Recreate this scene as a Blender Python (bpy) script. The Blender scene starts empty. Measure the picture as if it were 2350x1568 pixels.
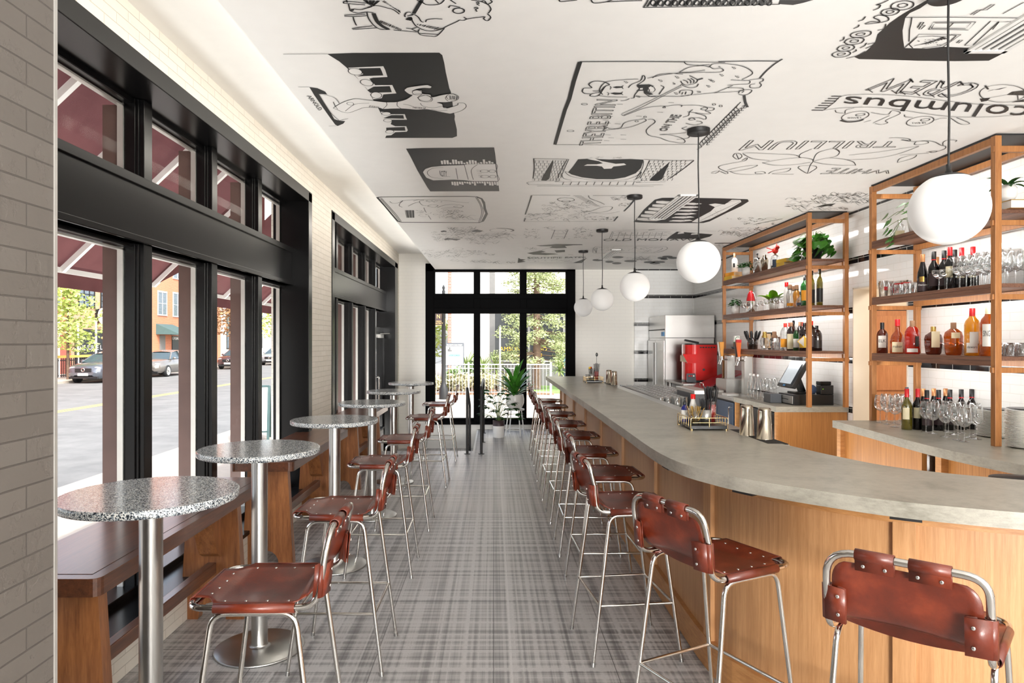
EXPO = 2.88
import bpy, bmesh, math, random
from mathutils import Vector, Matrix
RN = random.Random(11)
sc = bpy.context.scene
C = sc.collection
PI = math.pi
# camera calibration of the photograph (2350 x 1568): focal length, vanishing point, eye height
F, CX, CY, H = 1567.0, 1133.0, 785.0, 1.63
def at(x, y, d): return Vector(((x-CX)/F*d, d, H+(CY-y)/F*d))
def onz(x, y, z):
    return at(x, y, F*(H-z)/(y-CY))
def onx(x, y, X): return at(x, y, F*X/(x-CX))
def lin(c):
    c = c/255.0
    return c/12.92 if c <= .04045 else ((c+.055)/1.055)**2.4
def rgb(r, g, b): return (lin(r), lin(g), lin(b), 1)

class MB:
    """collects shapes, build() links them as ONE mesh object"""
    def __init__(s): s.v = []; s.f = []; s.sm = []; s.mi = []; s.m = 0
    def add(s, vs, fs, smooth=False, M=None):
        n = len(s.v)
        s.v += [tuple(M @ Vector(p)) if M else tuple(p) for p in vs]
        for f in fs:
            s.f.append([i+n for i in f]); s.sm.append(smooth); s.mi.append(s.m)
        return s
    def box(s, x0, x1, y0, y1, z0, z1, M=None):
        v = [(x, y, z) for z in (z0, z1) for y in (y0, y1) for x in (x0, x1)]
        return s.add(v, [(0,2,3,1),(4,5,7,6),(0,1,5,4),(2,6,7,3),(0,4,6,2),(1,3,7,5)], False, M)
    def cb(s, c, sz, M=None, rz=0):
        T = Matrix.Translation(c) @ Matrix.Rotation(rz, 4, 'Z')
        return s.box(-sz[0]/2, sz[0]/2, -sz[1]/2, sz[1]/2, -sz[2]/2, sz[2]/2, (M @ T) if M else T)
    def bar(s, p0, p1, w, h, up=(0,0,1)):
        p0 = Vector(p0); p1 = Vector(p1); d = p1-p0; L = d.length; d.normalize()
        u = Vector(up); x = d.cross(u)
        if x.length < 1e-4: x = d.cross(Vector((1,0,0)))
        x.normalize(); z = x.cross(d)
        M = Matrix((( x.x, d.x, z.x, p0.x),(x.y, d.y, z.y, p0.y),(x.z, d.z, z.z, p0.z),(0,0,0,1)))
        return s.box(-w/2, w/2, 0, L, -h/2, h/2, M)
    def lathe(s, prof, n=24, M=None, smooth=True, a0=0, a1=2*PI, cap=False):
        full = abs(a1-a0-2*PI) < 1e-6
        m = n if full else n+1
        v = []; f = []
        for r, z in prof:
            for k in range(m):
                a = a0+(a1-a0)*k/n
                v.append((r*math.cos(a), r*math.sin(a), z))
        for i in range(len(prof)-1):
            for k in range(n):
                k2 = (k+1) % m if full else k+1
                f.append((i*m+k, i*m+k2, (i+1)*m+k2, (i+1)*m+k))
        s.add(v, f, smooth, M)
        if cap:
            for i in (0, len(prof)-1):
                if prof[i][0] > 1e-5:
                    idx = [i*m+k for k in range(m)]
                    s.add([v[j] for j in idx], [tuple(range(m)) if i else tuple(reversed(range(m)))], False, M)
        return s
    def cyl(s, p0, p1, r, r1=None, n=12, smooth=True, caps=True):
        r1 = r if r1 is None else r1
        p0 = Vector(p0); p1 = Vector(p1); d = (p1-p0); L = d.length
        q = Vector((0,0,1)).rotation_difference(d.normalized()).to_matrix().to_4x4()
        M = Matrix.Translation(p0) @ q
        return s.lathe([(r,0),(r1,L)], n, M, smooth, cap=caps)
    def sph(s, c, r, n=20, m=12, sc=(1,1,1), M=None):
        prof = [(max(1e-4, math.sin(PI*i/m)), -math.cos(PI*i/m)) for i in range(m+1)]
        T = Matrix.Translation(c) @ Matrix.Diagonal((r*sc[0], r*sc[1], r*sc[2], 1))
        return s.lathe(prof, n, (M @ T) if M else T)
    def tube(s, pts, r, n=8, closed=False, caps=True, smooth=True):
        P = [Vector(p) for p in pts]; N = len(P)
        rr = r if isinstance(r, (list, tuple)) else [r]*N
        T = []
        for i in range(N):
            a = P[(i-1) % N] if (closed or i) else P[i]
            b = P[(i+1) % N] if (closed or i < N-1) else P[i]
            T.append((b-a).normalized())
        up = Vector((0,0,1)) if abs(T[0].z) < .9 else Vector((1,0,0))
        nrm = T[0].cross(up).normalized()
        v = []
        for i in range(N):
            if i:
                q = T[i-1].rotation_difference(T[i]); nrm = (q @ nrm).normalized()
            b = T[i].cross(nrm)
            for k in range(n):
                a = 2*PI*k/n
                v.append(tuple(P[i]+(nrm*math.cos(a)+b*math.sin(a))*rr[i]))
        f = []
        for i in range(N if closed else N-1):
            j = (i+1) % N
            for k in range(n):
                k2 = (k+1) % n
                f.append((i*n+k, i*n+k2, j*n+k2, j*n+k))
        s.add(v, f, smooth)
        if caps and not closed:
            s.add(v[:n], [tuple(reversed(range(n)))]); s.add(v[-n:], [tuple(range(n))])
        return s
    def prism(s, poly, z0, z1, M=None, top=True, bot=True, smooth=False):
        n = len(poly)
        v = [(p[0], p[1], z0) for p in poly]+[(p[0], p[1], z1) for p in poly]
        s.add(v, [(i, (i+1) % n, n+(i+1) % n, n+i) for i in range(n)], smooth, M)
        if bot: s.add(v[:n], [tuple(reversed(range(n)))], False, M)
        if top: s.add(v[n:], [tuple(range(n))], False, M)
        return s
    def grid(s, P, smooth=True, M=None):
        a = len(P); b = len(P[0])
        v = [p for row in P for p in row]
        return s.add(v, [(i*b+j, i*b+j+1, (i+1)*b+j+1, (i+1)*b+j) for i in range(a-1) for j in range(b-1)], smooth, M)
    def build(s, name, mat, parent=None, bevel=0, loc=None, solid=0, rz=0, sub=0):
        me = bpy.data.meshes.new(name)
        me.from_pydata(s.v, [], s.f)
        me.polygons.foreach_set('use_smooth', s.sm)
        ms = mat if isinstance(mat, (list, tuple)) else [mat]
        for m in ms: me.materials.append(m)
        if len(ms) > 1: me.polygons.foreach_set('material_index', s.mi)
        me.update()
        o = bpy.data.objects.new(name, me); C.objects.link(o)
        if parent: o.parent = parent
        if loc is not None: o.location = loc
        if rz: o.rotation_euler = (0,0,rz)
        if solid:
            m = o.modifiers.new('solid', 'SOLIDIFY'); m.thickness = solid; m.offset = 0
        if bevel:
            m = o.modifiers.new('bevel', 'BEVEL'); m.width = bevel; m.segments = 2; m.limit_method = 'ANGLE'; m.angle_limit = .6
        if sub:
            m = o.modifiers.new('sub', 'SUBSURF'); m.levels = sub; m.render_levels = sub
        return o

def tag(o, label=None, cat=None, group=None, kind=None):
    if label: o['label'] = label
    if cat: o['category'] = cat
    if group: o['group'] = group
    if kind: o['kind'] = kind
    return o
def thing(name, label, cat, loc=(0,0,0), rz=0, group=None):
    o = bpy.data.objects.new(name, None); C.objects.link(o)
    o.empty_display_size = .1
    o.location = loc; o.rotation_euler = (0,0,rz)
    return tag(o, label, cat, group)
def struct(name):
    o = bpy.data.objects.new(name, None); C.objects.link(o); o['kind'] = 'structure'; return o
def dup(root, loc, rz=0, label=None, group=None, scale=None):
    r = root.copy(); C.objects.link(r); r.location = loc; r.rotation_euler = (0,0,rz)
    if scale: r.scale = (scale,)*3 if not isinstance(scale, tuple) else scale
    if label: r['label'] = label
    if group: r['group'] = group
    for ch in list(root.children):
        c = ch.copy(); C.objects.link(c); c.parent = r
        for g in ch.children:
            e = g.copy(); C.objects.link(e); e.parent = c
    return r
def arc(c, r, a0, a1, n, ax='xy', z=0):
    out = []
    for i in range(n+1):
        a = a0+(a1-a0)*i/n; p = (c[0]+r*math.cos(a), c[1]+r*math.sin(a))
        out.append(p)
    return out
def fillet(pts, rad, n=6):
    """rounds the corners of a 3D polyline"""
    P = [Vector(p) for p in pts]; out = [P[0]]
    for i in range(1, len(P)-1):
        r = rad[i] if isinstance(rad, (list, tuple)) else rad
        a = (P[i-1]-P[i]); b = (P[i+1]-P[i])
        r = min(r, a.length*.49, b.length*.49)
        p0 = P[i]+a.normalized()*r; p1 = P[i]+b.normalized()*r
        for k in range(n+1):
            t = k/n
            out.append(p0*(1-t)**2+P[i]*2*t*(1-t)+p1*t*t)
    out.append(P[-1]); return out
def spline(pts, n=6, closed=False):
    P = [Vector(p) for p in pts]; N = len(P); out = []
    for i in range(N if closed else N-1):
        g = lambda k: P[k % N] if closed else P[max(0, min(N-1, k))]
        a, b, c, d = g(i-1), g(i), g(i+1), g(i+2)
        for k in range(n):
            t = k/n
            out.append(.5*((2*b)+(c-a)*t+(2*a-5*b+4*c-d)*t*t+(3*b-a-3*c+d)*t**3))
    if not closed: out.append(P[-1])
    return out
def rrect(x0, x1, y0, y1, r, n=4):
    return (arc((x1-r,y0+r),r,-PI/2,0,n)+arc((x1-r,y1-r),r,0,PI/2,n)+arc((x0+r,y1-r),r,PI/2,PI,n)+arc((x0+r,y0+r),r,PI,1.5*PI,n))
_tc = {}
def text_mesh(txt, bold=False):
    k = txt
    if k in _tc: return _tc[k]
    cu = bpy.data.curves.new('t', 'FONT'); cu.body = txt; cu.resolution_u = 3
    ob = bpy.data.objects.new('t', cu); C.objects.link(ob)
    dg = bpy.context.evaluated_depsgraph_get(); dg.update()
    me = bpy.data.meshes.new_from_object(ob.evaluated_get(dg))
    v = [tuple(p.co) for p in me.vertices]; f = [tuple(p.vertices) for p in me.polygons]
    C.objects.unlink(ob); bpy.data.objects.remove(ob); bpy.data.meshes.remove(me)
    x0 = min(p[0] for p in v); x1 = max(p[0] for p in v); y0 = min(p[1] for p in v); y1 = max(p[1] for p in v)
    v = [((p[0]-x0)/(x1-x0), (p[1]-y0)/(y1-y0)) for p in v]
    _tc[k] = (v, f); return _tc[k]
def put_text(mb, txt, bl, br, tl, tr=None):
    """lettering mapped onto the quad bl, br, tl (3D points)"""
    v, f = text_mesh(txt); bl = Vector(bl); br = Vector(br); tl = Vector(tl)
    tr = Vector(tr) if tr is not None else br+tl-bl
    mb.add([bl*(1-a)*(1-b)+br*a*(1-b)+tl*(1-a)*b+tr*a*b for a, b in v], f)

# ------------------------------------------------------------------ materials
M = {}
class NT:
    def __init__(s, name):
        s.m = bpy.data.materials.new(name); s.m.use_nodes = True
        s.t = s.m.node_tree; s.n = s.t.nodes; s.n.clear()
        s.out = s.n.new('ShaderNodeOutputMaterial'); M[name] = s.m
    def new(s, t, **k):
        n = s.n.new('ShaderNode'+t)
        for a, b in k.items():
            if a.startswith('i_'): n.inputs[a[2:].replace('_', ' ')].default_value = b
            else: setattr(n, a, b)
        return n
    def l(s, a, b): s.t.links.new(a, b)
    def bsdf(s, col=None, rough=.5, metal=0, **k):
        b = s.n.new('ShaderNodeBsdfPrincipled'); s.l(b.outputs[0], s.out.inputs[0])
        if col: b.inputs['Base Color'].default_value = col
        b.inputs['Roughness'].default_value = rough; b.inputs['Metallic'].default_value = metal
        for a, v in k.items(): b.inputs[a.replace('_', ' ')].default_value = v
        s.b = b; return b
    def coord(s, scale=(1,1,1), loc=(0,0,0), rot=(0,0,0)):
        tc = s.new('TexCoord'); mp = s.new('Mapping')
        mp.inputs['Scale'].default_value = scale; mp.inputs['Location'].default_value = loc; mp.inputs['Rotation'].default_value = rot
        s.l(tc.outputs['Object'], mp.inputs[0]); return mp.outputs[0]
    def noise(s, vec, scale, detail=3, rough=.5, dist=0):
        n = s.new('TexNoise'); n.inputs['Scale'].default_value = scale; n.inputs['Detail'].default_value = detail
        n.inputs['Roughness'].default_value = rough; n.inputs['Distortion'].default_value = dist
        if vec is not None: s.l(vec, n.inputs['Vector'])
        return n.outputs['Fac']
    def ramp(s, fac, stops, interp='LINEAR'):
        r = s.new('ValToRGB'); e = r.color_ramp; e.interpolation = interp
        while len(e.elements) < len(stops): e.elements.new(.5)
        for el, (p, c) in zip(e.elements, stops): el.position = p; el.color = c if len(c) == 4 else (*c, 1)
        s.l(fac, r.inputs[0]); return r.outputs[0]
    def math(s, op, a, b=None):
        m = s.new('Math', operation=op)
        for i, x in enumerate((a, b)):
            if x is None: continue
            if isinstance(x, (int, float)): m.inputs[i].default_value = x
            else: s.l(x, m.inputs[i])
        return m.outputs[0]
    def mix(s, fac, a, b, mode='MIX'):
        m = s.new('Mix', data_type='RGBA', blend_type=mode)
        for i, x in ((0, fac), (6, a), (7, b)):
            if isinstance(x, (int, float, tuple)): m.inputs[i].default_value = x
            else: s.l(x, m.inputs[i])
        return m.outputs[2]
    def bump(s, h, strength=.3, dist=.01):
        b = s.new('Bump'); b.inputs['Strength'].default_value = strength; b.inputs['Distance'].default_value = dist
        s.l(h, b.inputs['Height']); s.l(b.outputs[0], s.b.inputs['Normal']); return b
def pm(name, col, rough=.5, metal=0, nz=0, **k):
    """plain material; nz adds a slight procedural unevenness of tone"""
    t = NT(name); b = t.bsdf(col, rough, metal, **k)
    v = t.coord(); f = t.noise(v, 9, 3)
    c = t.ramp(f, [(.3, tuple(x*(1-nz) for x in col[:3])), (.7, tuple(min(1, x*(1+nz)) for x in col[:3]))])
    t.l(c, b.inputs['Base Color']); return t.m
def wood(name, c1, c2, scale=(1,1,1), freq=14, rough=.4, bump=.1, coat=0):
    t = NT(name); b = t.bsdf(None, rough)
    b.inputs['Coat Weight'].default_value = coat; b.inputs['Coat Roughness'].default_value = .2
    v = t.coord(scale)
    a = t.noise(v, freq, 5, .6, .4); g = t.noise(v, freq*6, 3, .6)
    f = t.math('ADD', t.math('MULTIPLY', a, .7), t.math('MULTIPLY', g, .3))
    t.l(t.ramp(f, [(.34, c1), (.66, c2)]), b.inputs['Base Color'])
    t.bump(g, bump, .002); return t.m

wp = pm('wall_paint', rgb(243,240,234), .6, nz=.02)
pm('hall_paint', rgb(222,212,196), .6, nz=.02)
pm('ceiling_paint', rgb(246,245,242), .55, nz=.012)
pm('mural_ink', rgb(26,29,30), .45, nz=.15)
pm('black_frame', rgb(12,12,13), .26, nz=.1, Specular_IOR_Level=.3)
pm('black_frame_far', rgb(10,10,11), .5, nz=.1, Specular_IOR_Level=.02)
pm('black_matte', rgb(22,21,21), .5, nz=.1)
pm('black_plastic', rgb(24,25,27), .35, nz=.1)
pm('brown_frame', rgb(88,66,60), .45, nz=.1)
pm('aluminium', rgb(205,203,198), .35, .6, nz=.05)
pm('white_metal', rgb(238,238,236), .4, nz=.02)
pm('ceramic', rgb(236,234,230), .3, nz=.03)
pm('soil', rgb(60,44,34), .9, nz=.3)
pm('navy', rgb(58,72,92), .4, nz=.08)
pm('red_enamel', rgb(214,22,20), .22, nz=.05)
pm('dark_red', rgb(140,38,48), .3, nz=.08)
pm('red_wax', rgb(196,30,36), .35, nz=.08)
pm('yellow_paper', rgb(240,196,60), .55, nz=.05)
pm('orange_paper', rgb(238,160,44), .55, nz=.05)
pm('page', rgb(206,178,140), .7, nz=.06)
pm('cream', rgb(234,222,186), .5, nz=.05)
pm('label_white', rgb(238,235,228), .5, nz=.04)
pm('copper_foil', rgb(186,128,82), .35, .3, nz=.05)
pm('gold', rgb(214,174,96), .25, .9, nz=.05)
pm('brass', rgb(224,196,146), .22, 1, nz=.04)
pm('grey_plastic', rgb(92,96,102), .4, nz=.06)
pm('screen', rgb(190,198,204), .15, nz=.03, Emission_Color=rgb(200,210,218), Emission_Strength=.07)  # emission stands in for the window reflected on the display
pm('blue_sticker', rgb(60,150,215), .4)
pm('blue_glass', rgb(20,30,120), .12, nz=.1)
pm('straw_black', rgb(18,18,20), .3)
pm('toothpick', rgb(176,140,70), .6, nz=.3)
pm('red_liquid', rgb(150,22,22), .2, nz=.1)
pm('wine_glass_dark', rgb(16,13,14), .08, nz=.2)
pm('plum_label', rgb(62,46,48), .5, nz=.06)
pm('dark_label', rgb(48,42,40), .4, nz=.1)
pm('cork', rgb(150,112,84), .7, nz=.1)
pm('leaf', rgb(64,124,40), .35, nz=.4)
pm('leaf_dark', rgb(44,92,38), .5, nz=.4)
pm('leaf_light', rgb(120,176,40), .35, nz=.3)
pm('stem_green', rgb(96,120,60), .5, nz=.2)
pm('plate_white', rgb(240,237,230), .25, nz=.02)
pm('plate_dark', rgb(30,29,29), .3, nz=.05)
pm('red_box', rgb(205,40,46), .5, nz=.05)
pm('bird_red', rgb(214,44,30), .4, nz=.08)
pm('orange_handle', rgb(216,100,36), .35, nz=.1)
pm('green_print', rgb(20,130,80), .45)
pm('amber_foam', rgb(205,140,60), .35, nz=.1)
pm('towel_blue', rgb(46,66,96), .8, nz=.3)
pm('bark', rgb(104,84,70), .9, nz=.3)
pm('sidewalk', rgb(218,206,190), .85, nz=.06)
pm('rubber', rgb(26,26,27), .6, nz=.1)

def white_brick(name, c1, c2, mo, rh):
    t = NT(name); b = t.bsdf(rgb(232,226,215), .62)
    tc = t.new('TexCoord'); sx = t.new('SeparateXYZ'); cx = t.new('CombineXYZ'); t.l(tc.outputs['Object'], sx.inputs[0])
    t.l(t.math('ADD', sx.outputs[0], sx.outputs[1]), cx.inputs[0]); t.l(sx.outputs[2], cx.inputs[1])
    bt = t.new('TexBrick'); t.l(cx.outputs[0], bt.inputs[0]); bt.inputs['Scale'].default_value = 1
    bt.inputs['Brick Width'].default_value = .205; bt.inputs['Row Height'].default_value = rh; bt.inputs['Mortar Size'].default_value = .0022; bt.inputs['Mortar Smooth'].default_value = .35
    bt.inputs['Color1'].default_value = c1; bt.inputs['Color2'].default_value = c2; bt.inputs['Mortar'].default_value = mo
    t.l(bt.outputs[0], b.inputs['Base Color'])
    ns = t.noise(tc.outputs['Object'], 14, 5, .65); ns2 = t.noise(tc.outputs['Object'], 60, 2)
    chip = t.ramp(ns, [(.55, (0,0,0)), (.62, (1,1,1))])
    h = t.math('SUBTRACT', t.math('SUBTRACT', t.math('MULTIPLY', ns2, .15), t.math('MULTIPLY', bt.outputs['Fac'], 1.0)), t.math('MULTIPLY', chip, .22))
    t.bump(h, .75, .005)
white_brick('brick_white', rgb(236,230,220), rgb(230,224,213), rgb(205,198,186), .053)
white_brick('brick_shaded', rgb(106,100,94), rgb(100,94,88), rgb(82,77,72), .056)  # same white brick, with the column's shade put into its colour
def tile_mat(name, ax, gloss):
    t = NT(name); b = t.bsdf(None, gloss)
    tc = t.new('TexCoord'); sx = t.new('SeparateXYZ'); cx = t.new('CombineXYZ'); t.l(tc.outputs['Object'], sx.inputs[0])
    t.l(sx.outputs[ax], cx.inputs[0]); z = t.math('ADD', sx.outputs[2], .0323*3)
    t.l(z, cx.inputs[1])
    bt = t.new('TexBrick'); t.l(cx.outputs[0], bt.inputs[0]); bt.inputs['Scale'].default_value = 1
    bt.inputs['Brick Width'].default_value = .205; bt.inputs['Row Height'].default_value = .0646; bt.inputs['Mortar Size'].default_value = .0018; bt.inputs['Mortar Smooth'].default_value = .2
    if gloss < .3:
        # one dark course in every eight
        fr = t.math('FRACT', t.math('DIVIDE', t.math('SUBTRACT', z, .93+.0969-.0323-.008), .517))
        dark = t.math('LESS_THAN', fr, .125)
        bc = t.mix(dark, rgb(243,243,241), rgb(24,24,28))
    else: bc = rgb(238,235,228)
    c = t.mix(bt.outputs['Fac'], bc, rgb(226,224,218))
    t.l(c, b.inputs['Base Color'])
    n = t.noise(tc.outputs['Object'], 7, 2)
    h = t.math('SUBTRACT', t.math('MULTIPLY', n, .35 if gloss < .3 else .5), bt.outputs['Fac'])
    t.bump(h, .25, .003)
tile_mat('tile_right', 1, .08); tile_mat('tile_far', 0, .1); tile_mat('tile_matte', 0, .55)

t = NT('floor_plaid'); b = t.bsdf(None, .38)
tc = t.new('TexCoord'); sx = t.new('SeparateXYZ'); t.l(tc.outputs['Object'], sx.inputs[0])
def streak(axis, sc1, off, w=.012):
    c = t.new('CombineXYZ'); t.l(t.math('MULTIPLY', sx.outputs[axis], sc1), c.inputs[0]); t.l(t.math('MULTIPLY', sx.outputs[1-axis], w), c.inputs[1]); c.inputs[2].default_value = off
    return t.noise(c.outputs[0], 1, 2, .6)
a = streak(0, 16, 0); c2 = streak(1, 16, 5); a2 = streak(0, 75, 9, .6); b2 = streak(1, 75, 14, .6)
lx = streak(0, 30, 21); ly = streak(1, 30, 33)
s_ = t.math('ADD', t.math('MULTIPLY', t.math('ADD', a, c2), .38), t.math('MULTIPLY', t.math('ADD', a2, b2), .16))
wh = t.math('ADD', t.ramp(lx, [(.58, (0,0,0)), (.66, (1,1,1))]), t.ramp(ly, [(.58, (0,0,0)), (.66, (1,1,1))]))
col = t.ramp(s_, [(.39, rgb(84,82,84)), (.49, rgb(142,140,140)), (.57, rgb(204,202,201))])
fine = t.noise(tc.outputs['Object'], 420, 1)
wf = t.math('MULTIPLY', t.math('MINIMUM', t.math('MULTIPLY', wh, .55), .8), t.ramp(fine, [(.4, (.35,.35,.35)), (.6, (1,1,1))]))
col = t.mix(wf, col, rgb(232,230,228))
col = t.mix(t.math('MULTIPLY', t.ramp(fine, [(.42, (1,1,1)), (.55, (0,0,0))]), .35), col, rgb(92,90,91))
def seam(axis, per, off):
    f = t.math('FRACT', t.math('ADD', t.math('DIVIDE', t.math('SUBTRACT', sx.outputs[axis], off), per), 40.0))
    d = t.math('MINIMUM', f, t.math('SUBTRACT', 1.0, f))
    return t.math('LESS_THAN', d, .0018/per)
sm = t.math('MAXIMUM', seam(0, .608, 0.0), seam(1, 1.213, 3.62))
col = t.mix(t.math('MULTIPLY', sm, .8), col, rgb(40,38,38))
t.l(col, b.inputs['Base Color']); t.bump(fine, .12, .002)

t = NT('terrazzo'); b = t.bsdf(None, .16)
v = t.coord(); vo = t.new('TexVoronoi'); vo.inputs['Scale'].default_value = 300; t.l(v, vo.inputs['Vector'])
sp = t.new('SeparateColor'); t.l(vo.outputs['Color'], sp.inputs[0])
t.l(t.ramp(sp.outputs[0], [(0, rgb(44,50,58)), (.30, rgb(140,148,154)), (.50, rgb(222,222,218)), (.8, rgb(178,184,187))], 'CONSTANT'), b.inputs['Base Color'])

pm('steel', rgb(193,192,189), .3, 1, nz=.015)
t = NT('steel_disc'); b = t.bsdf(rgb(186,186,184), .28, 1, Anisotropic=.7)
n = t.noise(t.coord((1,1,1)), 3, 2); t.l(t.ramp(n, [(.3, rgb(172,172,170)), (.7, rgb(198,198,196))]), b.inputs['Base Color'])
pm('chrome', rgb(214,211,206), .09, 1, nz=.04)
pm('shaker_steel', rgb(176,166,150), .14, 1, nz=.08)
t = NT('leather'); b = t.bsdf(None, .36, 0)
b.inputs['Coat Weight'].default_value = .25; b.inputs['Coat Roughness'].default_value = .25
v = t.coord(); n = t.noise(v, 7, 5, .6); n2 = t.noise(v, 160, 3, .6)
t.l(t.ramp(n, [(.3, rgb(72,27,14)), (.55, rgb(106,40,21)), (.75, rgb(134,57,31))]), b.inputs['Base Color'])
t.bump(t.math('ADD', n2, t.math('MULTIPLY', n, .6)), .16, .003)
wood('walnut', rgb(72,42,28), rgb(116,70,46), (14,.8,14), 3, .28, .06, .35)
wood('walnut_leg', rgb(112,66,38), rgb(172,112,66), (10,10,.9), 3, .32, .06, .25)
wood('oak_panel', rgb(176,126,80), rgb(205,156,108), (30,30,1.2), 2.5, .42, .1)
wood('oak_rail', rgb(170,116,66), rgb(204,150,94), (4,4,26), 2.5, .42, .1)
wood('oak_rack', rgb(146,92,48), rgb(178,121,68), (18,18,1.5), 3, .42, .08)
wood('shelf_brown', rgb(84,52,38), rgb(128,88,66), (24,1,24), 3, .5, .08)
wood('oak_counter', rgb(150,98,50), rgb(198,140,80), (60,60,.8), 2.5, .42, .1)
wood('hall_door', rgb(160,104,66), rgb(190,132,90), (12,12,1), 2.5, .4, .05)
t = NT('concrete'); b = t.bsdf(None, .34)
v = t.coord((1,1,1)); n = t.noise(v, 3.2, 6, .6, .8); n2 = t.noise(t.coord((1,1,3)), 26, 4, .7); n3 = t.noise(v, 300, 1)
f = t.math('ADD', t.math('MULTIPLY', n, .6), t.math('MULTIPLY', n2, .4))
c = t.ramp(f, [(.32, rgb(130,127,116)), (.5, rgb(160,156,144)), (.68, rgb(176,171,158))])
c = t.mix(t.math('MULTIPLY', t.ramp(n3, [(.6, (0,0,0)), (.72, (1,1,1))]), .25), c, rgb(120,117,108))
t.l(c, b.inputs['Base Color']); t.bump(n2, .06, .003)

def glassy(name, tint=(1,1,1), lo=.05, hi=.75, rough=.02, blend=.25, dif=None, diff=0, edge=None):
    """thin clear glass: see-through, more mirror-like towards grazing angles"""
    t = NT(name); tr = t.new('BsdfTransparent'); tr.inputs[0].default_value = (*tint, 1)
    gl = t.new('BsdfGlossy'); gl.inputs['Roughness'].default_value = rough; gl.inputs[0].default_value = (1,1,1,1)
    lw = t.new('LayerWeight'); lw.inputs[0].default_value = blend
    n = t.noise(t.coord(), 6, 1)
    f = t.math('ADD', t.math('MULTIPLY', lw.outputs['Facing'], hi-lo), t.math('ADD', t.math('MULTIPLY', n, .02), lo-.01))
    mx = t.new('MixShader'); t.l(f, mx.inputs[0])
    if edge:
        l2 = t.new('LayerWeight'); l2.inputs[0].default_value = .5
        t.l(t.ramp(l2.outputs['Facing'], [(.35, tint), (.95, edge)]), tr.inputs[0])
    src = tr.outputs[0]
    if diff:
        df = t.new('BsdfDiffuse'); df.inputs[0].default_value = dif; m2 = t.new('MixShader'); m2.inputs[0].default_value = diff
        t.l(tr.outputs[0], m2.inputs[1]); t.l(df.outputs[0], m2.inputs[2]); src = m2.outputs[0]
    t.l(src, mx.inputs[1]); t.l(gl.outputs[0], mx.inputs[2]); t.l(mx.outputs[0], t.out.inputs[0])
glassy('window_glass', (.97,.985,.98), -.015, .10, .0, .12)
glassy('clear_glass', (.93,.94,.94), .09, .9, .03, .32, edge=(.42,.44,.45))
glassy('smoke_glass', (.5,.5,.5), .06, .6, .03, .3)
glassy('whiskey', (.62,.22,.03), .06, .5, .03, .25, rgb(196,96,16), .35)
glassy('whiskey_dark', (.32,.07,.02), .06, .5, .03, .25, rgb(110,40,14), .4)
glassy('whiskey_gold', (.9,.55,.08), .06, .5, .03, .25, rgb(230,160,30), .4)
glassy('whiskey_red', (.62,.08,.03), .06, .5, .03, .25, rgb(210,40,14), .4)
glassy('green_glass', (.1,.45,.12), .06, .5, .03, .25, rgb(20,110,40), .35)
glassy('olive_glass', (.4,.36,.06), .06, .5, .03, .25, rgb(120,110,30), .4)
glassy('dark_liquor', (.1,.05,.06), .06, .5, .03, .25, rgb(40,22,24), .5)

t = NT('globe'); b = t.bsdf(rgb(226,225,223), .4)
b.inputs['Emission Color'].default_value = (1,.985,.96,1); b.inputs['Emission Strength'].default_value = .025
# ------------------------------------------------------------------ room shell
XL, XR, DF = -1.77, 3.72, 12.75           # left wall, right wall, far wall
ZC, ZU = 2.98, 3.28                        # dropped ceiling, recess above the windows
S = lambda mb, name, mat, **k: tag(mb.build(name, mat, **k), kind='structure')
S(MB().box(-1.8,3.9,-10.0,10.2,-.12,0).box(-.29,3.9,10.2,12.8,-.12,0), 'floor', M['floor_plaid'])
S(MB().box(-1.9,-.29,10.45,12.8,-.5,-.36).box(-1.9,-.29,10.2,10.47,-.5,-.18), 'floor_entry', M['floor_plaid'])
S(MB().box(-.31,-.285,10.2,12.75,-.4,.004), 'trim_1', M['label_white'])
w = MB()
S(MB().box(-2.15,-1.11,-10.0,1.73,-.1,3.3), 'wall_column', M['brick_shaded'])
w.box(-2.15,XL,1.73,1.95,0,3.3).box(-2.15,XL,6.6,7.47,-.4,3.3).box(-2.15,XL,12.52,12.9,-.4,3.3)
w.box(-2.15,XL,1.95,6.6,3.06,3.3).box(-2.15,XL,7.47,12.52,3.06,3.3)
w.box(-2.15,-1.8,1.73,6.6,-.1,.22).box(-2.15,-1.8,7.47,11.15,-.4,.22)
S(w, 'wall_left', M['brick_white'])
S(MB().box(-1.114,-1.107,1.722,1.733,0,3.28), 'trim_2', M['aluminium'])
w = MB()
w.box(-2.15,-1.27,DF,13.0,-.5,3.3).box(1.52,2.63,DF,13.0,-.5,3.3).box(-1.27,1.52,DF,13.0,3.08,3.3).box(-1.27,1.52,DF,13.0,-.5,.09)
S(w, 'wall_far', M['tile_matte'])
S(MB().box(2.616,3.8,12.67,12.99,0,3.3), 'wall_far_tiled', M['tile_far'])
w = MB()
w.box(XR,3.93,-10.0,6.136,0,3.3).box(XR,3.93,7.06,12.95,0,3.3).box(XR,3.93,6.136,7.06,2.18,3.3)
S(w, 'wall_right', M['tile_right'])
S(MB().box(XR-.006,3.935,7.052,7.066,0,2.19).box(XR-.006,3.935,6.13,6.144,0,2.19).box(XR-.006,3.935,6.13,7.066,2.172,2.186), 'trim_3', M['hall_paint'])
w = MB().box(3.93,5.9,8.15,8.3,0,3).box(5.8,5.95,4.5,8.2,0,3).box(3.93,5.9,4.4,4.5,0,3).box(3.93,5.9,4.4,8.2,2.7,2.9).box(3.93,5.9,4.4,8.2,-.1,0)
S(w, 'wall_hall', M['hall_paint'])
d2 = struct('door_2')
MB().box(3.95,4.42,8.08,8.12,0,2.0).build('door_leaf', M['hall_door'], d2, .004)
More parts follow.
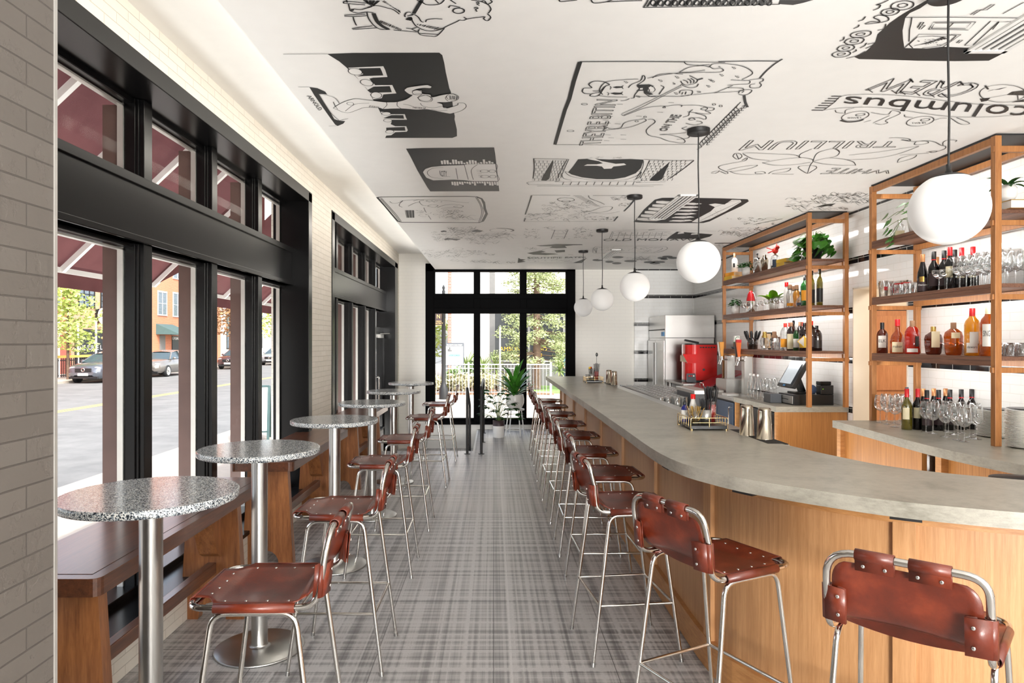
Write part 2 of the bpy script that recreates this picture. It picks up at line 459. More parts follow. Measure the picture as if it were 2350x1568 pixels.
MB().box(4.44,5.2,8.08,8.12,0,2.0).build('door_leaf', M['hall_door'], d2, .004)
MB().box(3.95,5.2,8.12,8.15,0,2.03).build('door_jamb', M['black_matte'], d2)
for z in (.95, 1.3):
    MB().box(4.5,5.14,8.06,8.08,z-.9 if z < 1 else 1.06,z-.02 if z < 1 else 1.94).build('door_panel', M['hall_door'], d2, .004)
# rear wall (behind the camera) with its own wide storefront window
w = MB().box(-2.2,-1.0,-10.2,-10.0,0,3.3).box(3.5,3.95,-10.2,-10.0,0,3.3).box(-1.0,3.5,-10.2,-10.0,2.95,3.3).box(-1.0,3.5,-10.2,-10.0,0,.25)
S(w, 'wall_back', M['wall_paint'])
S(MB().box(XL-.4,-1.09,-10.0,12.95,ZU,3.42), 'ceiling_recess', M['ceiling_paint'])
ceil = S(MB().box(-1.09,3.95,-10.0,12.76,ZC,3.42), 'ceiling', M['ceiling_paint'])
S(MB().box(-2.4,4.1,-10.3,13.1,3.42,3.6), 'roof', M['wall_paint'])

# ------------------------------------------------------------------ windows
ZT, Z1, Z2, ZB = 2.94, 2.545, 2.15, .29
def left_window(name, d0, d1, ml, dj1, door=None):
    g = struct(name)
    f = MB()
    f.box(-2.1,-1.76,d0-.02,d1+.02,ZT+.03,3.07)                      # head
    f.box(-2.1,-1.76,d0-.02,d0+.1,0,3.06).box(-2.1,-1.76,dj1,d1+.02,-.36 if door else 0,3.06)
    f.box(-2.06,-1.985,d0,d1,ZT-.0,ZT+.04)
    f.build('frame', M['black_frame'], g, .004)
    f = MB().box(-2.1,-1.918,d0+.05,dj1,Z2+.02,Z1-.02).box(-2.08,-1.905,d0+.05,dj1,Z1-.07,Z1-.02).box(-2.08,-1.905,d0+.05,dj1,Z2+.02,Z2+.055).box(-2.06,-1.985,d0+.05,dj1,Z2,Z1)
    f.build('transom', M['black_frame'], g, .004)
    end = door[0] if door else dj1
    f = MB().box(-2.08,-1.96,d0+.05,end,.17,ZB).box(-2.05,-1.94,d0+.05,end,.17,.235)
    f.build('bottom_rail', M['black_frame'], g, .004)
    MB().box(-2.0,-1.785,d0+.02,end,.222,.25).build('sill', M['black_frame'], g, .003)
    for m in ml:
        f = MB().box(-2.03,-1.93,m,m+.09,.2 if m != ml[-1] or not door else -.36,ZT+.03)
        f.box(-2.06,-1.97,m-.022,m+.112,.2,ZT+.03).box(-2.04,-1.955,m-.011,m+.101,.2,ZT+.03)
        mo = f.build('mullion', M['black_frame'], g, .003)
        MB().box(-2.16,-2.06,m+.0,m+.09,.2,ZT).build('mullion_cover', M['brown_frame'], mo)
    edges = [d0+.1]+[x for m in ml for x in (m, m+.09)]+[dj1]
    bd = MB()
    for i in range(0, len(edges), 2):
        a, b = edges[i], edges[i+1]
        for z0, z1 in ((ZB, Z2), (Z1, ZT)):
            if door and i == len(edges)-2 and z0 == ZB: continue
            bd.box(-2.062,-2.03,b-.033,b-.022,z0,z1).box(-2.062,-2.03,a+.022,a+.03,z0,z1)
            bd.box(-2.062,-2.03,a+.022,b-.022,z1-.016,z1-.006)
    bd.build('glazing_bead', M['aluminium'], g)
    gl = MB()
    e2 = edges[-2] if door else dj1
    gl.add([(-2.0,d0+.1,ZB),(-2.0,e2,ZB),(-2.0,e2,Z2),(-2.0,d0+.1,Z2)], [(0,1,2,3)])
    gl.add([(-2.0,d0+.1,Z1),(-2.0,dj1,Z1),(-2.0,dj1,ZT),(-2.0,d0+.1,ZT)], [(0,1,2,3)])
    if door: gl.add([(-2.0,e2,1.87),(-2.0,dj1,1.87),(-2.0,dj1,Z2),(-2.0,e2,Z2)], [(0,1,2,3)])
    gl.build('glass', M['window_glass'], g)
    return g
left_window('window_1', 1.95, 6.6, [2.85,3.77,4.68,5.60], 6.5)
left_window('window_2', 7.47, 12.52, [8.38,9.29,10.23,11.11], 12.2, door=(11.15, 12.2))
d1 = struct('door_1')
f = MB().box(-2.02,-1.97,11.22,11.31,-.35,1.8).box(-2.02,-1.97,12.1,12.19,-.35,1.8).box(-2.02,-1.97,11.22,12.19,1.7,1.8).box(-2.02,-1.97,11.22,12.19,-.35,-.15)
f.build('door_frame', M['black_frame'], d1, .003)
MB().box(-2.05,-1.96,11.2,12.2,1.8,1.88).build('door_head', M['black_frame'], d1)
MB().add([(-2.0,11.3,-.15),(-2.0,12.1,-.15),(-2.0,12.1,1.7),(-2.0,11.3,1.7)], [(0,1,2,3)]).build('glass', M['window_glass'], d1)
MB().tube(fillet([(-1.97,11.38,.5),(-1.91,11.38,.5),(-1.91,11.38,1.05),(-1.97,11.38,1.05)], .03), .012).build('door_handle', M['chrome'], d1)
MB().box(-1.97,-1.92,11.6,11.95,1.7,1.76).bar((-1.93,11.65,1.77),(-1.85,12.1,1.78),.02,.01).build('door_closer', M['aluminium'], d1)

g = struct('window_3')
yf = DF
f = MB().box(-1.27,-1.115,yf-.05,yf+.12,.09,3.09).box(1.365,1.52,yf-.05,yf+.12,.09,3.09).box(-1.27,1.52,yf-.05,yf+.12,ZT,3.09)
f.box(-1.2,-1.095,yf-.02,yf+.1,.09,ZT).box(1.345,1.42,yf-.02,yf+.1,.09,ZT)
f.build('frame', M['black_frame_far'], g, .005)
f = MB().box(-1.2,1.45,yf-.03,yf+.12,2.16,2.53).box(-1.2,1.45,yf-.045,yf,2.43,2.53).box(-1.2,1.45,yf-.045,yf,2.16,2.26)
f.build('transom', M['black_frame_far'], g, .005)
f = MB().box(-1.2,1.45,yf-.05,yf+.1,.09,.155).box(-1.2,1.45,yf-.01,yf+.1,.17,.205).box(-1.2,1.45,yf+.01,yf+.1,.1,.2)
f.build('bottom_rail', M['black_frame_far'], g, .004)
for a, b in ((-.374,-.252),(.488,.614)):
    MB().box(a,b,yf-.04,yf+.12,.15,ZT).build('mullion', M['black_frame_far'], g, .005)
gl = MB()
for z0, z1 in ((.2,2.16),(2.53,ZT)):
    gl.add([(-1.1,yf+.05,z0),(1.36,yf+.05,z0),(1.36,yf+.05,z1),(-1.1,yf+.05,z1)], [(0,1,2,3)])
gl.build('glass', M['window_glass'], g)
g = struct('window_4')
f = MB().box(-1,3.5,-10.15,-10.02,.25,.35).box(-1,3.5,-10.15,-10.02,2.85,2.95)
f.build('frame', M['black_frame'], g)
for x in (-1,.1,1.2,2.3,3.42): MB().box(x,x+.08,-10.15,-10.02,.25,2.95).build('mullion', M['black_frame'], g)

# ------------------------------------------------------------------ drawings painted on the ceiling
class Mural:
    def __init__(s, x0, y0, k): s.o = (x0, y0, k); s.mb = MB(); s.R = random.Random(5)
    def p(s, q, z=2.9765):
        x = s.o[0]+q[0]/s.o[2]; y = min(s.o[1]+q[1]/s.o[2], CY-60)
        return at(x, y, F*(z-H)/(CY-y))
    def fill(s, pts, white=False, z=None):
        s.mb.m = 1 if white else 0
        zz = z or (2.9778 if white else 2.9788)
        s.mb.add([s.p(q, zz) for q in pts], [tuple(range(len(pts)))]); return s
    def line(s, pts, w=.012, smooth=True, closed=False, taper=False):
        P = [s.p(q) for q in pts]
        if closed: P.append(P[0])
        if smooth and len(P) > 2: P = spline(P, 5)
        s.mb.m = 0; v = []; N = len(P)
        for i in range(N):
            t = (P[min(i+1, N-1)]-P[max(i-1, 0)]); n = Vector((-t.y, t.x, 0))
            n = n.normalized() if n.length > 1e-9 else Vector((1,0,0))
            ww = w*.22*(1 if not taper else (.35+.65*math.sin(PI*(i+.5)/N)))
            v += [P[i]+n*ww, P[i]-n*ww]
        s.mb.add(v, [(2*i, 2*i+1, 2*i+3, 2*i+2) for i in range(N-1)]); return s
    def lines(s, L, w=.01, **k):
        for q in L: s.line(q, w, **k)
        return s
    def ell(s, c, a, b, w=.01, rot=0, wob=0, fill=None, n=14):
        pts = []
        for i in range(n):
            t = 2*PI*i/n; r = 1+s.R.uniform(-wob, wob)
            x, y = a*r*math.cos(t), b*r*math.sin(t)
            pts.append((c[0]+x*math.cos(rot)-y*math.sin(rot), c[1]+x*math.sin(rot)+y*math.cos(rot)))
        if fill == 'w': s.fill(pts, True, 2.9767)
        elif fill == 'k': s.fill(pts, False, 2.9768)
        if w: s.line(pts, w, closed=True)
        return s
    def text(s, txt, bl, br, tl, tr, outline=0):
        A = [s.p(q) for q in (bl, br, tl, tr)]
        s.mb.m = 0
        if not outline: put_text(s.mb, txt, *A); return s
        v, f = text_mesh(txt); cnt = {}
        for q in f:
            for i in range(len(q)):
                e = tuple(sorted((q[i], q[(i+1) % len(q)]))); cnt[e] = cnt.get(e, 0)+1
        m = lambda a, b: A[0]*(1-a)*(1-b)+A[1]*a*(1-b)+A[2]*(1-a)*b+A[3]*a*b
        for (i, j), c in cnt.items():
            if c == 1:
                p = m(*v[i]); q = m(*v[j]); t = q-p
                if t.length < 1e-6: continue
                n = Vector((-t.y, t.x, 0)).normalized()*outline*.22
                s.mb.add([p+n, p-n, q-n, q+n], [(0,1,2,3)])
        return s
    def hatch(s, a, b, c, d, n, w=.008):
        """n short strokes between the edges a-b and c-d"""
        for i in range(n):
            t = (i+.5)/n; j = s.R.uniform(-.3, .3)/n
            p = (a[0]+(b[0]-a[0])*(t+j), a[1]+(b[1]-a[1])*(t+j)); q = (c[0]+(d[0]-c[0])*(t+j), c[1]+(d[1]-c[1])*(t+j))
            s.line([p, q], w, smooth=False)
        return s
    def scribble(s, x0, y0, x1, y1, n, ln=(20, 60), w=.008):
        for i in range(n):
            x = s.R.uniform(x0, x1); y = s.R.uniform(y0, y1); a = s.R.uniform(-.5, .5); L = s.R.uniform(*ln)
            s.line([(x, y), (x+L*.4, y+s.R.uniform(-.25, .25)*L), (x+L*math.cos(a), y+L*.45*math.sin(a))], w)
        return s
    def done(s, label):
        o = s.mb.build('ceiling_drawing', [M['mural_ink'], M['ceiling_paint']], ceil); o['label'] = label; return o

# statue of a flexing man with a dark skyline
m = Mural(650, 90, 4.356)
m.fill([(440,148),(700,138),(1560,135),(1590,160),(1610,240),(1625,330),(1645,420),(1660,490),(1675,525),(1690,620),(1700,700),(1715,770),(1712,800),(1735,900),(1737,970),(1690,987),(1020,988),(1035,950),(1025,900),(1010,830),(985,760),(950,690),(900,608),(860,530),(790,440),(700,350),(640,290),(560,222)])
m.fill([(650,285),(1000,270),(1020,310),(1042,378),(900,385),(860,395),(920,460),(1090,458),(1110,500),(1132,542),(1000,552),(985,590),(900,600),(840,500),(760,410),(690,330)], True)
m.fill([(975,725),(1060,735),(1070,750),(1215,750),(1225,780),(1238,805),(1090,805),(1075,850),(1120,870),(1230,870),(1245,910),(1235,925),(1120,930),(1080,960),(1025,965),(1020,900),(1005,820)], True)
for q in ([(755,292),(970,288),(985,320),(1000,362),(740,372),(800,350)],[(905,475),(1065,470),(1085,530),(870,535),(840,510)],[(1080,760),(1200,760),(1208,795),(1000,790)],[(1030,885),(1215,878),(1222,915),(1030,915)]):
    m.fill(q, False, 2.9769)
m.ell((720,325),70,32,.01,.15,fill='w').ell((835,435),65,30,.01,.2,fill='w').ell((930,560),55,30,.01,.1,fill='w').ell((1030,745),45,16,.008,0,fill='w').ell((1045,812),42,16,.008,0,fill='w').ell((1065,925),42,16,.008,0,fill='w')
m.hatch((790,322),(970,300),(800,350),(990,340),14)
m.fill([(262,480),(340,490),(420,525),(438,552),(348,545),(410,640),(470,730),(510,800),(560,815),(620,820),(600,845),(545,868),(520,855),(450,760),(380,660),(310,560)])
m.text('ARNOLD', (232,568), (358,718), (275,562), (392,700))
fig = [(500,690),(560,650),(640,615),(720,597),(800,605),(900,615),(1020,630),(1130,628),(1220,605),(1270,575),(1285,560),(1250,545),(1210,510),(1240,485),(1330,470),(1440,458),(1485,475),(1470,490),(1400,488),(1330,500),(1290,520),(1330,510),(1385,515),(1395,545),(1470,555),(1490,580),(1580,560),(1680,545),(1740,562),(1752,585),(1730,612),(1640,630),(1540,632),(1590,650),(1600,680),(1640,690),(1740,660),(1750,640),(1810,642),(1828,675),(1780,715),(1670,745),(1560,725),(1440,702),(1330,705),(1200,695),(1090,695),(1000,698),(950,685),(820,682),(760,700),(720,715),(660,735),(600,730),(540,705)]
m.fill(fig, True, 2.9768); m.line(fig, .009, closed=True)
m.lines([[(350,545),(500,580),(560,640)],[(350,545),(470,730),(560,815)],[(500,630),(520,670),(545,700)],[(1030,630),(1035,660),(1000,695)],[(1140,628),(1140,665),(1180,695)],[(1340,580),(1380,620),(1470,625),(1490,590),(1430,560),(1340,585)],[(1370,640),(1400,670),(1500,685),(1590,670)],[(1480,700),(1560,715),(1640,710)],[(1285,560),(1310,550),(1390,545)],[(1200,650),(1260,660),(1330,690)],[(620,720),(720,650),(860,640)],[(150,478),(262,478)],[(455,868),(545,866)],[(560,815),(650,795)],[(1640,560),(1620,590),(1650,620)],[(0,150),(440,148)]], .008)
m.ell((1340,535),50,24,.008,.1).ell((1415,590),65,30,.008,.1).ell((670,645),35,14,.008,.1).ell((1690,580),55,30,.008,.1,wob=.1).hatch((1650,560),(1740,570),(1660,600),(1740,605),9,.006)
m.hatch((860,660),(960,675),(850,680),(950,690),9,.006).hatch((1290,690),(1420,700),(1300,675),(1430,682),12,.006)
m.done('black and white drawing of a flexing statue against a dark skyline')
# domed building on a dark field
m = Mural(650, 90, 4.356)
m.fill([(1228,1095),(1400,1088),(2108,1083),(2118,1140),(2135,1290),(2160,1520),(1800,1521),(1470,1522),(1440,1480),(1340,1310),(1270,1170)])
bl = [(1395,1330),(1420,1298),(1480,1278),(1600,1266),(1800,1258),(1850,1250),(2120,1245),(2130,1330),(2145,1420),(1900,1420),(1820,1412),(1700,1405),(1500,1412),(1430,1385)]
m.fill(bl, True); m.line(bl, .008, closed=True)
for i in range(19):
    x = 1580+i*28; h = m.R.uniform(14, 48)
    m.fill([(x,1250),(x+20,1250),(x+16,1250-h),(x-6,1250-h)], True)
    x = 1680+i*25; h = m.R.uniform(12, 40)
    m.fill([(x,1425),(x+18,1425),(x+24,1425+h),(x+4,1425+h)], True)
m.lines([[(1600,1285),(1500,1290),(1440,1330),(1480,1378),(1600,1395)],[(1810,1255),(1850,1405)],[(1940,1255),(1880,1310),(1900,1405)],[(1725,1290),(1745,1400)],[(1565,1315),(1580,1365),(1670,1375)]], .01)
m.text('CITY', (1580,1372), (1640,1372), (1575,1318), (1635,1316)).ell((2010,1320),40,14).ell((2090,1320),32,14).ell((2015,1375),40,14).ell((2095,1375),32,14)
m.hatch((1930,1305),(1960,1390),(1975,1310),(2000,1390),6)
m.done('dark slanted panel drawing with a white domed building')
# fish in a frame
m = Mural(1220, 120, 3.917)
m.line([(435,88),(380,260),(340,420),(300,520),(265,640),(210,830)], .05, smooth=False)
m.line([(435,86),(900,84),(1370,87)], .02).line([(1680,86),(2000,80),(2220,82)], .02).line([(210,832),(700,834),(1100,832),(1530,830)], .014)
m.line([(2255,62),(2180,110),(2110,170),(2050,235)], .02)
m.lines([[(640,380),(610,340),(650,280),(720,258),(860,246),(960,242)],[(1040,235),(1180,205),(1300,190),(1420,186),(1560,180)],[(600,390),(700,402),(860,404)],[(930,398),(1010,400),(1140,396),(1330,398),(1430,385),(1640,365),(1700,345),(1810,300)],[(1600,130),(1640,105),(1760,105),(1890,125),(1970,165),(1980,200),(1890,248)],[(1600,130),(1640,150),(1700,145),(1725,165),(1680,180),(1560,182)],[(1370,85),(1400,110),(1500,120),(1600,112)],[(1370,85),(1480,88),(1740,92)],[(1325,182),(1420,135),(1540,122),(1600,135)],[(1330,182),(1440,178),(1560,160)],[(1085,232),(1150,200),(1260,192),(1360,198)]], .013)
m.lines([[(870,320),(900,290),(980,255),(1000,210),(1020,225),(1010,255),(950,300),(970,330),(930,380),(920,410),(890,415)],[(800,438),(850,432),(880,418)],[(1160,300),(1190,315),(1170,345),(1145,380)],[(1010,365),(1070,400),(1140,395)]], .013)
m.fill([(950,295),(1060,290),(1100,305),(1050,330),(1040,350),(1095,378),(1060,385),(1010,365),(1005,345),(940,350),(970,330)], False, 2.9769)
m.fill([(975,322),(1000,320),(998,335),(972,336)], True, 2.9766).ell((1080,330),28,24,.01,wob=.25,fill='w')
m.fill([(725,315),(760,306),(815,308),(822,318),(760,324)]).fill([(705,370),(740,362),(805,365),(815,378),(750,382)])
m.lines([[(705,305),(715,318),(705,335)],[(680,362),(695,372),(685,388)],[(825,298),(812,315),(825,330)],[(820,355),(808,370),(822,384)]], .01)
m.lines([[(455,355),(470,325),(540,320),(515,290),(560,262),(640,265),(700,292),(660,310),(600,390),(530,395),(540,375),(620,360)],[(455,355),(480,372),(530,375)],[(550,350),(620,345),(655,312)]], .016)
m.lines([[(810,555),(1000,470),(1200,370),(1340,300)],[(830,565),(1010,485),(1210,380),(1350,310)],[(1340,300),(1350,290),(1360,300)],[(805,560),(830,572),(840,565)]], .01)
m.lines([[(1340,260),(1360,285),(1400,295),(1470,280),(1490,250),(1450,225),(1420,212)],[(1360,300),(1420,320),(1480,312),(1500,285)],[(1360,250),(1395,262),(1405,280)],[(1400,240),(1430,255),(1430,280)],[(1430,235),(1460,255),(1455,275)]], .013)
m.line([(1490,250),(1540,236)], .03, smooth=False)
for x, y in ((1290,225),(1140,255),(830,268),(1690,205),(1830,220),(1590,250),(1610,260),(1570,305),(1280,370),(940,398),(1800,140)):
    m.lines([[(x,y-8),(x+14,y),(x+28,y-6)],[(x+12,y+6),(x+26,y+10),(x+36,y+2)]], .01)
m.lines([[(1680,130),(1700,135)],[(1270,275),(1290,285),(1270,290)],[(1485,352),(1520,358),(1490,365)],[(1330,370),(1345,345),(1440,345),(1430,385),(1340,395)],[(1360,360),(1350,380)],[(1390,355),(1380,380)],[(1790,250),(1900,256),(1960,258),(1950,285),(1870,290),(1760,298)],[(1760,320),(1890,325),(1880,350),(1640,366)],[(1960,250),(2070,238),(2080,258),(2050,275),(2065,295),(2040,320),(1970,320),(1965,295),(2010,285)],[(1860,370),(1880,345),(1975,340),(1960,370),(1910,388),(1860,378)],[(1890,365),(1910,350)]], .013)
m.line([(1910,390),(1920,450),(1940,495)], .035)
for i in range(16):
    t = i/15; x = 1880-330*t; y = 450+330*t
    m.line([(x,y),(x-40,y+45),(x-20,y+70),(x-65,y+95)], .012); m.line([(x+10,y+40),(x+35,y+30),(x+25,y+55),(x+50,y+50)], .012)
m.text('THEYRE BITIN', (615,830), (770,430), (430,838), (590,425), .012)
m.text('ON THE', (1205,712), (1350,568), (1145,705), (1262,560), .011)
m.lines([[(830,572),(900,545),(1030,500),(1180,485),(1200,500),(1180,500),(1200,488),(1300,475),(1350,478),(1345,490),(1370,478),(1500,480),(1580,500),(1560,520),(1520,512),(1560,498),(1640,505),(1620,525),(1560,525),(1610,550),(1540,555),(1400,535)],[(1450,515),(1420,540),(1410,570),(1360,585)],[(1415,600),(1440,590),(1470,605),(1430,612),(1415,600),(1490,590),(1560,605),(1560,575),(1470,548)],[(1385,640),(1460,655),(1530,640),(1520,625),(1480,620)],[(1350,685),(1400,670)],[(1350,685),(1380,698),(1420,700)]], .013)
m.lines([[(640,705),(660,685),(650,668),(720,690),(800,680),(830,640),(900,615),(980,605),(1010,598),(1030,615),(980,640),(900,670),(820,685),(720,695),(640,706)],[(1045,605),(1090,605),(1110,630),(1060,670),(1030,710),(1060,750),(1150,770),(1230,800),(1350,818),(1380,800),(1340,770),(1240,745),(1150,742),(1280,735),(1390,725)],[(1305,785),(1400,775),(1425,750)]], .013)
m.ell((945,622),14,6,.01).ell((1020,582),12,6,.01).ell((475,468),26,7,.01).ell((350,708),30,8,.01).ell((1640,470),14,8,.01).ell((1700,485),14,7,.01)
for x, y in ((770,468),(680,575),(940,575),(1130,540),(1230,453),(640,610),(660,637),(750,645),(800,743),(660,743),(690,768),(800,782),(650,795)): m.line([(x,y),(x+50,y+2)], .01, smooth=False)
m.done('framed line drawing of a capped fish holding a rod, with outlined lettering')
# theatre
m = Mural(1180, 330, 4.123)
m.fill([(605,148),(700,142),(900,150),(1100,145),(1225,152),(1200,230),(1150,280),(1050,318),(940,336),(780,335),(640,318),(540,290),(510,270),(560,210)])
m.fill([(368,150),(372,180),(330,335),(300,350),(255,348),(270,310)]).fill([(1475,168),(1400,335),(1355,352),(1280,350),(1300,320)])
m.fill([(690,145),(760,140),(830,165),(900,178),(960,190),(1040,185),(1060,200),(1000,210),(940,215),(920,235),(850,238),(830,215),(780,208),(660,208),(690,195),(780,195),(840,185),(800,165)], True)
m.line([(185,140),(190,240),(178,330)], .02).line([(1700,160),(1600,240),(1470,330)], .02).line([(185,142),(520,148)], .018).line([(1230,150),(1480,160),(1700,158)], .018)
m.lines([[(515,150),(480,230),(440,325)],[(500,150),(450,240),(410,325)],[(1280,160),(1240,250),(1190,330)],[(1225,165),(1210,240),(1150,340)],[(510,270),(480,265),(540,310),(700,340),(860,350),(1040,342),(1150,310),(1200,270),(1170,262)],[(140,388),(140,362),(420,352),(430,362),(1150,358),(1160,370),(1430,362)],[(140,388),(420,390),(1140,394),(1410,388)],[(215,402),(700,404),(1320,406)],[(455,300),(470,330),(540,345)],[(1205,270),(1180,320),(1130,345)]], .012)
for i in range(8):
    y = 160+i*24
    m.lines([[(188,y),(355-i*12,y+3)],[(378-i*5,y),(500-i*10,y+4)],[(1270-i*8,y+4),(1455-i*18,y+6)],[(1485-i*10,y+6),(1680-i*28,y+5)]], .008)
    for j in range(4): m.lines([[(200+j*38+(i%2)*16-i*3,y),(198+j*38+(i%2)*16-i*3,y+22)],[(390+j*28+(i%2)*12-i*8,y),(385+j*28+(i%2)*12-i*8,y+22)],[(1285+j*42+(i%2)*18-i*13,y),(1275+j*42+(i%2)*18-i*13,y+22)],[(1500+j*42+(i%2)*18-i*20,y),(1486+j*42+(i%2)*18-i*20,y+22)]], .008)
for i in range(10): m.line([(470+i*74,362),(455+i*74,392)], .01)
m.scribble(150,335,420,350,14,(10,30)).scribble(1160,335,1420,352,14,(10,30)).scribble(560,160,600,300,8,(10,20)).scribble(700,128,1100,140,12,(14,40))
m.done('drawing of a theatre stage between brick towers with dark doorways')
# framed cards drawing beside the pendant
m = Mural(1180, 330, 4.123)
m.line([(165,490),(130,600),(105,670)], .03, smooth=False).line([(105,705),(95,735)], .03, smooth=False)
m.lines([[(170,488),(530,490)],[(745,492),(1060,492)],[(95,737),(950,735)]], .016, smooth=False)
m.line([(1140,530),(1090,590),(1040,640)], .035, smooth=False).line([(980,690),(945,732)], .035, smooth=False)
m.lines([[(705,490),(720,520),(800,550),(855,575)],[(600,650),(720,640),(840,600),(930,600),(880,640),(700,660)],[(690,640),(850,665),(1000,640)]], .012)
for i in range(12): m.line([(560+i*18,492+i*9),(640+i*16,494+i*9)], .014, smooth=False)
m.ell((490,530),80,18,.016,wob=.05).ell((490,545),40,10,.012).scribble(260,550,700,640,60,(20,70)).scribble(100,660,600,725,50,(30,90)).scribble(660,685,960,725,60,(8,24),.01).scribble(910,495,1060,535,26,(14,40)).scribble(980,560,1100,600,16,(6,14),.014).scribble(600,640,710,690,16,(6,14),.014)
m.done('loosely framed drawing of stacked cards and scrawled lettering')
# long dark rounded panel
m = Mural(1180, 330, 4.123)
m.fill([(1128,740),(1150,720),(1230,620),(1330,530),(1400,512),(1700,512),(1980,518),(2210,526),(2220,545),(2150,590),(2000,660),(1850,735),(1790,750),(1400,752),(1180,745)])
for i in range(6):
    y = 560+i*32; x = 1345-i*36
    m.fill([(x,y-18),(x+60,y-20),(x+180,y-12),(x+230,y),(x+180,y+12),(x+60,y+10),(x-5,y+2)], True); m.ell((x+60,y-4),70,11,.008)
    m.fill([(1600-i*20,y-8+10),(1700-i*8,y-2),(1780-i*18,y+8),(1700-i*25,y+20),(1590-i*26,y+14)], True); m.ell((1670-i*24,y+6),60,8,.008)
m.fill([(1840,575),(1900,565),(1990,575),(2060,530),(2140,532),(2150,550),(2000,640),(1850,715),(1740,745),(1680,740),(1720,715),(1860,640),(1900,600)], True)
m.line([(1900,600),(2060,545),(2130,540)], .01).line([(1740,740),(1900,660),(2050,590),(2140,548)], .01).scribble(1760,600,2060,720,30,(6,16))
m.done('dark rounded panel drawing of rows of corn cobs')
# tavern front
m = Mural(1180, 330, 4.123)
m.text('OLD MOHAWK', (838,922), (1790,916), (852,900), (1800,896))
m.fill([(1540,832),(1880,858),(1850,880),(1780,898),(1440,902),(1480,870)])
m.fill([(1555,838),(1600,832),(1610,848),(1545,855)], True, 2.9766).fill([(1680,850),(1730,846),(1740,858),(1670,862)], True, 2.9766)
m.lines([[(920,830),(1100,826),(1480,832)],[(900,895),(930,832)],[(1030,815),(1240,812),(1580,818),(1910,828)]], .012)
for i in range(9): m.line([(940+i*58,868),(985+i*58,866)], .03, smooth=False); m.line([(940+i*58,838),(920+i*58,892)], .009, smooth=False)
m.scribble(930,836,1480,860,30,(14,40)).line([(1270,818),(1330,812)], .05, smooth=False)
m.done('drawing of a tavern front with block lettering beneath')
# ticket
m = Mural(850, 430, 5.875)
tk = [(75,135),(140,128),(720,122),(1300,118),(1440,125),(1510,150),(1545,200),(1560,290),(1585,360),(1555,420),(1530,460),(1470,480),(800,478),(420,476),(360,462),(280,370),(180,250)]
m.fill(tk)
m.fill([(110,140),(160,134),(720,130),(1300,126),(1420,130),(1490,160),(1520,230),(1525,290),(1550,350),(1520,410),(1490,465),(1440,472),(800,470),(420,468),(380,455),(300,365),(200,245)], True)
m.lines([[(135,150),(240,270),(330,370),(400,462)],[(150,148),(260,270),(350,370),(418,462)],[(1420,135),(1480,240),(1500,350),(1460,468)],[(1440,140),(1500,250),(1520,350),(1475,468)],[(260,190),(300,215),(380,210),(440,180),(400,215),(390,250),(430,270)],[(510,255),(590,215),(660,195)],[(580,185),(640,170),(720,172),(660,190),(700,240),(760,245)],[(770,250),(830,235),(910,245),(870,268),(800,262),(770,250)],[(900,275),(1000,240),(1130,230),(1250,250),(1210,272),(1120,262),(1180,250)],[(950,285),(1100,275),(1240,280)],[(400,185),(560,170),(900,170),(1250,205),(1330,206)],[(720,275),(740,320),(755,340)],[(780,380),(818,435)]], .014)
for i in range(9): m.line([(470+i*14,310),(490+i*12,410)], .012+.006*(i%3), smooth=False)
m.scribble(600,315,700,410,12,(30,60)).scribble(720,340,880,375,16,(8,20)).scribble(890,300,1010,410,40,(8,18)).scribble(1000,310,1200,430,40,(40,120)).scribble(1170,400,1390,440,8,(80,160)).scribble(740,180,960,200,18,(14,30))
m.done('ticket drawing with thick uneven black border')
m = Mural(850, 430, 5.875)
m.scribble(820,600,1060,720,70,(20,60)).scribble(1060,580,1500,710,80,(40,120)).scribble(1020,540,1400,580,30,(30,90)).scribble(1480,620,1860,690,40,(60,140)).scribble(1300,720,1650,765,14,(60,150))
m.fill([(950,590),(990,582),(1030,590),(1020,600),(950,602)]).fill([(990,700),(1040,686),(1220,700),(1160,718),(1080,705),(1010,712)]).fill([(1360,590),(1430,570),(1520,588),(1470,605),(1380,600)]).line([(1700,552),(1850,560),(1930,580),(1890,598)], .05, taper=True)
m.ell((1720,580),110,22,.01)
m.done('scratchy drawing of a bicycle rider near the window wall')
m = Mural(850, 430, 5.875)
m.scribble(690,850,1260,940,80,(30,110)).scribble(1300,850,1560,910,60,(14,50)).ell((1180,830),70,14,.01).scribble(1560,905,1660,915,5,(30,60)).scribble(1000,985,1500,1010,20,(50,140)).scribble(1480,1000,1940,1025,24,(20,60),.014)
m.done('faint sketch near the far corner of the ceiling')
m = Mural(1180, 330, 4.123)
for x0, x1 in ((85,230),(350,520),(555,735)):
    m.scribble(x0,808,x1,900,46 if x0 != 350 else 14,(10,26),.012)
for y in (820,850,880): m.line([(365,y),(500,y+2)], .02, smooth=False)
m.line([(385,815),(350,900)], .016, smooth=False).line([(510,815),(470,900)], .016, smooth=False).scribble(250,795,360,800,6,(30,60)).scribble(540,795,640,805,6,(20,60))
m.done('three blocks of small lettering in a row')
m = Mural(1180, 330, 4.123)
m.fill([(205,965),(400,950),(640,952),(650,958),(560,960),(480,968),(500,985),(400,990),(330,985),(360,972),(250,970)]).fill([(120,1035),(250,1012),(300,1020),(250,1032),(380,1040),(420,1045),(300,1054),(180,1050)]).fill([(380,1010),(480,1005),(480,1025),(400,1030)])
m.line([(330,985),(260,1010),(300,1035),(450,1035)], .012).scribble(90,985,200,1015,14,(20,60)).line([(510,1050),(560,1052)], .03)
m.done('curled dark arrow drawing over the aisle')
m = Mural(1180, 330, 4.123)
m.fill([(32,1128),(40,1080),(60,1092),(110,1096),(70,1108),(110,1116)]).fill([(560,1128),(690,1080),(640,1128)])
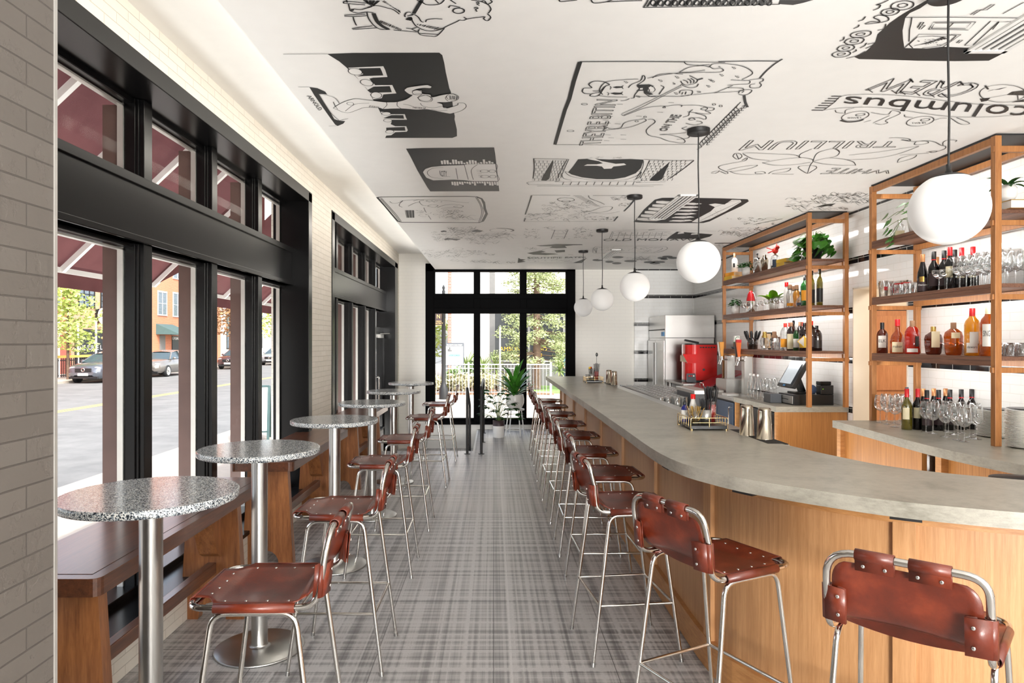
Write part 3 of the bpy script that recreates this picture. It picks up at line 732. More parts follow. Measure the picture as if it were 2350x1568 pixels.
m.text('SOUTHPIE EATER', (130,1090), (680,1080), (125,1074), (690,1070)).scribble(120,1096,600,1116,50,(10,24)).lines([[(40,1128),(640,1129)]], .02)
m.done('banner drawing with lettering by the far window')
m = Mural(1180, 330, 4.123)
m.lines([[(745,1030),(755,985),(830,968),(1100,966),(1380,970),(1450,985),(1420,1010),(1330,1034)],[(775,1030),(790,985),(1100,975),(1360,982),(1400,995),(1320,1030)],[(785,985),(775,1035)]], .014)
m.line([(745,1034),(850,1036),(1000,1030),(1330,1034)], .03).scribble(800,980,1380,1025,60,(16,50))
m.done('long oval stadium drawing crossed by a ceiling vent')
m = Mural(1180, 330, 4.123)
for x, y, a in ((790,1102,50),(980,1075,55),(900,1118,40),(970,1132,45),(1100,1112,60),(1280,1122,55),(1330,1132,50),(1370,1120,60),(1400,1082,45),(1450,1070,50),(1500,1082,45),(1420,1092,35)): m.ell((x,y),a,9,0,0,fill='k')
m.scribble(1060,1070,1300,1105,40,(30,90))
m.done('drawing of dark scattered leaves near the third vent')
# flower with lettering
m = Mural(1600, 290, 3.615)
m.text('TRILLIUM', (1690,128), (440,118), (1640,175), (345,200), .013).text('WHITE', (1625,368), (1130,346), (1590,392), (1020,396), .013)
m.lines([[(375,225),(450,222),(620,230),(800,238),(860,262)],[(380,230),(460,270),(600,285)],[(540,305),(700,275),(860,262),(950,275),(960,292)],[(540,305),(650,325),(800,320),(940,300)],[(845,262),(860,230),(950,190)],[(960,290),(990,230),(1060,200),(1140,188),(1180,210),(1160,245),(1100,262)],[(960,292),(1080,265),(1200,272),(1290,295),(1315,325)],[(960,295),(1060,315),(1200,325),(1310,325)],[(835,345),(860,330),(960,328),(992,345),(950,375),(915,392),(870,370),(835,345)],[(915,392),(935,330),(960,295)],[(1140,188),(1165,200),(1180,215)],[(1260,240),(1500,215),(1700,185),(1840,165)],[(1240,280),(1450,270),(1650,235),(1840,168)],[(1590,98),(1660,96),(1750,105),(1765,122),(1700,112)],[(1690,115),(1800,128),(1900,120),(1970,132),(2020,158),(2060,168),(2050,190),(1980,212),(1900,215)],[(2040,160),(2040,135),(2080,115),(2150,118),(2140,130)],[(1800,150),(1820,128),(1900,125),(1915,140),(1840,155),(1795,150)],[(1925,212),(1960,205),(1990,210),(1950,220),(1925,212)],[(1660,300),(1680,270),(1760,245),(1820,240),(1780,270),(1660,302)],[(1680,240),(1780,232),(1920,225)],[(115,385),(150,375),(185,372),(150,392),(115,390)],[(190,375),(240,395),(255,385),(210,365),(178,345),(190,330),(250,315),(330,300),(400,285),(415,262),(370,285)],[(300,240),(320,225),(360,232),(370,255),(335,275),(300,255),(300,240)],[(325,230),(335,255),(345,275)],[(250,365),(330,345),(420,330),(500,325),(440,350),(330,372),(240,375)],[(270,375),(330,395),(450,402),(560,392),(545,378),(490,380),(485,392),(540,395)],[(590,395),(640,370),(770,350),(740,378),(620,395),(800,400)]], .013)
m.done('fine line drawing of a three petalled flower with outlined lettering')
m = Mural(1600, 290, 3.615)
m.scribble(730,600,1100,690,60,(30,120)).scribble(1100,560,1420,640,60,(40,130)).scribble(950,570,1200,600,26,(14,40),.012)
m.fill([(985,668),(1060,648),(1150,640),(1120,655),(1030,668)]).fill([(720,665),(760,660),(780,668)]).fill([(1080,665),(1110,655),(1130,662)]).scribble(1170,676,1240,690,14,(14,40))
m.done('busy scribbled drawing left of the nearer wooden rack')
m = Mural(1640, 480, 5.6)
m.scribble(200,240,760,350,90,(30,120)).scribble(40,290,420,340,20,(60,160)).scribble(280,110,760,210,34,(20,60),.012).line([(500,200),(700,160),(870,128)], .025).ell((720,125),70,10,.01)
m.line([(0,440),(200,440),(400,440)], .11, smooth=False).scribble(10,455,240,520,40,(30,90))
m.done('sketch of figures above the farther wooden rack')
# scarf and players
m = Mural(1850, 0, 4.7)
m.text('columbus', (2440,1150), (440,1040), (2330,1300), (365,1148))
m.text('CREW', (1950,905), (830,842), (1600,1060), (635,975), .014)
for i in range(7): m.line([(385-i*33,1042+i*25),(270-i*35,1040+i*25)], .024, smooth=False)
m.lines([[(190,1190),(300,1110),(385,1040),(600,1020),(900,1025),(1200,1050),(1550,1095),(1900,1128),(2350,1138)],[(190,1190),(400,1165),(700,1158),(1000,1185),(1300,1230),(1600,1262),(2000,1262),(2350,1235)]], .011)
for x, y in ((720,1000),(1230,1035),(980,1015),(1385,1050),(1525,1055),(1070,1020)): m.line([(x,y),(x-60,y-40)], .012)
for x, y in ((1120,850),(1450,870),(1660,880),(1930,925),(1770,905)): m.line([(x,y),(x+35,y+40)], .02)
m.ell((2120,1010),250,95,.011).fill([(1870,1065),(1990,1055),(1950,1090),(1890,1100)]).fill([(2160,1025),(2220,990),(2350,975),(2350,1030)]).fill([(2020,970),(2170,940),(2090,965)]).fill([(2210,1105),(2350,1070),(2350,1100)])
m.lines([[(1990,1055),(2160,1025)],[(2280,1030),(2285,1080)],[(2020,970),(1960,985)]], .01)
for cx, cy, s_ in ((530,1255,1),(1230,1310,1)):
    m.ell((cx,cy),150,48,.012,-.15).ell((cx+55,cy-15),50,12,.012,-.1).hatch((cx-90,cy+15),(cx+60,cy+10),(cx-80,cy+25),(cx+70,cy+22),8,.008)
m.line([(370,1300),(450,1318),(560,1310),(620,1290)], .035)
m.lines([[(315,1190),(330,1215),(420,1225)],[(420,1225),(430,1190),(520,1165)],[(700,1215),(870,1240),(930,1195),(1015,1225),(860,1300),(880,1325),(820,1345),(740,1335)],[(720,1330),(900,1250)],[(1060,1240),(1070,1262),(1150,1270)],[(1380,1300),(1450,1280),(1520,1275)],[(1560,1275),(1640,1330),(1700,1345),(1760,1330),(1620,1270)],[(620,1320),(700,1300)]], .011)
m.done('drawing of a fringed scarf with gothic lettering held by two players')
# bubble lettering and a house
m = Mural(1850, 0, 4.7)
m.fill([(520,615),(640,560),(740,470),(770,370),(860,290),(900,250),(1000,180),(1080,130),(1150,90),(1310,0),(1360,0),(1230,90),(1120,140),(1070,190),(1055,260),(1040,330),(1045,420),(1060,520),(1300,525),(1480,505),(1700,515),(2000,520),(2210,510),(2200,530),(2080,600),(1970,655),(1600,660),(1200,655),(900,645),(570,638)])
for x, y, a, b in ((380,585,100,32),(430,520,95,32),(520,445,105,36),(590,370,115,34),(905,130,100,36),(1040,60,125,48)): m.ell((x,y),a,b,.014,-.12,wob=.04).ell((x,y),a*.42,b*.4,.012,-.12,wob=.1)
m.lines([[(630,260),(700,235),(790,240),(780,215),(730,190),(790,165),(870,180),(890,215),(850,235),(760,250),(640,262)],[(510,310),(560,290),(570,268)],[(560,230),(610,215),(640,180)],[(360,445),(400,430),(410,400)],[(580,520),(630,495),(650,465)],[(500,570),(540,550),(535,535)],[(720,112),(780,90),(800,55),(760,55),(830,30),(890,0)],[(770,330),(840,310),(860,260)],[(430,632),(560,600),(640,555)],[(640,525),(720,490),(735,465),(660,480)]], .014)
m.lines([[(1060,190),(1500,185),(2000,192),(2280,195)],[(1140,190),(1130,260),(1115,320),(1110,450)],[(1060,520),(1220,370),(1670,375),(1480,505)],[(1320,320),(1370,240),(1830,238),(1750,325),(1320,318)],[(1350,308),(1390,250),(1780,248),(1720,310),(1350,306)],[(1530,305),(1590,248)],[(1710,490),(1990,230),(2080,235),(1800,488),(1710,490)],[(2010,320),(2080,240),(2210,235)],[(1770,160),(1850,110),(1910,105),(2000,50),(2035,50),(1950,108),(1880,112),(1800,162)],[(2120,150),(2350,25)],[(1200,300),(1240,240),(1270,242),(1245,275),(1285,275),(1240,315),(1215,315),(1240,280)],[(1620,465),(1655,435),(1690,435),(1640,468)],[(1150,520),(1110,480),(1200,400),(1360,390),(1480,400),(1570,380),(1620,385),(1560,440),(1440,500),(1250,520)]], .011, smooth=False)
m.text('FUNSIE', (1165,495), (1540,415), (1300,470), (1480,400), .009).scribble(1200,415,1450,490,22,(14,36))
m.done('drawing of a pale house on black with bubble lettering')
# seated pig
m = Mural(750, 0, 5.222)
m.lines([[(235,0),(245,30)],[(200,40),(210,20),(300,20),(440,35),(480,38)],[(200,40),(300,48),(460,60)],[(260,50),(280,130)],[(480,38),(540,75),(470,100)],[(290,110),(320,118),(300,132)],[(285,130),(320,110),(420,115),(540,75),(620,70),(720,95),(800,118),(870,170)],[(280,130),(370,158),(480,145),(560,155)],[(210,185),(250,180),(460,170)],[(210,195),(330,200),(480,188)],[(315,205),(330,255),(355,305)],[(300,345),(420,325),(550,312)],[(310,355),(450,345),(600,335)],[(480,150),(500,220),(560,300),(640,350),(760,355)],[(800,360),(930,372),(1080,385)],[(950,338),(1020,345),(1080,328)],[(1010,345),(1080,378)],[(940,205),(935,180),(960,150),(1010,148)],[(965,190),(1030,180),(1015,170),(1060,180),(1100,210),(1130,255),(1160,268)],[(1010,205),(1030,260),(1080,320),(1180,365),(1280,372),(1370,350),(1450,310),(1560,260),(1590,240)],[(1185,265),(1200,238),(1290,225),(1385,230)],[(1090,385),(1110,350)],[(1090,380),(1130,420),(1250,435),(1320,430),(1410,340)],[(1110,402),(1330,412)],[(1140,20),(1190,55),(1280,60),(1360,45),(1410,0)],[(1300,0),(1340,40)],[(1480,0),(1550,45)],[(1460,95),(1490,68),(1600,90)],[(1590,240),(1640,245),(1700,225),(1890,200)],[(1640,205),(1680,230)],[(1730,0),(1850,20),(1930,55),(1960,90),(1965,120),(1935,160)],[(1925,165),(1965,210),(1925,250),(1880,225),(1900,200)],[(1850,20),(1890,10),(1925,50),(1980,25),(1960,0)],[(1790,35),(1810,25),(1825,40),(1800,48),(1830,65)],[(1765,100),(1790,88),(1812,100),(1785,112),(1800,140)],[(1080,0),(1130,30)]], .013)
m.line([(1140,0),(1090,80),(1040,165)], .035).line([(560,160),(600,250),(660,310),(740,352)], .04).line([(960,240),(990,215),(1010,225),(985,245)], .03)
m.ell((1580,130),68,32,.016)
m.hatch((660,20),(880,130),(690,5),(890,160),16).hatch((420,0),(640,10),(480,30),(560,70),9,.014).hatch((640,240),(900,350),(620,265),(880,370),18).hatch((1090,285),(1400,340),(1080,300),(1330,362),16)
m.done('line drawing of a seated pig holding a stick')
m = Mural(1250, 0, 3.615)
m.lines([[(120,0),(140,14),(270,0)],[(385,0),(410,25),(500,18),(560,0)],[(510,16),(650,10),(810,5)],[(820,65),(860,0)],[(825,63),(1100,58),(1500,50),(1850,38),(1950,36)]], .014)
for i in range(17): m.line([(850+i*62,56-i*.9),(890+i*62,0)], .02+.02*(i%2)); m.ell((900+i*60,24),22,22,.014)
m.fill([(1940,34),(1950,0),(2230,0),(2140,25),(2060,42)])
m.done('hatched drawing cut off at the top of the view')

# ------------------------------------------------------------------ ceiling vents
def vent(x0, x1, y0, y1, label):
    t = thing('ceiling_vent', label, 'vent', ((x0+x1)/2, (y0+y1)/2, ZC), 0, 'slot vents on the ceiling')
    w, l = (x1-x0)/2, (y1-y0)/2
    f = MB().box(-w,-w+.022,-l,l,-.012,0).box(w-.022,w,-l,l,-.012,0).box(-w,w,-l,-l+.03,-.012,0).box(-w,w,l-.03,l,-.012,0)
    f.build('frame', M['white_metal'], t, .002)
    MB().box(-w+.02,w-.02,-l+.02,l-.02,-.0025,-.0005).build('slot_backing', M['black_matte'], t)
    for k in range(4):
        x = -w+.022+(k+.5)*(2*w-.044)/4
        MB().box(x-.010,x+.010,-l+.02,l-.02,-.011,-.002).build('slat', M['white_metal'], t, .002)
vent(2.18, 2.37, 1.95, 3.17, 'white slot vent over the pale house drawing, nearest the camera')
vent(1.69, 1.875, 6.25, 7.48, 'white slot vent crossing the dark corn drawing')
vent(1.70, 1.875, 9.95, 11.1, 'white slot vent farthest away, near the far window')
# ------------------------------------------------------------------ pendants
def pendant(x, y, label, first=[None]):
    if first[0]: return dup(first[0], (x, y, 0), 0, label)
    t = thing('globe_pendant', label, 'pendant light', (x, y, 0), 0, 'globe pendants over the bar')
    zc, r = 2.14, .136
    MB().lathe([(.0,2.95),(.066,2.95),(.071,2.955),(.071,ZC-.001)], 32).build('canopy', M['black_matte'], t)
    MB().tube([(0,0,2.3),(.003,0,2.5),(-.002,0,2.75),(0,0,2.952)], .0042).build('cord', M['black_matte'], t)
    a = .50
    MB().lathe([(.0085,2.312),(.0085,2.285),(.012,2.285)]+[(r*1.012*math.sin(q), zc+r*1.012*math.cos(q)) for q in (.1,.2,.3,.4,a)]+[(r*.99*math.sin(a), zc+r*.99*math.cos(a))], 32).build('cap', M['black_matte'], t)
    MB().sph((0,0,zc), r, 48, 32).build('globe', M['globe'], t)
    first[0] = t; return t
pendant(1.745, 2.62, 'large looking white globe pendant nearest the camera')
pendant(1.30, 4.335, 'white globe pendant, second from the camera, in front of the farther rack')
pendant(1.30, 6.296, 'white globe pendant, middle one of the five')
pendant(1.303, 8.2, 'white globe pendant, fourth from the camera')
pendant(1.325, 10.1, 'smallest looking white globe pendant beside the far window')
# ------------------------------------------------------------------ terrazzo tables
def make_table(loc, label):
    t = thing('bar_table', label, 'table', loc, 0, 'terrazzo tables along the windows')
    r, h = .312, 1.067
    MB().lathe([(1e-4,h-.03),(r-.004,h-.03),(r,h-.026),(r,h-.004),(r-.004,h),(1e-4,h)], 64).build('tabletop', M['terrazzo'], t)
    for p in t.children[0].data.polygons: p.use_smooth = abs(p.normal.z) < .5
    MB().lathe([(.05,h-.055),(.17,h-.036),(.175,h-.0305)], 32, cap=True).build('mounting_plate', M['black_matte'], t)
    MB().cyl((0,0,.016),(0,0,h-.05),.0415,n=32).build('stem', M['steel'], t)
    MB().lathe([(.228,0),(.23,.004),(.23,.009),(.225,.0125),(.06,.017),(.045,.02),(.043,.03)], 64, cap=True).build('base', M['steel_disc'], t)
    return t
tl = ['round terrazzo table nearest the camera, beside the white brick column',
      'second terrazzo table from the camera, its shiny base disc in full view',
      'third terrazzo table from the camera, before the brick pier',
      'fourth terrazzo table from the camera, at the second window',
      'fifth terrazzo table from the camera',
      'farthest terrazzo table, beside the stair rail']
tpos = [(-1.285,2.56),(-1.245,3.63),(-1.16,4.98),(-1.14,6.40),(-1.16,7.92),(-1.15,9.5)]
tb = None
for (x, y), l in zip(tpos, tl):
    if tb is None: tb = make_table((x,y,0), l)
    else: dup(tb, (x,y,0), 0, l)

# ------------------------------------------------------------------ leather stools (built facing +x)
def make_stool(name, label):
    t = thing(name, label, 'bar stool')
    r = .011; zs = .765; hw = .2
    fr = [(-.215,-hw,.9),(-.245,-hw+.0,1.015),(-.245,hw,1.015),(-.215,hw,.9),(-.205,hw,zs),(.215,hw,zs),(.215,-hw,zs),(-.205,-hw,zs),(-.215,-hw,.9)]
    P = fillet([(-.215,0-hw,.9)]+fr[1:3]+[fr[4],fr[5],fr[6],fr[7],(-.2155,-hw,.899)], [0,.09,.09,.06,.06,.06,.06,0], 7)
    MB().tube(P[:-1], r, 10, closed=True).build('frame', M['chrome'], t)
    for sx in (1, -1):
        for sy in (1, -1):
            lp = fillet([(0.0,sy*hw*.985,zs-.019),(sx*.135,sy*hw*.985,zs-.019),(sx*.232,sy*.228,.0)], .05, 6)
            L = MB().tube(lp, .0095, 10).build('leg', M['chrome'], t)
            MB().cyl((sx*.2315,sy*.2278,0),(sx*.229,sy*.2265,.02),.0112,n=10).build('foot_cap', M['steel'], L)
    zf = .297
    q = lambda sx, sy: (sx*(.135+.097*(1-zf/.746)), sy*(hw*.985+.031*(1-zf/.746)), zf)
    f = MB()
    for a, b in (((1,1),(1,-1)),((1,-1),(-1,-1)),((-1,-1),(-1,1)),((-1,1),(1,1))): f.tube([q(*a), q(*b)], .0075, 8)
    f.build('footrest', M['chrome'], t)
    # one sling of hide: seat, curling up into the back
    top = zs+.0145
    def prof(u):      # u 0..1 along the hide from the front tube to the top tube
        P = [(.215,top),(.12,top),(.0,top-.001),(-.11,top),(-.172,.80),(-.210,.855),(-.231,.93),(-.2385,.985)]
        f_ = u*(len(P)-1); i = min(int(f_), len(P)-2); k = f_-i
        g = lambda j: Vector((*P[max(0,min(len(P)-1,j))],))
        a, b, c, d = g(i-1), g(i), g(i+1), g(i+2)
        return .5*((2*b)+(c-a)*k+(2*a-5*b+4*c-d)*k*k+(3*b-a-3*c+d)*k**3)
    def sheet(u0, u1, n, width):
        rows = []
        for i in range(n+1):
            u = u0+(u1-u0)*i/n; p = prof(u); w = width(u, p.x); row = []
            tg = (prof(min(1,u+.02))-prof(max(0,u-.02))).normalized(); nn = Vector((tg.y, -tg.x))   # points down / back
            k = min(1, max(0, (.215-p.x)/.09)) if u < .5 else .6
            for j in range(13):
                v = -1+2*j/12
                sag = .021*(1-v*v)*k
                row.append((p.x+(nn.x*sag if u >= .5 else 0), v*w, p.y+(-sag if u < .5 else nn.y*sag)))
            rows.append(row)
        return rows
    def wseat(u, x):
        if x > .128: return max(.142, hw-(x-.128)*1.6)
        if x < -.135: return max(.186, hw-(-.135-x)*.6)
        return hw
    mb = MB(); mb.grid(sheet(.0,.56,30,wseat))
    for sy in (1, -1):      # the hide folded round the side tubes
        n = 10; v = []
        for x in (-.135, .128):
            for k in range(n+1):
                a = PI*.5-PI*1.4*k/n
                v.append((x, sy*(hw+.0155*math.cos(a)), zs+.0155*math.sin(a)))
        mb.add(v, [(k,k+1,n+2+k,n+1+k) for k in range(n)], True)
    n = 10; v = []
    for y in (-.142, .142):
        for k in range(n+1):
            a = PI*.5-PI*1.4*k/n
            v.append((.215+.0155*math.cos(a), y, zs+.0155*math.sin(a)))
    mb.add(v, [(k,k+1,n+2+k,n+1+k) for k in range(n)], True)
    mb.m = 1
    rv = [(.172,y,zs+(.0105 if abs(y) > .05 else .0065)) for y in (-.1,-.035,.035,.1)]
    for sy in (1, -1): rv += [(x,sy*.165,zs+.0092) for x in (-.105,-.035,.035,.105)]
    for p in rv: mb.sph(p, .0042, 8, 5, (1,1,.4))
    mb.build('seat', [M['leather'], M['chrome']], t, solid=.0032)
    mb = MB(); bk = sheet(.56,1.0,14,lambda u, x: .186-.036*max(0,(u-.80)/.2)**3)
    mb.grid(bk)
    tx, tz = -.245, 1.015
    for y0 in (-.118, .018):    # two straps over the top tube
        n = 12; v = []
        for y in (y0, y0+.1):
            for k in range(n+1):
                a = -PI*.35+PI*1.75*k/n
                v.append((tx+.0155*math.cos(a), y, tz+.0155*math.sin(a)))
            v.append((tx-.002, y, tz-.045)); v.insert(len(v)-n-2, (tx+.012, y, tz-.045))
        m_ = n+3
        mb.add(v, [(k,k+1,m_+k+1,m_+k) for k in range(m_-1)], True)
    for sy in (1, -1):          # side flaps round the uprights
        n = 10; v = []
        for z, xx in ((.80,-.208),(.905,-.2165)):
            for k in range(n+1):
                a = PI*.95-PI*1.6*k/n
                v.append((xx-.0155*math.sin(a)*1.0, sy*(hw-.0155*math.cos(a)*1.0), z))
            v.append((xx-.022, sy*.145, z))
        m_ = n+2
        mb.add(v, [(k,k+1,m_+k+1,m_+k) for k in range(m_-1)], True)
    for sy in (1, -1):
        v = [(-.2245,sy*.205,.80),(-.2325,sy*.205,.905),(-.2475,sy*.145,.905),(-.236,sy*.145,.80)]
        mb.add(v, [(0,1,2,3)], True)
    mb.m = 1
    for y0 in (-.118, .018):
        for dy in (.022, .078): mb.sph((tx-.006,y0+dy,tz-.03), .0045, 8, 5, (.4,1,1))
    for sy in (1, -1):
        for z in (.825, .88): mb.sph((-.2415-(z-.825)*.1,sy*.165,z), .0045, 8, 5, (.4,1,1))
    mb.build('backrest', [M['leather'], M['chrome']], t, solid=.0032)
    return t
st = make_stool('bar_stool', 'x'); used = [False]
def stool(x, y, rz, label, group):
    o = st if not used[0] else dup(st, (x,y,0), rz)
    if not used[0]: st.location = (x,y,0); st.rotation_euler = (0,0,rz); used[0] = True
    tag(o, label, 'bar stool', group)
g1, g2 = 'stools at the terrazzo tables', 'stools along the bar'
o5 = ['nearest', 'second', 'third', 'fourth', 'fifth', 'farthest']
for (x, y, a), l in zip([(-.785,2.42,181),(-.775,3.56,179.5),(-.80,4.93,180.5),(-.79,6.1,180),(-.76,7.85,179),(-.75,9.53,180)],
    ['chrome and brown leather stool facing the window, nearest on the left of the aisle',
     'leather stool facing the window at the second terrazzo table',
     'leather stool facing the window at the third terrazzo table',
     'leather stool facing the window at the fourth terrazzo table',
     'leather stool facing the window at the fifth terrazzo table',
     'leather stool facing the window at the farthest terrazzo table, by the stair rail']):
    stool(x, y, math.radians(a), l, g1)
stool(1.30, 2.08, math.radians(47.5), 'leather stool seen from behind, cut off at the lower right corner', g2)
stool(.875, 2.73, math.radians(27), 'leather stool angled at the curve of the bar, second from the camera', g2)
for i, ((x, y, a), l) in enumerate(zip([(.70,3.68,7),(.735,4.52,2),(.73,5.4,0),(.735,6.34,1),(.73,7.23,0),(.74,8.19,-1),(.755,9.17,0),(.765,10.06,0)],
    ['first', 'second', 'third', 'fourth', 'fifth', 'sixth', 'seventh', 'eighth and last'])):
    stool(x, y, math.radians(a), 'leather stool at the straight side of the bar, %s counted from the camera' % l, g2)

# ------------------------------------------------------------------ walnut benches
def make_bench(loc, label):
    t = thing('bench', label, 'bench', loc, 0, 'walnut benches under the windows')
    x0, x1, L, z1, z0 = -.225, .225, 1.86, .772, .705
    mb = MB().prism(rrect(x0,x1,0,L,.035), z0, z1)
    seat = mb.build('seat_frame', M['walnut'], t, .008)
    MB().box(x0+.05,x1-.05,.05,L-.05,z1-.004,z1+.0015).build('seat_panel', M['walnut'], t)
    for y, s in ((.13,1), (L-.32,-1)):
        tp, bt = .145, .188
        ar = arc((0,.0), .075, 0, PI, 8)
        poly = [(-bt,0),(-.085,0)]+[(-p[0]*1.1,p[1]*1.35) for p in ar]+[(.085,0),(bt,0),(tp,z0),(-tp,z0)]
        Mx = Matrix(((1,0,0,0),(0,0,1,y),(0,1,0,0),(0,0,0,1)))
        MB().prism(poly, 0, .06, Mx).build('leg', M['walnut_leg'], t, .006)
        ys = y+.06 if s > 0 else y
        mb = MB()
        p = [(0,.70),(.20,.70),(.05,.40),(0,.37)]
        if s < 0: p = [(-a, b) for a, b in p]
        My = Matrix(((0,0,1,-.055),(1,0,0,ys),(0,1,0,0),(0,0,0,1)))
        mb.prism(p, 0, .11, My); mb.build('knee_brace', M['walnut_leg'], t, .004)
    MB().box(-.025,.025,.16,L-.30,.27,.335).build('stretcher', M['walnut'], t, .004)
    return t
bn = make_bench((-1.655,2.47,0), 'long walnut bench nearest the camera, cut by the brick column')
dup(bn, (-1.655,4.865,0), 0, 'walnut bench standing end-on behind the second terrazzo table')
dup(bn, (-1.655,7.4,0), 0, 'farthest walnut bench, under the second window')

# ------------------------------------------------------------------ stair rails
def rail(name, label, pts, posts):
    t = thing(name, label, 'railing', (pts[0][0], pts[0][1], 0), 0, 'black handrails at the entry stair')
    o = Vector((pts[0][0], pts[0][1], 0)); P = [Vector(p)-o for p in pts]
    MB().tube(fillet(P, .06, 6), .019, 10).build('handrail', M['black_matte'], t)
    for a, z0, z1 in posts:
        p = Vector((a[0], a[1], 0))-o
        MB().cyl((p.x,p.y,z0+.004),(p.x,p.y,z1),.019,n=12).build('post', M['black_matte'], t)
        MB().cyl((p.x,p.y,z0),(p.x,p.y,z0+.006),.045,n=16).build('post_flange', M['black_matte'], t)
    return t
rail('stair_railing', 'black handrail sloping down into the entry stair', [(-.385,9.93,.6),(-.385,9.93,.965),(-.385,11.0,.62),(-.385,11.0,.5)], [((-.385,9.93),0,.8),((-.385,11.0),-.36,.58)])
rail('stair_railing', 'level black handrail beside the potted plants', [(-.18,9.93,.6),(-.18,9.93,.97),(-.18,12.2,.97),(-.18,12.2,.6)], [((-.18,9.93),0,.8),((-.18,11.1),0,.96),((-.18,12.2),0,.8)])
MB().tube([(0,.03,.52),(0,2.24,.52)], .012, 8).build('mid_rail', M['black_matte'], [o for o in C.objects if o.name.startswith('stair_railing') and o.parent is None][-1])

# ------------------------------------------------------------------ potted plants by the far window
def leaf_strip(mb, base, az, L, w, elev, bend, n=8, fold=.25, taper=True):
    base = Vector(base); d = Vector((math.cos(az), math.sin(az), 0)); sd = Vector((-d.y, d.x, 0)); rows = []; p = base.copy(); e = elev
    for i in range(n+1):
        u = i/n
        ww = w*(math.sin(PI*min(1, .12+.88*u))**.7 if taper else 1)*(1-.05*u)
        if i == n: ww = w*.03
        up = Vector((0,0,1))*math.cos(e)-d*math.sin(e)
        rows.append([p-sd*ww+up*fold*ww, p.copy(), p+sd*ww+up*fold*ww])
        p = p+(d*math.cos(e)+Vector((0,0,1))*math.sin(e))*L/n; e -= bend/n
    mb.grid(rows)
# stand + dracaena
ps = thing('plant_stand', 'white round metal stool holding the white pot', 'stool', (.37,11.93,0))
MB().cyl((0,0,.44),(0,0,.465),.165,n=32).build('seat', M['white_metal'], ps, .004)
for a in (.5, 2.07, 3.64, 5.21):
    c, s_ = math.cos(a), math.sin(a)
    MB().tube([(.13*c,.13*s_,.44),(.19*c,.19*s_,0)], .011, 8).build('leg', M['white_metal'], ps)
MB().tube([(.175*math.cos(a),.175*math.sin(a),.1) for a in [k*PI/2+.5 for k in range(4)]], .007, 8, closed=True).build('footrest', M['white_metal'], ps)
pl = thing('potted_dracaena', 'sword leaved plant in a white rounded pot on the white stool', 'plant', (.37,11.93,.465))
MB().lathe([(.09,0),(.13,.03),(.158,.1),(.16,.17),(.15,.235),(.147,.252),(.137,.252),(.138,.225),(1e-4,.222)], 36, cap=False).build('pot', M['ceramic'], pl)
mb = MB()
for i in range(40):
    u = i/40; az = i*2.4+RN.uniform(-.2,.2); L = .42+.2*RN.random(); el = .55+.95*u+RN.uniform(-.1,.1)
    leaf_strip(mb, (.015*math.cos(az),.015*math.sin(az),.2+.12*u), az, L, .034+.01*RN.random(), el, .6+.5*RN.random())
mb.build('foliage', M['leaf'], pl)
MB().cyl((0,0,.2),(0,0,.36),.02,.015).build('stalk', M['stem_green'], pl)
pl = thing('potted_philodendron', 'lobed leaf plant in a two tone pot on the floor, left of the white stool', 'plant', (.085,11.66,0))
mb = MB(); mb.lathe([(.09,0),(.1,.01),(.1,.2)], 28, cap=False); mb.m = 1; mb.lathe([(.1,.2),(.1,.29),(.09,.295),(.088,.25),(1e-4,.25)], 28); mb.build('pot', [M['ceramic'], M['plum_label']], pl)
mb = MB(); ms = MB()
for i in range(26):
    az = i*2.4; u = i/26; L = .14+.2*RN.random(); h = .33+.5*u
    tip = Vector((math.cos(az)*L*(1.2-u*.5), math.sin(az)*L*(1.2-u*.5), h))
    ms.tube(spline([(0,0,.25),(tip.x*.3,tip.y*.3,.25+(h-.25)*.7),tip], 3), .004, 5)
    for k in range(7):
        leaf_strip(mb, tip, az+(k-3)*.45, .13-.014*abs(k-3), .024, .1-.12*abs(k-3)+RN.uniform(-.2,.2), .5, 4)
mb.build('foliage', M['leaf_dark'], pl); ms.build('stalks', M['stem_green'], pl)
# ------------------------------------------------------------------ the bar
front = [(.853,11.2),(.853,9),(.852,7),(.848,5.5),(.842,4.4),(.836,3.586),(.866,3.208),(.933,3.0),(1.036,2.804),(1.197,2.618),(1.397,2.433),(1.6,2.315),(1.85,2.21),(2.2,2.1),(2.7,2.0),(3.3,1.96)]
inner = [(3.3,2.62),(2.7,2.64),(2.35,2.70),(2.16,2.783),(1.94,2.93),(1.782,3.106),(1.687,3.367),(1.63,3.6),(1.594,3.775)]
fp = [(p.x, p.y) for p in spline([(a,b,0) for a, b in front], 8)]
ip = [(p.x, p.y) for p in spline([(a,b,0) for a, b in inner], 6)]
ZBT, TH = 1.067, .057
t = thing('bar_countertop', 'long concrete bar top curving round to the right', 'bar counter top', (0,0,0))
MB().prism(fp+ip+[(1.515,3.775),(1.515,11.2)], ZBT-TH, ZBT).build('slab', M['concrete'], t, .004)
def dense(path, step=.03):
    out = []
    for a, b in zip(path, path[1:]):
        L = math.hypot(b[0]-a[0], b[1]-a[1]); n = max(1, int(L/step))
        out += [(a[0]+(b[0]-a[0])*i/n, a[1]+(b[1]-a[1])*i/n) for i in range(n)]
    return out+[path[-1]]
dp = dense(fp); cum = [0]
for a, b in zip(dp, dp[1:]): cum.append(cum[-1]+math.hypot(b[0]-a[0], b[1]-a[1]))
TOT = cum[-1]
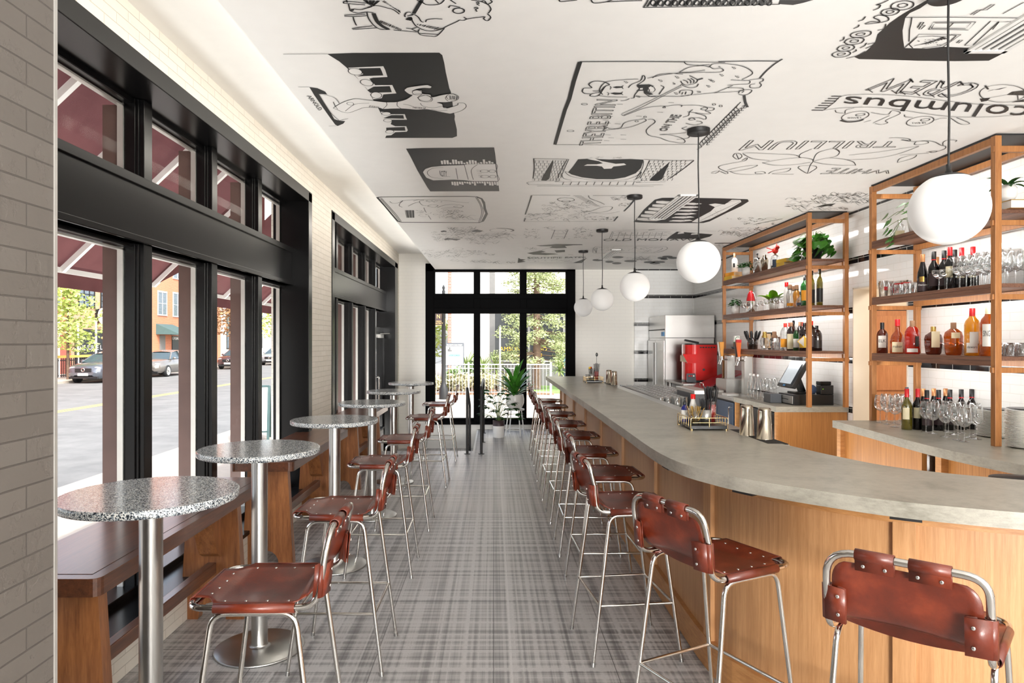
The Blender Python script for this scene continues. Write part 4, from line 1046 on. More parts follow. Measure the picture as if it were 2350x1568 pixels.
def on_path(s, off):
    s = max(0, min(TOT-1e-6, s)); i = 0
    import bisect
    i = max(0, bisect.bisect_right(cum, s)-1); k = (s-cum[i])/(cum[i+1]-cum[i])
    i0, i1 = max(0, i-6), min(len(dp)-1, i+7)
    tx, ty = dp[i1][0]-dp[i0][0], dp[i1][1]-dp[i0][1]; L = math.hypot(tx, ty); tx /= L; ty /= L
    x = dp[i][0]+(dp[i+1][0]-dp[i][0])*k; y = dp[i][1]+(dp[i+1][1]-dp[i][1])*k
    return (x-ty*off, y+tx*off)
def strip(s0, s1, off, thick, z0, z1, step=.05):
    n = max(1, int((s1-s0)/step)); a = [on_path(s0+(s1-s0)*i/n, off) for i in range(n+1)]; b = [on_path(s0+(s1-s0)*i/n, off+thick) for i in range(n+1)]
    return MB().prism(a+b[::-1], z0, z1)
t = thing('bar_counter', 'light oak panelled bar front under the concrete top', 'bar counter', (0,0,0))
OFF = .22
stiles = []
k = 0
s_first = 11.2-10.5
while s_first+1.185*k < TOT-.1: stiles.append(s_first+1.185*k); k += 1
edges = [.10]+stiles+[TOT-.02]
for a, b in zip(edges, edges[1:]):
    strip(a, b, OFF+.022, .03, .15, .96).build('panel', M['oak_panel'], t)
for s_ in stiles:
    strip(s_-.05, s_+.05, OFF, .03, .15, .945).build('stile', M['oak_panel'], t, .0015)
strip(.1, TOT-.02, OFF+.001, .035, .94, ZBT-TH-.001).build('top_rail', M['oak_rail'], t)
strip(.1, TOT-.02, OFF-.004, .04, .001, .155).build('base_board', M['oak_rail'], t, .003)
MB().box(1.075,1.5,11.06,11.1,0.001,ZBT-TH-.001).build('end_panel', M['oak_panel'], t)
MB().box(1.46,1.5,3.9,11.06,.001,ZBT-TH-.001).build('back_panel', M['oak_panel'], t)
for px, py in ((1540,1070),(1728,1125),(2070,1192)):
    q = onz(px, py, ZBT-TH); s_ = min(range(len(dp)), key=lambda i: (dp[i][0]-q.x)**2+(dp[i][1]-q.y)**2)
    s_ = cum[s_]; strip(s_-.05, s_+.05, .012, .2, ZBT-TH-.012, ZBT-TH-.0005).build('bracket', M['black_matte'], t)
MB().box(1.088,1.0985,6.165,6.235,.29,.405).build('outlet_plate', M['label_white'], t, .002)
# steel drip rail along the inner edge
t = thing('drip_rail', 'steel drip rail with perforated mat along the inner edge of the bar', 'drip rail', (0,0,0))
MB().box(1.518,1.64,3.78,10.9,1.03,1.06).build('trough', M['steel'], t, .003)
mb = MB()
for i in range(60): mb.box(1.525,1.635,3.79+i*.0105,3.796+i*.0105,1.06,1.0645)
for i in range(11): mb.box(1.526+i*.0105,1.530+i*.0105,3.79,4.42,1.06,1.0645)
mb.build('mat', M['black_matte'], t)
MB().box(1.53,1.6,8.9,9.6,1.06,1.064).build('mat', M['black_matte'], t)
MB().box(1.522,1.64,3.79,10.8,.62,1.029).build('apron', M['steel'], t)

# ------------------------------------------------------------------ brass trays
def make_tray(loc, label):
    t = thing('serving_tray', label, 'tray', loc, 0, 'brass railed trays on the bar')
    w, l = .235, .31
    MB().box(.004,w-.004,.004,l-.004,.008,.03).build('base', M['black_plastic'], t, .002)
    f = MB(); r = .0026
    for (a, b) in (((0,0),(w,0)),((w,0),(w,l)),((w,l),(0,l)),((0,l),(0,0))):
        A = Vector((*a,0)); B = Vector((*b,0)); d = (B-A).normalized()
        f.tube(fillet([A+Vector((0,0,.0)),A+Vector((0,0,.08)),B+Vector((0,0,.08)),B], .012, 4), r, 6)
        f.tube([A+d*.012+Vector((0,0,.05)),B-d*.012+Vector((0,0,.05))] if abs(d.x) > .5 else [A+d*.012+Vector((0,0,.078)),B-d*.012+Vector((0,0,.078))], r, 6)
        n = 5 if abs(d.y) > .5 else 1
        for i in range(1, n+1):
            p = A+(B-A)*i/(n+1); f.tube([p+Vector((0,0,.02)),p+Vector((0,0,.08))], r, 6)
    for a in ((.008,.008),(w-.008,.008),(.008,l-.008),(w-.008,l-.008)): f.cyl((*a,0),(*a,.01),.007,n=8)
    f.build('rail', M['brass'], t); return t
tr = make_tray((1.25,4.33,ZBT), 'brass railed black tray of straws and picks, the nearer one')
dup(tr, (1.27,9.38,ZBT), 0, 'brass railed black tray at the far end of the bar')
def cup(name, label, cat, loc, r0, r1, h, mat, group=None):
    t = thing(name, label, cat, loc, 0, group)
    MB().lathe([(1e-4,0),(r0,0),(r1,h),(r1-.002,h),(r0-.002,.003),(1e-4,.003)], 24).build('cup_wall', mat, t)
    return t
zt = ZBT+.03
c1 = cup('straw_cup', 'ribbed steel cup of short black straws on the nearer tray', 'cup', (1.372,4.42,zt), .034, .038, .095, M['steel'])
c2 = cup('straw_cup', 'clear cup with a red foot holding tall black straws, nearer tray', 'cup', (1.44,4.53,zt), .031, .036, .14, M['clear_glass'])
MB().lathe([(1e-4,.004),(.0295,.004),(.034,.118),(1e-4,.118)], 20).build('red_sleeve', M['red_liquid'], c2)
c3 = cup('pick_glass', 'small glass of wooden cocktail picks on the nearer tray', 'glass', (1.305,4.43,zt), .03, .033, .085, M['clear_glass'])
d1_ = dup(c1, (1.36,9.47,zt), 0, 'steel cup of short black straws on the far tray')
d2_ = dup(c2, (1.44,9.58,zt), 0, 'red footed cup of tall black straws on the far tray')
d3_ = dup(c3, (1.30,9.45,zt), 0, 'small glass of picks on the far tray')
sm = MB().cyl((0,0,0),(0,0,1),.0032,n=6).build('straw_proto', M['straw_black']); sme = sm.data; bpy.data.objects.remove(sm)
sp_ = MB().cyl((0,0,0),(0,0,1),.0014,n=4).build('pick_proto', M['toothpick']); spe = sp_.data; bpy.data.objects.remove(sp_)
def sticks(me, name, label, cat, group, base, n, r0, r1, h, jit):
    for i in range(n):
        a = i*2.4; q = math.sqrt((i+.5)/n)
        p0 = Vector((base[0]+r0*q*math.cos(a)*.7, base[1]+r0*q*math.sin(a)*.7, base[2]+.005)); p1 = Vector((base[0]+r1*q*math.cos(a+RN.uniform(-jit,jit)), base[1]+r1*q*math.sin(a+RN.uniform(-jit,jit)), base[2]+h*RN.uniform(.93,1.03)))
        o = bpy.data.objects.new(name, me); C.objects.link(o); d = p1-p0
        o.location = p0; o.rotation_mode = 'QUATERNION'; o.rotation_quaternion = Vector((0,0,1)).rotation_difference(d.normalized()); o.scale = (1,1,d.length)
        tag(o, label, cat, group)
sticks(sme, 'drinking_straw', 'short black straw standing in the ribbed steel cup on the nearer tray', 'straw', 'short straws in the steel cup', (1.372,4.42,zt), 22, .03, .046, .165, .2)
sticks(sme, 'drinking_straw', 'tall black straw in the red footed cup on the nearer tray', 'straw', 'tall straws in the red cup', (1.44,4.53,zt), 30, .027, .05, .235, .15)
sticks(spe, 'cocktail_pick', 'thin wooden pick in the small glass on the nearer tray', 'cocktail pick', 'picks in the small glass', (1.305,4.43,zt), 46, .03, .055, .115, .7)
sticks(sme, 'drinking_straw', 'black straw in the steel cup on the far tray', 'straw', 'short straws on the far tray', (1.36,9.47,zt), 12, .03, .048, .165, .2)
sticks(sme, 'drinking_straw', 'tall black straw in the red footed cup on the far tray', 'straw', 'tall straws on the far tray', (1.44,9.58,zt), 14, .027, .048, .235, .15)
t = thing('spoon', 'black serving spoon standing above the straws on the far tray', 'spoon', (1.44,9.58,zt))
MB().tube([(0,0,.01),(.004,0,.33)], .003, 6).build('handle', M['black_plastic'], t)
MB().sph((.006,0,.355), .02, 12, 8, (.8,.3,1.4)).build('bowl', M['black_plastic'], t)
t = thing('dropper_bottle', 'blue dropper bottle with white label on the nearer tray', 'bottle', (1.278,4.57,zt))
MB().lathe([(1e-4,0),(.022,0),(.023,.005),(.023,.085),(.018,.1),(.01,.106),(.01,.115)], 24).build('glass_body', M['blue_glass'], t)
MB().lathe([(.0235,.02),(.0235,.078)], 24).build('label', M['label_white'], t)
MB().lathe([(.011,.112),(.012,.115),(.012,.133),(.008,.136),(.008,.148),(.006,.158),(1e-4,.16)], 16).build('dropper_cap', M['black_plastic'], t)
t = thing('sauce_bottle', 'white bottle with a red cap behind the picks on the nearer tray', 'bottle', (1.338,4.585,zt))
MB().lathe([(1e-4,0),(.024,0),(.024,.1),(.015,.14),(.014,.152)], 20).build('body', M['label_white'], t)
MB().lathe([(.016,.15),(.016,.182),(1e-4,.183)], 20).build('cap', M['red_enamel'], t)
dup(t, (1.37,9.64,zt), 0, 'white bottle between the straw cups on the far tray')
t2 = dup(t, (1.345,9.56,zt), 0, 'bottle with a yellow cap on the far tray')
for ch in t2.children:
    if ch.name.startswith('cap'): ch.data = ch.data.copy(); ch.data.materials[0] = M['yellow_paper']
def make_tin(loc, label):
    t = thing('shaker_tin', label, 'cocktail shaker', loc, 0, 'upturned shaker tins on the bar')
    MB().lathe([(.044,.0),(.0455,.001),(.0455,.004),(.043,.006),(.037,.16),(.0355,.178),(.031,.184),(1e-4,.184)], 36).build('tin_body', M['shaker_steel'], t); return t
tn = make_tin((1.53,4.13,1.0645), 'tall upturned steel shaker tin, left of the near pair on the bar mat')
dup(tn, (1.572,3.965,1.0645), 0, 'upturned steel shaker tin, right of the near pair on the bar mat')
dup(tn, (1.575,9.33,1.064), 0, 'upturned shaker tin, left one at the far end of the bar')
dup(tn, (1.578,8.95,1.064), 0, 'upturned shaker tin, right one at the far end of the bar')
# ------------------------------------------------------------------ tumblers drying behind the bar
t = thing('drainboard', 'steel drainboard under the upturned tumblers behind the bar', 'drainboard', (1.98,8.25,0))
MB().box(-.33,.09,-1.2,-.35,.90,.945).box(-.33,.33,-.35,1.2,.90,.945).build('board', M['steel'], t, .004)
for x in (-.28,.28):
    for y in (-1.1,1.1): MB().cyl((min(x,.05) if y < 0 else x,y,0),(min(x,.05) if y < 0 else x,y,.90),.02,n=10).build('leg', M['steel'], t)
tm = MB().lathe([(1e-4,.112),(.036,.112),(.0385,.107),(.041,.0),(.0395,0),(.037,.1),(1e-4,.103)], 12).build('tumbler', M['clear_glass'])
first = True
for j in range(17):
    for i in range(7):
        if 7.12+j*.128 < 7.95 and i > 3: continue
        o = tm if first else tm.copy()
        if not first: C.objects.link(o)
        first = False; o.location = (1.735+i*.0865, 7.12+j*.128+(.03 if i % 2 else 0), .945)
        tag(o, 'clear tumbler upside down among the crowd of glasses on the drainboard', 'glass', 'tumblers on the drainboard')

# ------------------------------------------------------------------ kitchen steel
t = thing('refrigerator', 'tall stainless steel refrigerator in the far right corner', 'refrigerator', (0,0,0))
MB().box(2.88,3.70,11.46,12.64,.1,1.70).box(2.875,3.705,11.45,12.64,1.70,2.08).build('body', M['steel'], t, .004)
MB().box(2.875,3.705,11.446,11.451,1.695,1.703).build('seam', M['black_matte'], t)
MB().box(2.85,2.88,11.47,12.04,.16,1.66).build('door', M['steel'], t, .005)
MB().box(2.85,2.88,12.05,12.62,.16,1.66).build('door', M['steel'], t, .005)
for y in (11.98,12.11): MB().box(2.825,2.85,y-.025,y+.025,.5,1.62).build('door_handle', M['white_metal'], t, .006)
MB().box(2.862,2.876,11.5,12.6,1.83,1.85).build('vent_grille', M['black_matte'], t)
MB().box(2.865,2.876,11.52,11.68,1.73,1.8).build('display', M['blue_sticker'], t)
for x in (2.95,3.62):
    for y in (11.52,12.55): MB().cyl((x,y,0),(x,y,.1),.03,n=10).build('leg', M['steel'], t)
t = thing('work_table', 'steel work table under the red machine', 'table', (0,0,0))
MB().box(2.86,3.68,10.3,11.38,.97,1.0).build('tabletop', M['steel'], t, .004)
for x in (2.92,3.62):
    for y in (10.36,11.3): MB().cyl((x,y,0),(x,y,.97),.022,n=10).build('leg', M['steel'], t)
MB().box(2.9,3.64,10.34,11.34,.25,.27).build('undershelf', M['steel'], t)
t = thing('warming_machine', 'bright red rounded countertop machine before the refrigerator', 'machine', (0,0,0))
z0, z1 = 1.035, 1.585
plan = arc((3.14,10.86),.14,PI/2,PI,8)+arc((3.14,10.74),.14,PI,1.5*PI,8)+[(3.47,10.6),(3.47,11.0)]
MB().prism(plan, z0, z1).build('body', M['red_enamel'], t, .006)
MB().prism([(3.14+(p[0]-3.14)*1.02,10.8+(p[1]-10.8)*1.02) for p in plan], z0-.035, z0).build('base', M['black_plastic'], t)
MB().prism([(3.14+(p[0]-3.14)*.98,10.8+(p[1]-10.8)*.98) for p in plan], z1, z1+.02).build('lid', M['black_plastic'], t, .004)
MB().bar((3.2,10.66,z1+.03),(2.97,10.63,z1+.075),.035,.03).build('lid_handle', M['black_plastic'], t, .006)
mb = MB().box(3.0,3.30,10.575,10.62,1.30,1.44)
mb.add([(2.93,10.58,1.44),(3.02,10.58,1.44),(3.02,10.95,1.44),(2.93,10.95,1.44),(3.0,10.58,1.31),(3.02,10.58,1.31),(3.02,10.95,1.31),(3.0,10.95,1.31)], [(0,1,2,3),(0,4,5,1),(4,7,6,5)])
mb.build('chute', M['red_enamel'], t)
MB().box(2.985,3.005,10.6,10.93,1.32,1.42).build('chute_window', M['cream'], t)
for i in range(6): MB().box(3.2+i*.042,3.225+i*.042,10.596,10.602,1.535,1.555).build('vent_slot', M['black_matte'], t)
cp = MB().add([(2.99,10.57,1.01),(3.13,10.55,1.01),(3.13,10.6,1.14),(3.0,10.62,1.14),(3.01,10.66,1.01),(3.13,10.64,1.01)], [(0,1,2,3),(0,3,4),(1,5,2),(2,5,4,3)]).build('control_panel', M['grey_plastic'], t)
for i in range(3): MB().box(3.02+i*.034,3.042+i*.034,10.577,10.594,1.09,1.115).build('button', M['red_wax'] if i < 2 else M['label_white'], cp)
MB().cyl((3.26,10.585,1.2),(3.26,10.61,1.2),.018,n=12).build('knob', M['black_plastic'], t)
t = thing('ice_bin', 'ice bin with a sloping dark red lid below the red machine', 'ice bin', (0,0,0))
MB().box(3.0,3.56,9.72,10.26,.0,.93).build('bin', M['steel'], t, .004)
MB().add([(2.98,9.7,.94),(2.98,10.28,.94),(3.58,10.28,1.19),(3.58,9.7,1.19),(2.98,9.7,.965),(2.98,10.28,.965),(3.58,10.28,1.215),(3.58,9.7,1.215)], [(0,1,2,3),(4,7,6,5),(0,4,5,1),(1,5,6,2),(2,6,7,3),(3,7,4,0)]).build('lid', M['dark_red'], t, .004)
MB().tube(fillet([(3.04,9.9,.99),(3.04,9.9,1.03),(3.04,10.06,1.03),(3.04,10.06,.99)], .02), .008).build('lid_handle', M['chrome'], t)
t = thing('bar_cooler', 'navy blue undercounter cooler with a steel top, under the beer taps', 'cooler', (0,0,0))
MB().box(2.98,3.68,8.43,9.66,.06,.90).build('body', M['black_plastic'], t)
for a, b in ((8.44,9.03),(9.05,9.65)):
    dr = MB().box(2.955,2.98,a,b,.1,.875).build('door', M['navy'], t, .004)
    MB().tube(fillet([(2.955,a+.05,.82),(2.92,a+.05,.82),(2.92,a+.05,.6),(2.955,a+.05,.6)], .015), .008).build('door_handle', M['chrome'], dr)
MB().box(2.94,3.69,8.425,9.67,.90,.94).build('top', M['steel'], t, .004)
for y in (8.62,9.2): MB().box(2.945,3.1,y,y+.2,.94,.975).build('top_hinge', M['aluminium'], t, .004)
t = thing('beer_tower', 'square steel beer tap columns beside the wooden rack', 'beer tap', (0,0,0))
MB().box(3.13,3.44,9.2,9.62,.94,1.12).build('drip_box', M['steel'], t, .004)
MB().box(3.14,3.43,9.22,9.6,1.12,1.126).build('drip_tray', M['steel'], t)
for (x, y, z0, hs) in ((3.34,9.0,.94,(('orange_handle',0),('dark_label',.07))), (3.29,9.52,1.12,(('amber_foam',0),('label_white',.07)))):
    c_ = MB().box(x-.055,x+.055,y-.055,y+.055,z0,1.44).build('column', M['steel'], t, .006)
    for hm, dy in hs:
        yy = y-.05+dy
        fc = MB().tube(fillet([(x-.05,yy,1.385),(x-.13,yy,1.385),(x-.15,yy,1.32)], .02), .011, 8).cyl((x-.125,yy,1.385),(x-.125,yy,1.43),.014).build('faucet', M['chrome'], t)
        hz = 1.43
        mb = MB().add([(x-.14,yy-.012,hz),(x-.11,yy-.012,hz),(x-.11,yy+.012,hz),(x-.14,yy+.012,hz)]+[(x-.165,yy-.024,hz+.2),(x-.10,yy-.024,hz+.2),(x-.10,yy+.024,hz+.2),(x-.165,yy+.024,hz+.2)], [(0,1,2,3),(4,7,6,5),(0,4,5,1),(1,5,6,2),(2,6,7,3),(3,7,4,0)])
        hd = mb.build('tap_handle', M[hm], t, .004)
        if hm == 'dark_label':
            mb = MB().box(x-.167,x-.098,yy-.026,yy+.026,hz+.2,hz+.28); cap_ = mb.build('handle_badge', M['label_white'], hd, .004)
            tx = MB(); put_text(tx, 'C', (x-.16,yy-.0275,hz+.212), (x-.106,yy-.0275,hz+.212), (x-.16,yy-.0275,hz+.27)); tx.build('badge_letter', M['green_print'], hd)
            MB().box(x-.166,x-.099,yy-.0258,yy+.0258,hz+.192,hz+.204).build('badge_band', M['green_print'], hd)
        elif hm == 'orange_handle': MB().box(x-.166,x-.1,yy-.025,yy+.025,hz+.19,hz+.23).build('handle_top', M['red_wax'], hd, .004)
t = thing('glass_rinser', 'small black bar appliance with a pale grey lid, beside the tumblers', 'appliance', (0,0,0))
MB().box(2.115,2.25,7.16,7.82,.0,1.085).build('body', M['black_plastic'], t, .004)
MB().box(2.10,2.115,7.16,7.82,.90,1.085).build('side_panel', M['grey_plastic'], t)
MB().box(2.092,2.262,7.12,7.85,1.085,1.125).build('lid', M['aluminium'], t, .005)

# ------------------------------------------------------------------ back counters
ZK = .954
t = thing('countertop', 'short concrete counter top carrying the till and the farther rack', 'counter top', (0,0,0))
MB().box(2.95,3.715,7.14,8.415,ZK-.06,ZK).build('slab', M['concrete'], t, .004)
t = thing('back_counter', 'reeded oak counter below the till', 'counter', (0,0,0))
MB().box(2.975,3.71,7.165,7.20,.001,ZK-.061).build('end_panel', M['oak_counter'], t)
MB().box(2.962,2.982,7.16,7.205,.001,ZK-.061).build('corner_post', M['oak_rail'], t)
MB().box(2.965,3.01,8.35,8.40,.001,ZK-.061).build('stile', M['oak_rail'], t)
MB().box(3.6,3.7,7.2,8.4,.001,ZK-.061).build('back_panel', M['oak_counter'], t)
t = thing('bar_fridge', 'small black fridge tucked under the till counter', 'fridge', (0,0,0))
MB().box(3.0,3.55,7.24,8.30,.02,.87).build('body', M['black_plastic'], t, .004)
MB().box(2.985,3.0,7.26,8.28,.08,.86).build('door', M['black_frame'], t, .003)
MB().box(2.975,2.985,7.3,7.33,.3,.75).build('door_handle', M['chrome'], t, .003)
MB().box(2.983,2.986,7.45,7.7,.8,.84).build('badge', M['aluminium'], t)
nf = [(p.x,p.y) for p in spline([(2.918,5.885,0),(2.875,5.2,0),(2.835,4.47,0),(2.86,4.05,0),(2.93,3.65,0),(3.08,3.25,0),(3.3,2.95,0)], 6)]
t = thing('countertop', 'curved concrete counter top carrying wine glasses and plates', 'counter top', (0,0,0))
MB().prism(nf+[(3.715,2.95),(3.715,5.885)], ZK-.06, ZK).build('slab', M['concrete'], t, .004)
t = thing('back_counter', 'oak counter below the wine glasses, in two cabinets with a gap', 'counter', (0,0,0))
MB().box(2.985,3.02,4.76,5.84,.001,ZK-.061).build('front_panel', M['oak_counter'], t)
MB().box(2.945,2.985,5.80,5.86,.001,ZK-.061).build('stile', M['oak_rail'], t)
MB().box(3.0,3.7,5.83,5.86,.001,ZK-.061).build('end_panel', M['oak_counter'], t)
q = [(x+.12, y) for x, y in nf if y < 4.49]
MB().prism([(q[0][0],4.49)]+q+[(3.7,2.97),(3.7,4.49)], .001, ZK-.061).build('cabinet', M['oak_counter'], t)
MB().box(2.91,2.955,4.44,4.50,.001,ZK-.061).build('stile', M['oak_rail'], t)
t = thing('waste_bin', 'black round bin behind the curve of the bar', 'bin', (2.62,3.38,0))
MB().lathe([(.1,0),(.13,.9),(.14,.93),(.14,.95),(1e-4,.965)], 28, cap=True).build('bin_body', M['black_plastic'], t)

# ------------------------------------------------------------------ wooden racks over the counters
SH = (2.49, 2.01, 1.534)
def make_rack(y0, y1, label):
    t = thing('shelf_rack', label, 'shelf rack', (0,0,0), 0, 'oak racks on the back counters')
    xa, xb, w = 3.26, 3.64, .021
    for x in (xa, xb):
        for y in (y0, y1):
            zb = ZK if not (y > 9 or False) else .9405
            MB().box(x-w,x+w,y-w,y+w,zb,2.965).build('post', M['oak_rack'], t, .002)
    for z in SH:
        mb = MB().box(xa-.02,xb+.02,y0-.01,y1+.01,z-.026,z)
        mb.build('shelf', M['shelf_brown'], t, .002)
        mb = MB().box(xa-w,xa-.001+.03,y0+w,y1-w,z-.062,z-.027)
        mb.build('shelf_edge', M['shelf_brown'], t)
        MB().box(xb-.03,xb,y0+w,y1-w,z-.075,z-.03).build('rear_rail', M['oak_rack'], t)
        for y in (y0, y1):
            MB().box(xa-w-.012,xb+w+.012,y-.012,y+.012,z-.105,z-.07).build('end_rail', M['oak_rack'], t, .002)
    for x in (xa, xb): MB().box(x-w*.8,x+w*.8,y0+w,y1-w,2.915,2.96).build('top_rail', M['oak_rack'], t)
    MB().box(xa-.01,xb+.01,y0-.01,y1+.01,2.970,2.979).build('top_board', M['black_matte'], t)
    for y in (y0, y1):
        MB().box(xa-w-.004,xb+w,y-.014,y+.014,2.86,2.90).build('end_rail', M['oak_rack'], t, .002)
    return t
make_rack(4.43, 5.87, 'nearer wooden rack of wine bottles, glasses and whiskey')
make_rack(7.06, 9.66, 'farther wooden rack of plants, bottles and barware above the till')
# ------------------------------------------------------------------ till
t = thing('till', 'tilted touch screen till on the concrete counter', 'till', (0,0,0))
sc_ = MB().add([(3.2,7.35,1.14),(3.2,7.72,1.14),(3.365,7.72,1.43),(3.365,7.35,1.43),(3.25,7.35,1.12),(3.25,7.72,1.12),(3.415,7.72,1.41),(3.415,7.35,1.41)], [(0,3,2,1),(4,5,6,7),(0,1,5,4),(1,2,6,5),(2,3,7,6),(3,0,4,7)]).build('monitor', M['black_plastic'], t, .006)
MB().add([(3.2155,7.39,1.175),(3.2155,7.68,1.175),(3.341,7.68,1.395),(3.341,7.39,1.395)], [(0,3,2,1)]).build('screen', M['screen'], sc_)
for p in sc_.children[0].data.vertices: p.co.x -= .004
MB().add([(3.2,7.5,1.146),(3.2,7.56,1.146),(3.21,7.56,1.164),(3.21,7.5,1.164)], [(0,3,2,1)]).build('sticker', M['blue_sticker'], sc_)
for p in sc_.children[1].data.vertices: p.co.x -= .003
MB().bar((3.33,7.53,1.26),(3.4,7.53,1.08),.1,.05).box(3.28,3.5,7.43,7.63,1.065,1.085).build('stand', M['black_plastic'], t, .004)
t = thing('cash_drawer', 'black cash drawer with a silver front under the till screen', 'cash drawer', (0,0,0))
MB().box(3.2,3.63,7.29,7.67,ZK,1.064).build('body', M['black_plastic'], t, .004)
MB().box(3.192,3.2,7.3,7.66,.965,1.05).build('drawer_front', M['aluminium'], t, .002)
MB().box(3.19,3.193,7.4,7.56,1.005,1.012).build('slot', M['black_matte'], t)
t = thing('card_printer', 'small dark grey printer left of the cash drawer', 'printer', (0,0,0))
MB().box(3.06,3.185,7.55,7.75,ZK,1.055).build('body', M['grey_plastic'], t, .008)
t = thing('receipt_printer', 'black receipt printer on the cash drawer beside the rack post', 'printer', (0,0,0))
MB().box(3.50,3.64,7.31,7.42,1.0645,1.165).build('body', M['black_plastic'], t, .006)
MB().box(3.52,3.53,7.306,7.31,1.12,1.13).build('indicator', M['leaf_light'], t)
MB().box(3.50,3.62,7.32,7.42,1.1655,1.205).build('lid', M['black_frame'], t, .006)
t = tag(MB().sph((3.42,7.345,1.117), .053, 16, 10, (1,.7,1)).build('cloth_bundle', M['towel_blue']), 'bundled dark blue cloth beside the receipt printer', 'cloth')
# ------------------------------------------------------------------ things on the racks and the back counter
def yx(px, X): return X*F/(px-CX)
def face(x, y): return math.atan2(y, x)+PI      # turns local +x towards the camera
PROF = {
 'wine': [(1e-4,0),(.034,0),(.0365,.004),(.0365,.185),(.033,.205),(.018,.235),(.0135,.25),(.0135,.30),(1e-4,.30)],
 'slope': [(1e-4,0),(.036,0),(.0385,.004),(.0385,.13),(.034,.17),(.02,.225),(.0145,.255),(.014,.295),(1e-4,.295)],
 'round': [(1e-4,0),(.042,0),(.05,.01),(.058,.07),(.06,.115),(.052,.142),(.028,.16),(.017,.166),(.016,.185),(1e-4,.185)],
 'square': [(1e-4,0),(.04,0),(.043,.004),(.043,.145),(.036,.168),(.016,.19),(.014,.225),(1e-4,.225)],
 'squat': [(1e-4,0),(.052,0),(.055,.006),(.055,.095),(.042,.135),(.02,.165),(.017,.235),(1e-4,.235)],
 'arch': [(1e-4,0),(.05,0),(.054,.006),(.054,.135),(.05,.165),(.036,.19),(.017,.205),(.016,.225),(1e-4,.225)],
 'tall': [(1e-4,0),(.044,0),(.047,.006),(.047,.19),(.04,.215),(.022,.235),(.017,.25),(.016,.275),(1e-4,.275)],
 'slim': [(1e-4,0),(.029,0),(.031,.004),(.031,.185),(.027,.205),(.0125,.225),(.012,.27),(1e-4,.27)],
 'bulb': [(1e-4,0),(.034,0),(.036,.004),(.033,.05),(.04,.1),(.04,.125),(.025,.15),(.014,.16),(.0135,.19),(1e-4,.19)]}
def bottle(loc, prof, body, cap, label, lab=None, h=None, flat=1.0, capr=None, cap_h=.045, ring=None, group=None, foot=None, labz=None, name='bottle', lpos=None, txt=None):
    P = PROF[prof]; H0 = P[-1][1]; sz = (h-cap_h*.35)/H0 if h else 1.0; s = 1.0
    t = thing(name, label, 'bottle', loc, face(loc[0], loc[1]), group)
    Tm = Matrix.Diagonal((flat,1,sz,1))
    MB().lathe(P, 24, Tm).build('glass_body', M[body], t)
    rt = P[-2][0]; zt_ = H0*sz; cr = capr or rt+.002
    mb = MB().lathe([(cr,zt_-cap_h*.65),(cr,zt_+cap_h*.33),(cr-.002,zt_+cap_h*.35),(1e-4,zt_+cap_h*.35)], 16); cp = mb.build('cap', M[cap], t)
    if ring: MB().lathe([(cr+.0005,zt_-cap_h*.66-.006),(cr+.0005,zt_-cap_h*.65)], 16).build('seal_ring', M[ring], cp)
    if lab:
        r = max(p[0] for p in P[:5])+.0006; a, b = labz or (.28, .75)
        zz = P[3][1]*sz; sp = (lpos or (-.95, .95))
        lo = MB().lathe([(r,zz*a),(r,zz*b)], 16, Matrix.Diagonal((flat,1,1,1)), True, *sp).build('label', M[lab], t)
        if txt:
            m = (sp[0]+sp[1])/2; n = 3; tm = MB(); v, f = text_mesh(txt); w = (sp[1]-sp[0])*.42; zc = zz*(a+b)/2; hh = zz*(b-a)*.13
            tm.add([((r+.0008)*math.cos(m+(q-.5)*2*w)*flat, (r+.0008)*math.sin(m+(q-.5)*2*w), zc+(u-.2)*2*hh) for q, u in v], f); tm.build('label_lettering', M['mural_ink'], lo)
    return t
z3 = SH[2]; z2 = SH[1]; z1 = SH[0]
X = 3.325
W = [(2024.6,'square','whiskey_dark','black_plastic','squared whiskey bottle with a dark cap, leftmost on the rack','label_white',.262,.8,(.3,.95),'ELK'),
     (2059.6,'squat','whiskey','red_wax','whiskey bottle with dripping red wax neck and cream label','cream',.282,.75,(.1,.9),'maker'),
     (2093.8,'arch','whiskey_red','cork','glowing red bottle with a banded stopper','label_white',.265,.6,(.1,.3),None),
     (2142,'round','whiskey_dark','gold','round shouldered dark whiskey flask with an oval cream label','cream',.212,.6,(.75,2.4),None),
     (2188,'round','whiskey','cork','round shouldered amber bottle with pale lettering and a banded stopper','cream',.236,.62,(1.5,2.0),None),
     (2231,'tall','whiskey_gold','red_wax','tall golden whiskey bottle with a red and white neck','label_white',.33,.85,(.1,.42),'dewars'),
     (2268,'tall','whiskey','cream','tall clear topped whiskey bottle beside the front rack post','label_white',.338,.8,(.3,.98),'SINGLE')]
for px, pr, bo, ca, lb, la, h, fl, lz, tx in W:
    y = yx(px, X)
    b_ = bottle((X,y,z3), pr, bo, ca, lb, la, h, fl, cap_h=.055, labz=lz, txt=tx, name='whiskey_bottle', group='whiskey on the lower shelf of the near rack', lpos=(-.2,.75) if pr in ('round',) else (-.75,.75))
    if px == 2231: MB().lathe([(.0475,.085),(.0475,.165)], 12, Matrix.Diagonal((.85,1,1,1)), True, -.3, .9).build('label', M['label_white'], b_)
    if px == 2093.8: MB().lathe([(.0548,.06),(.0548,.14)], 12, Matrix.Diagonal((.6,1,1,1)), True, .35, .95).build('label', M['dark_label'], b_)
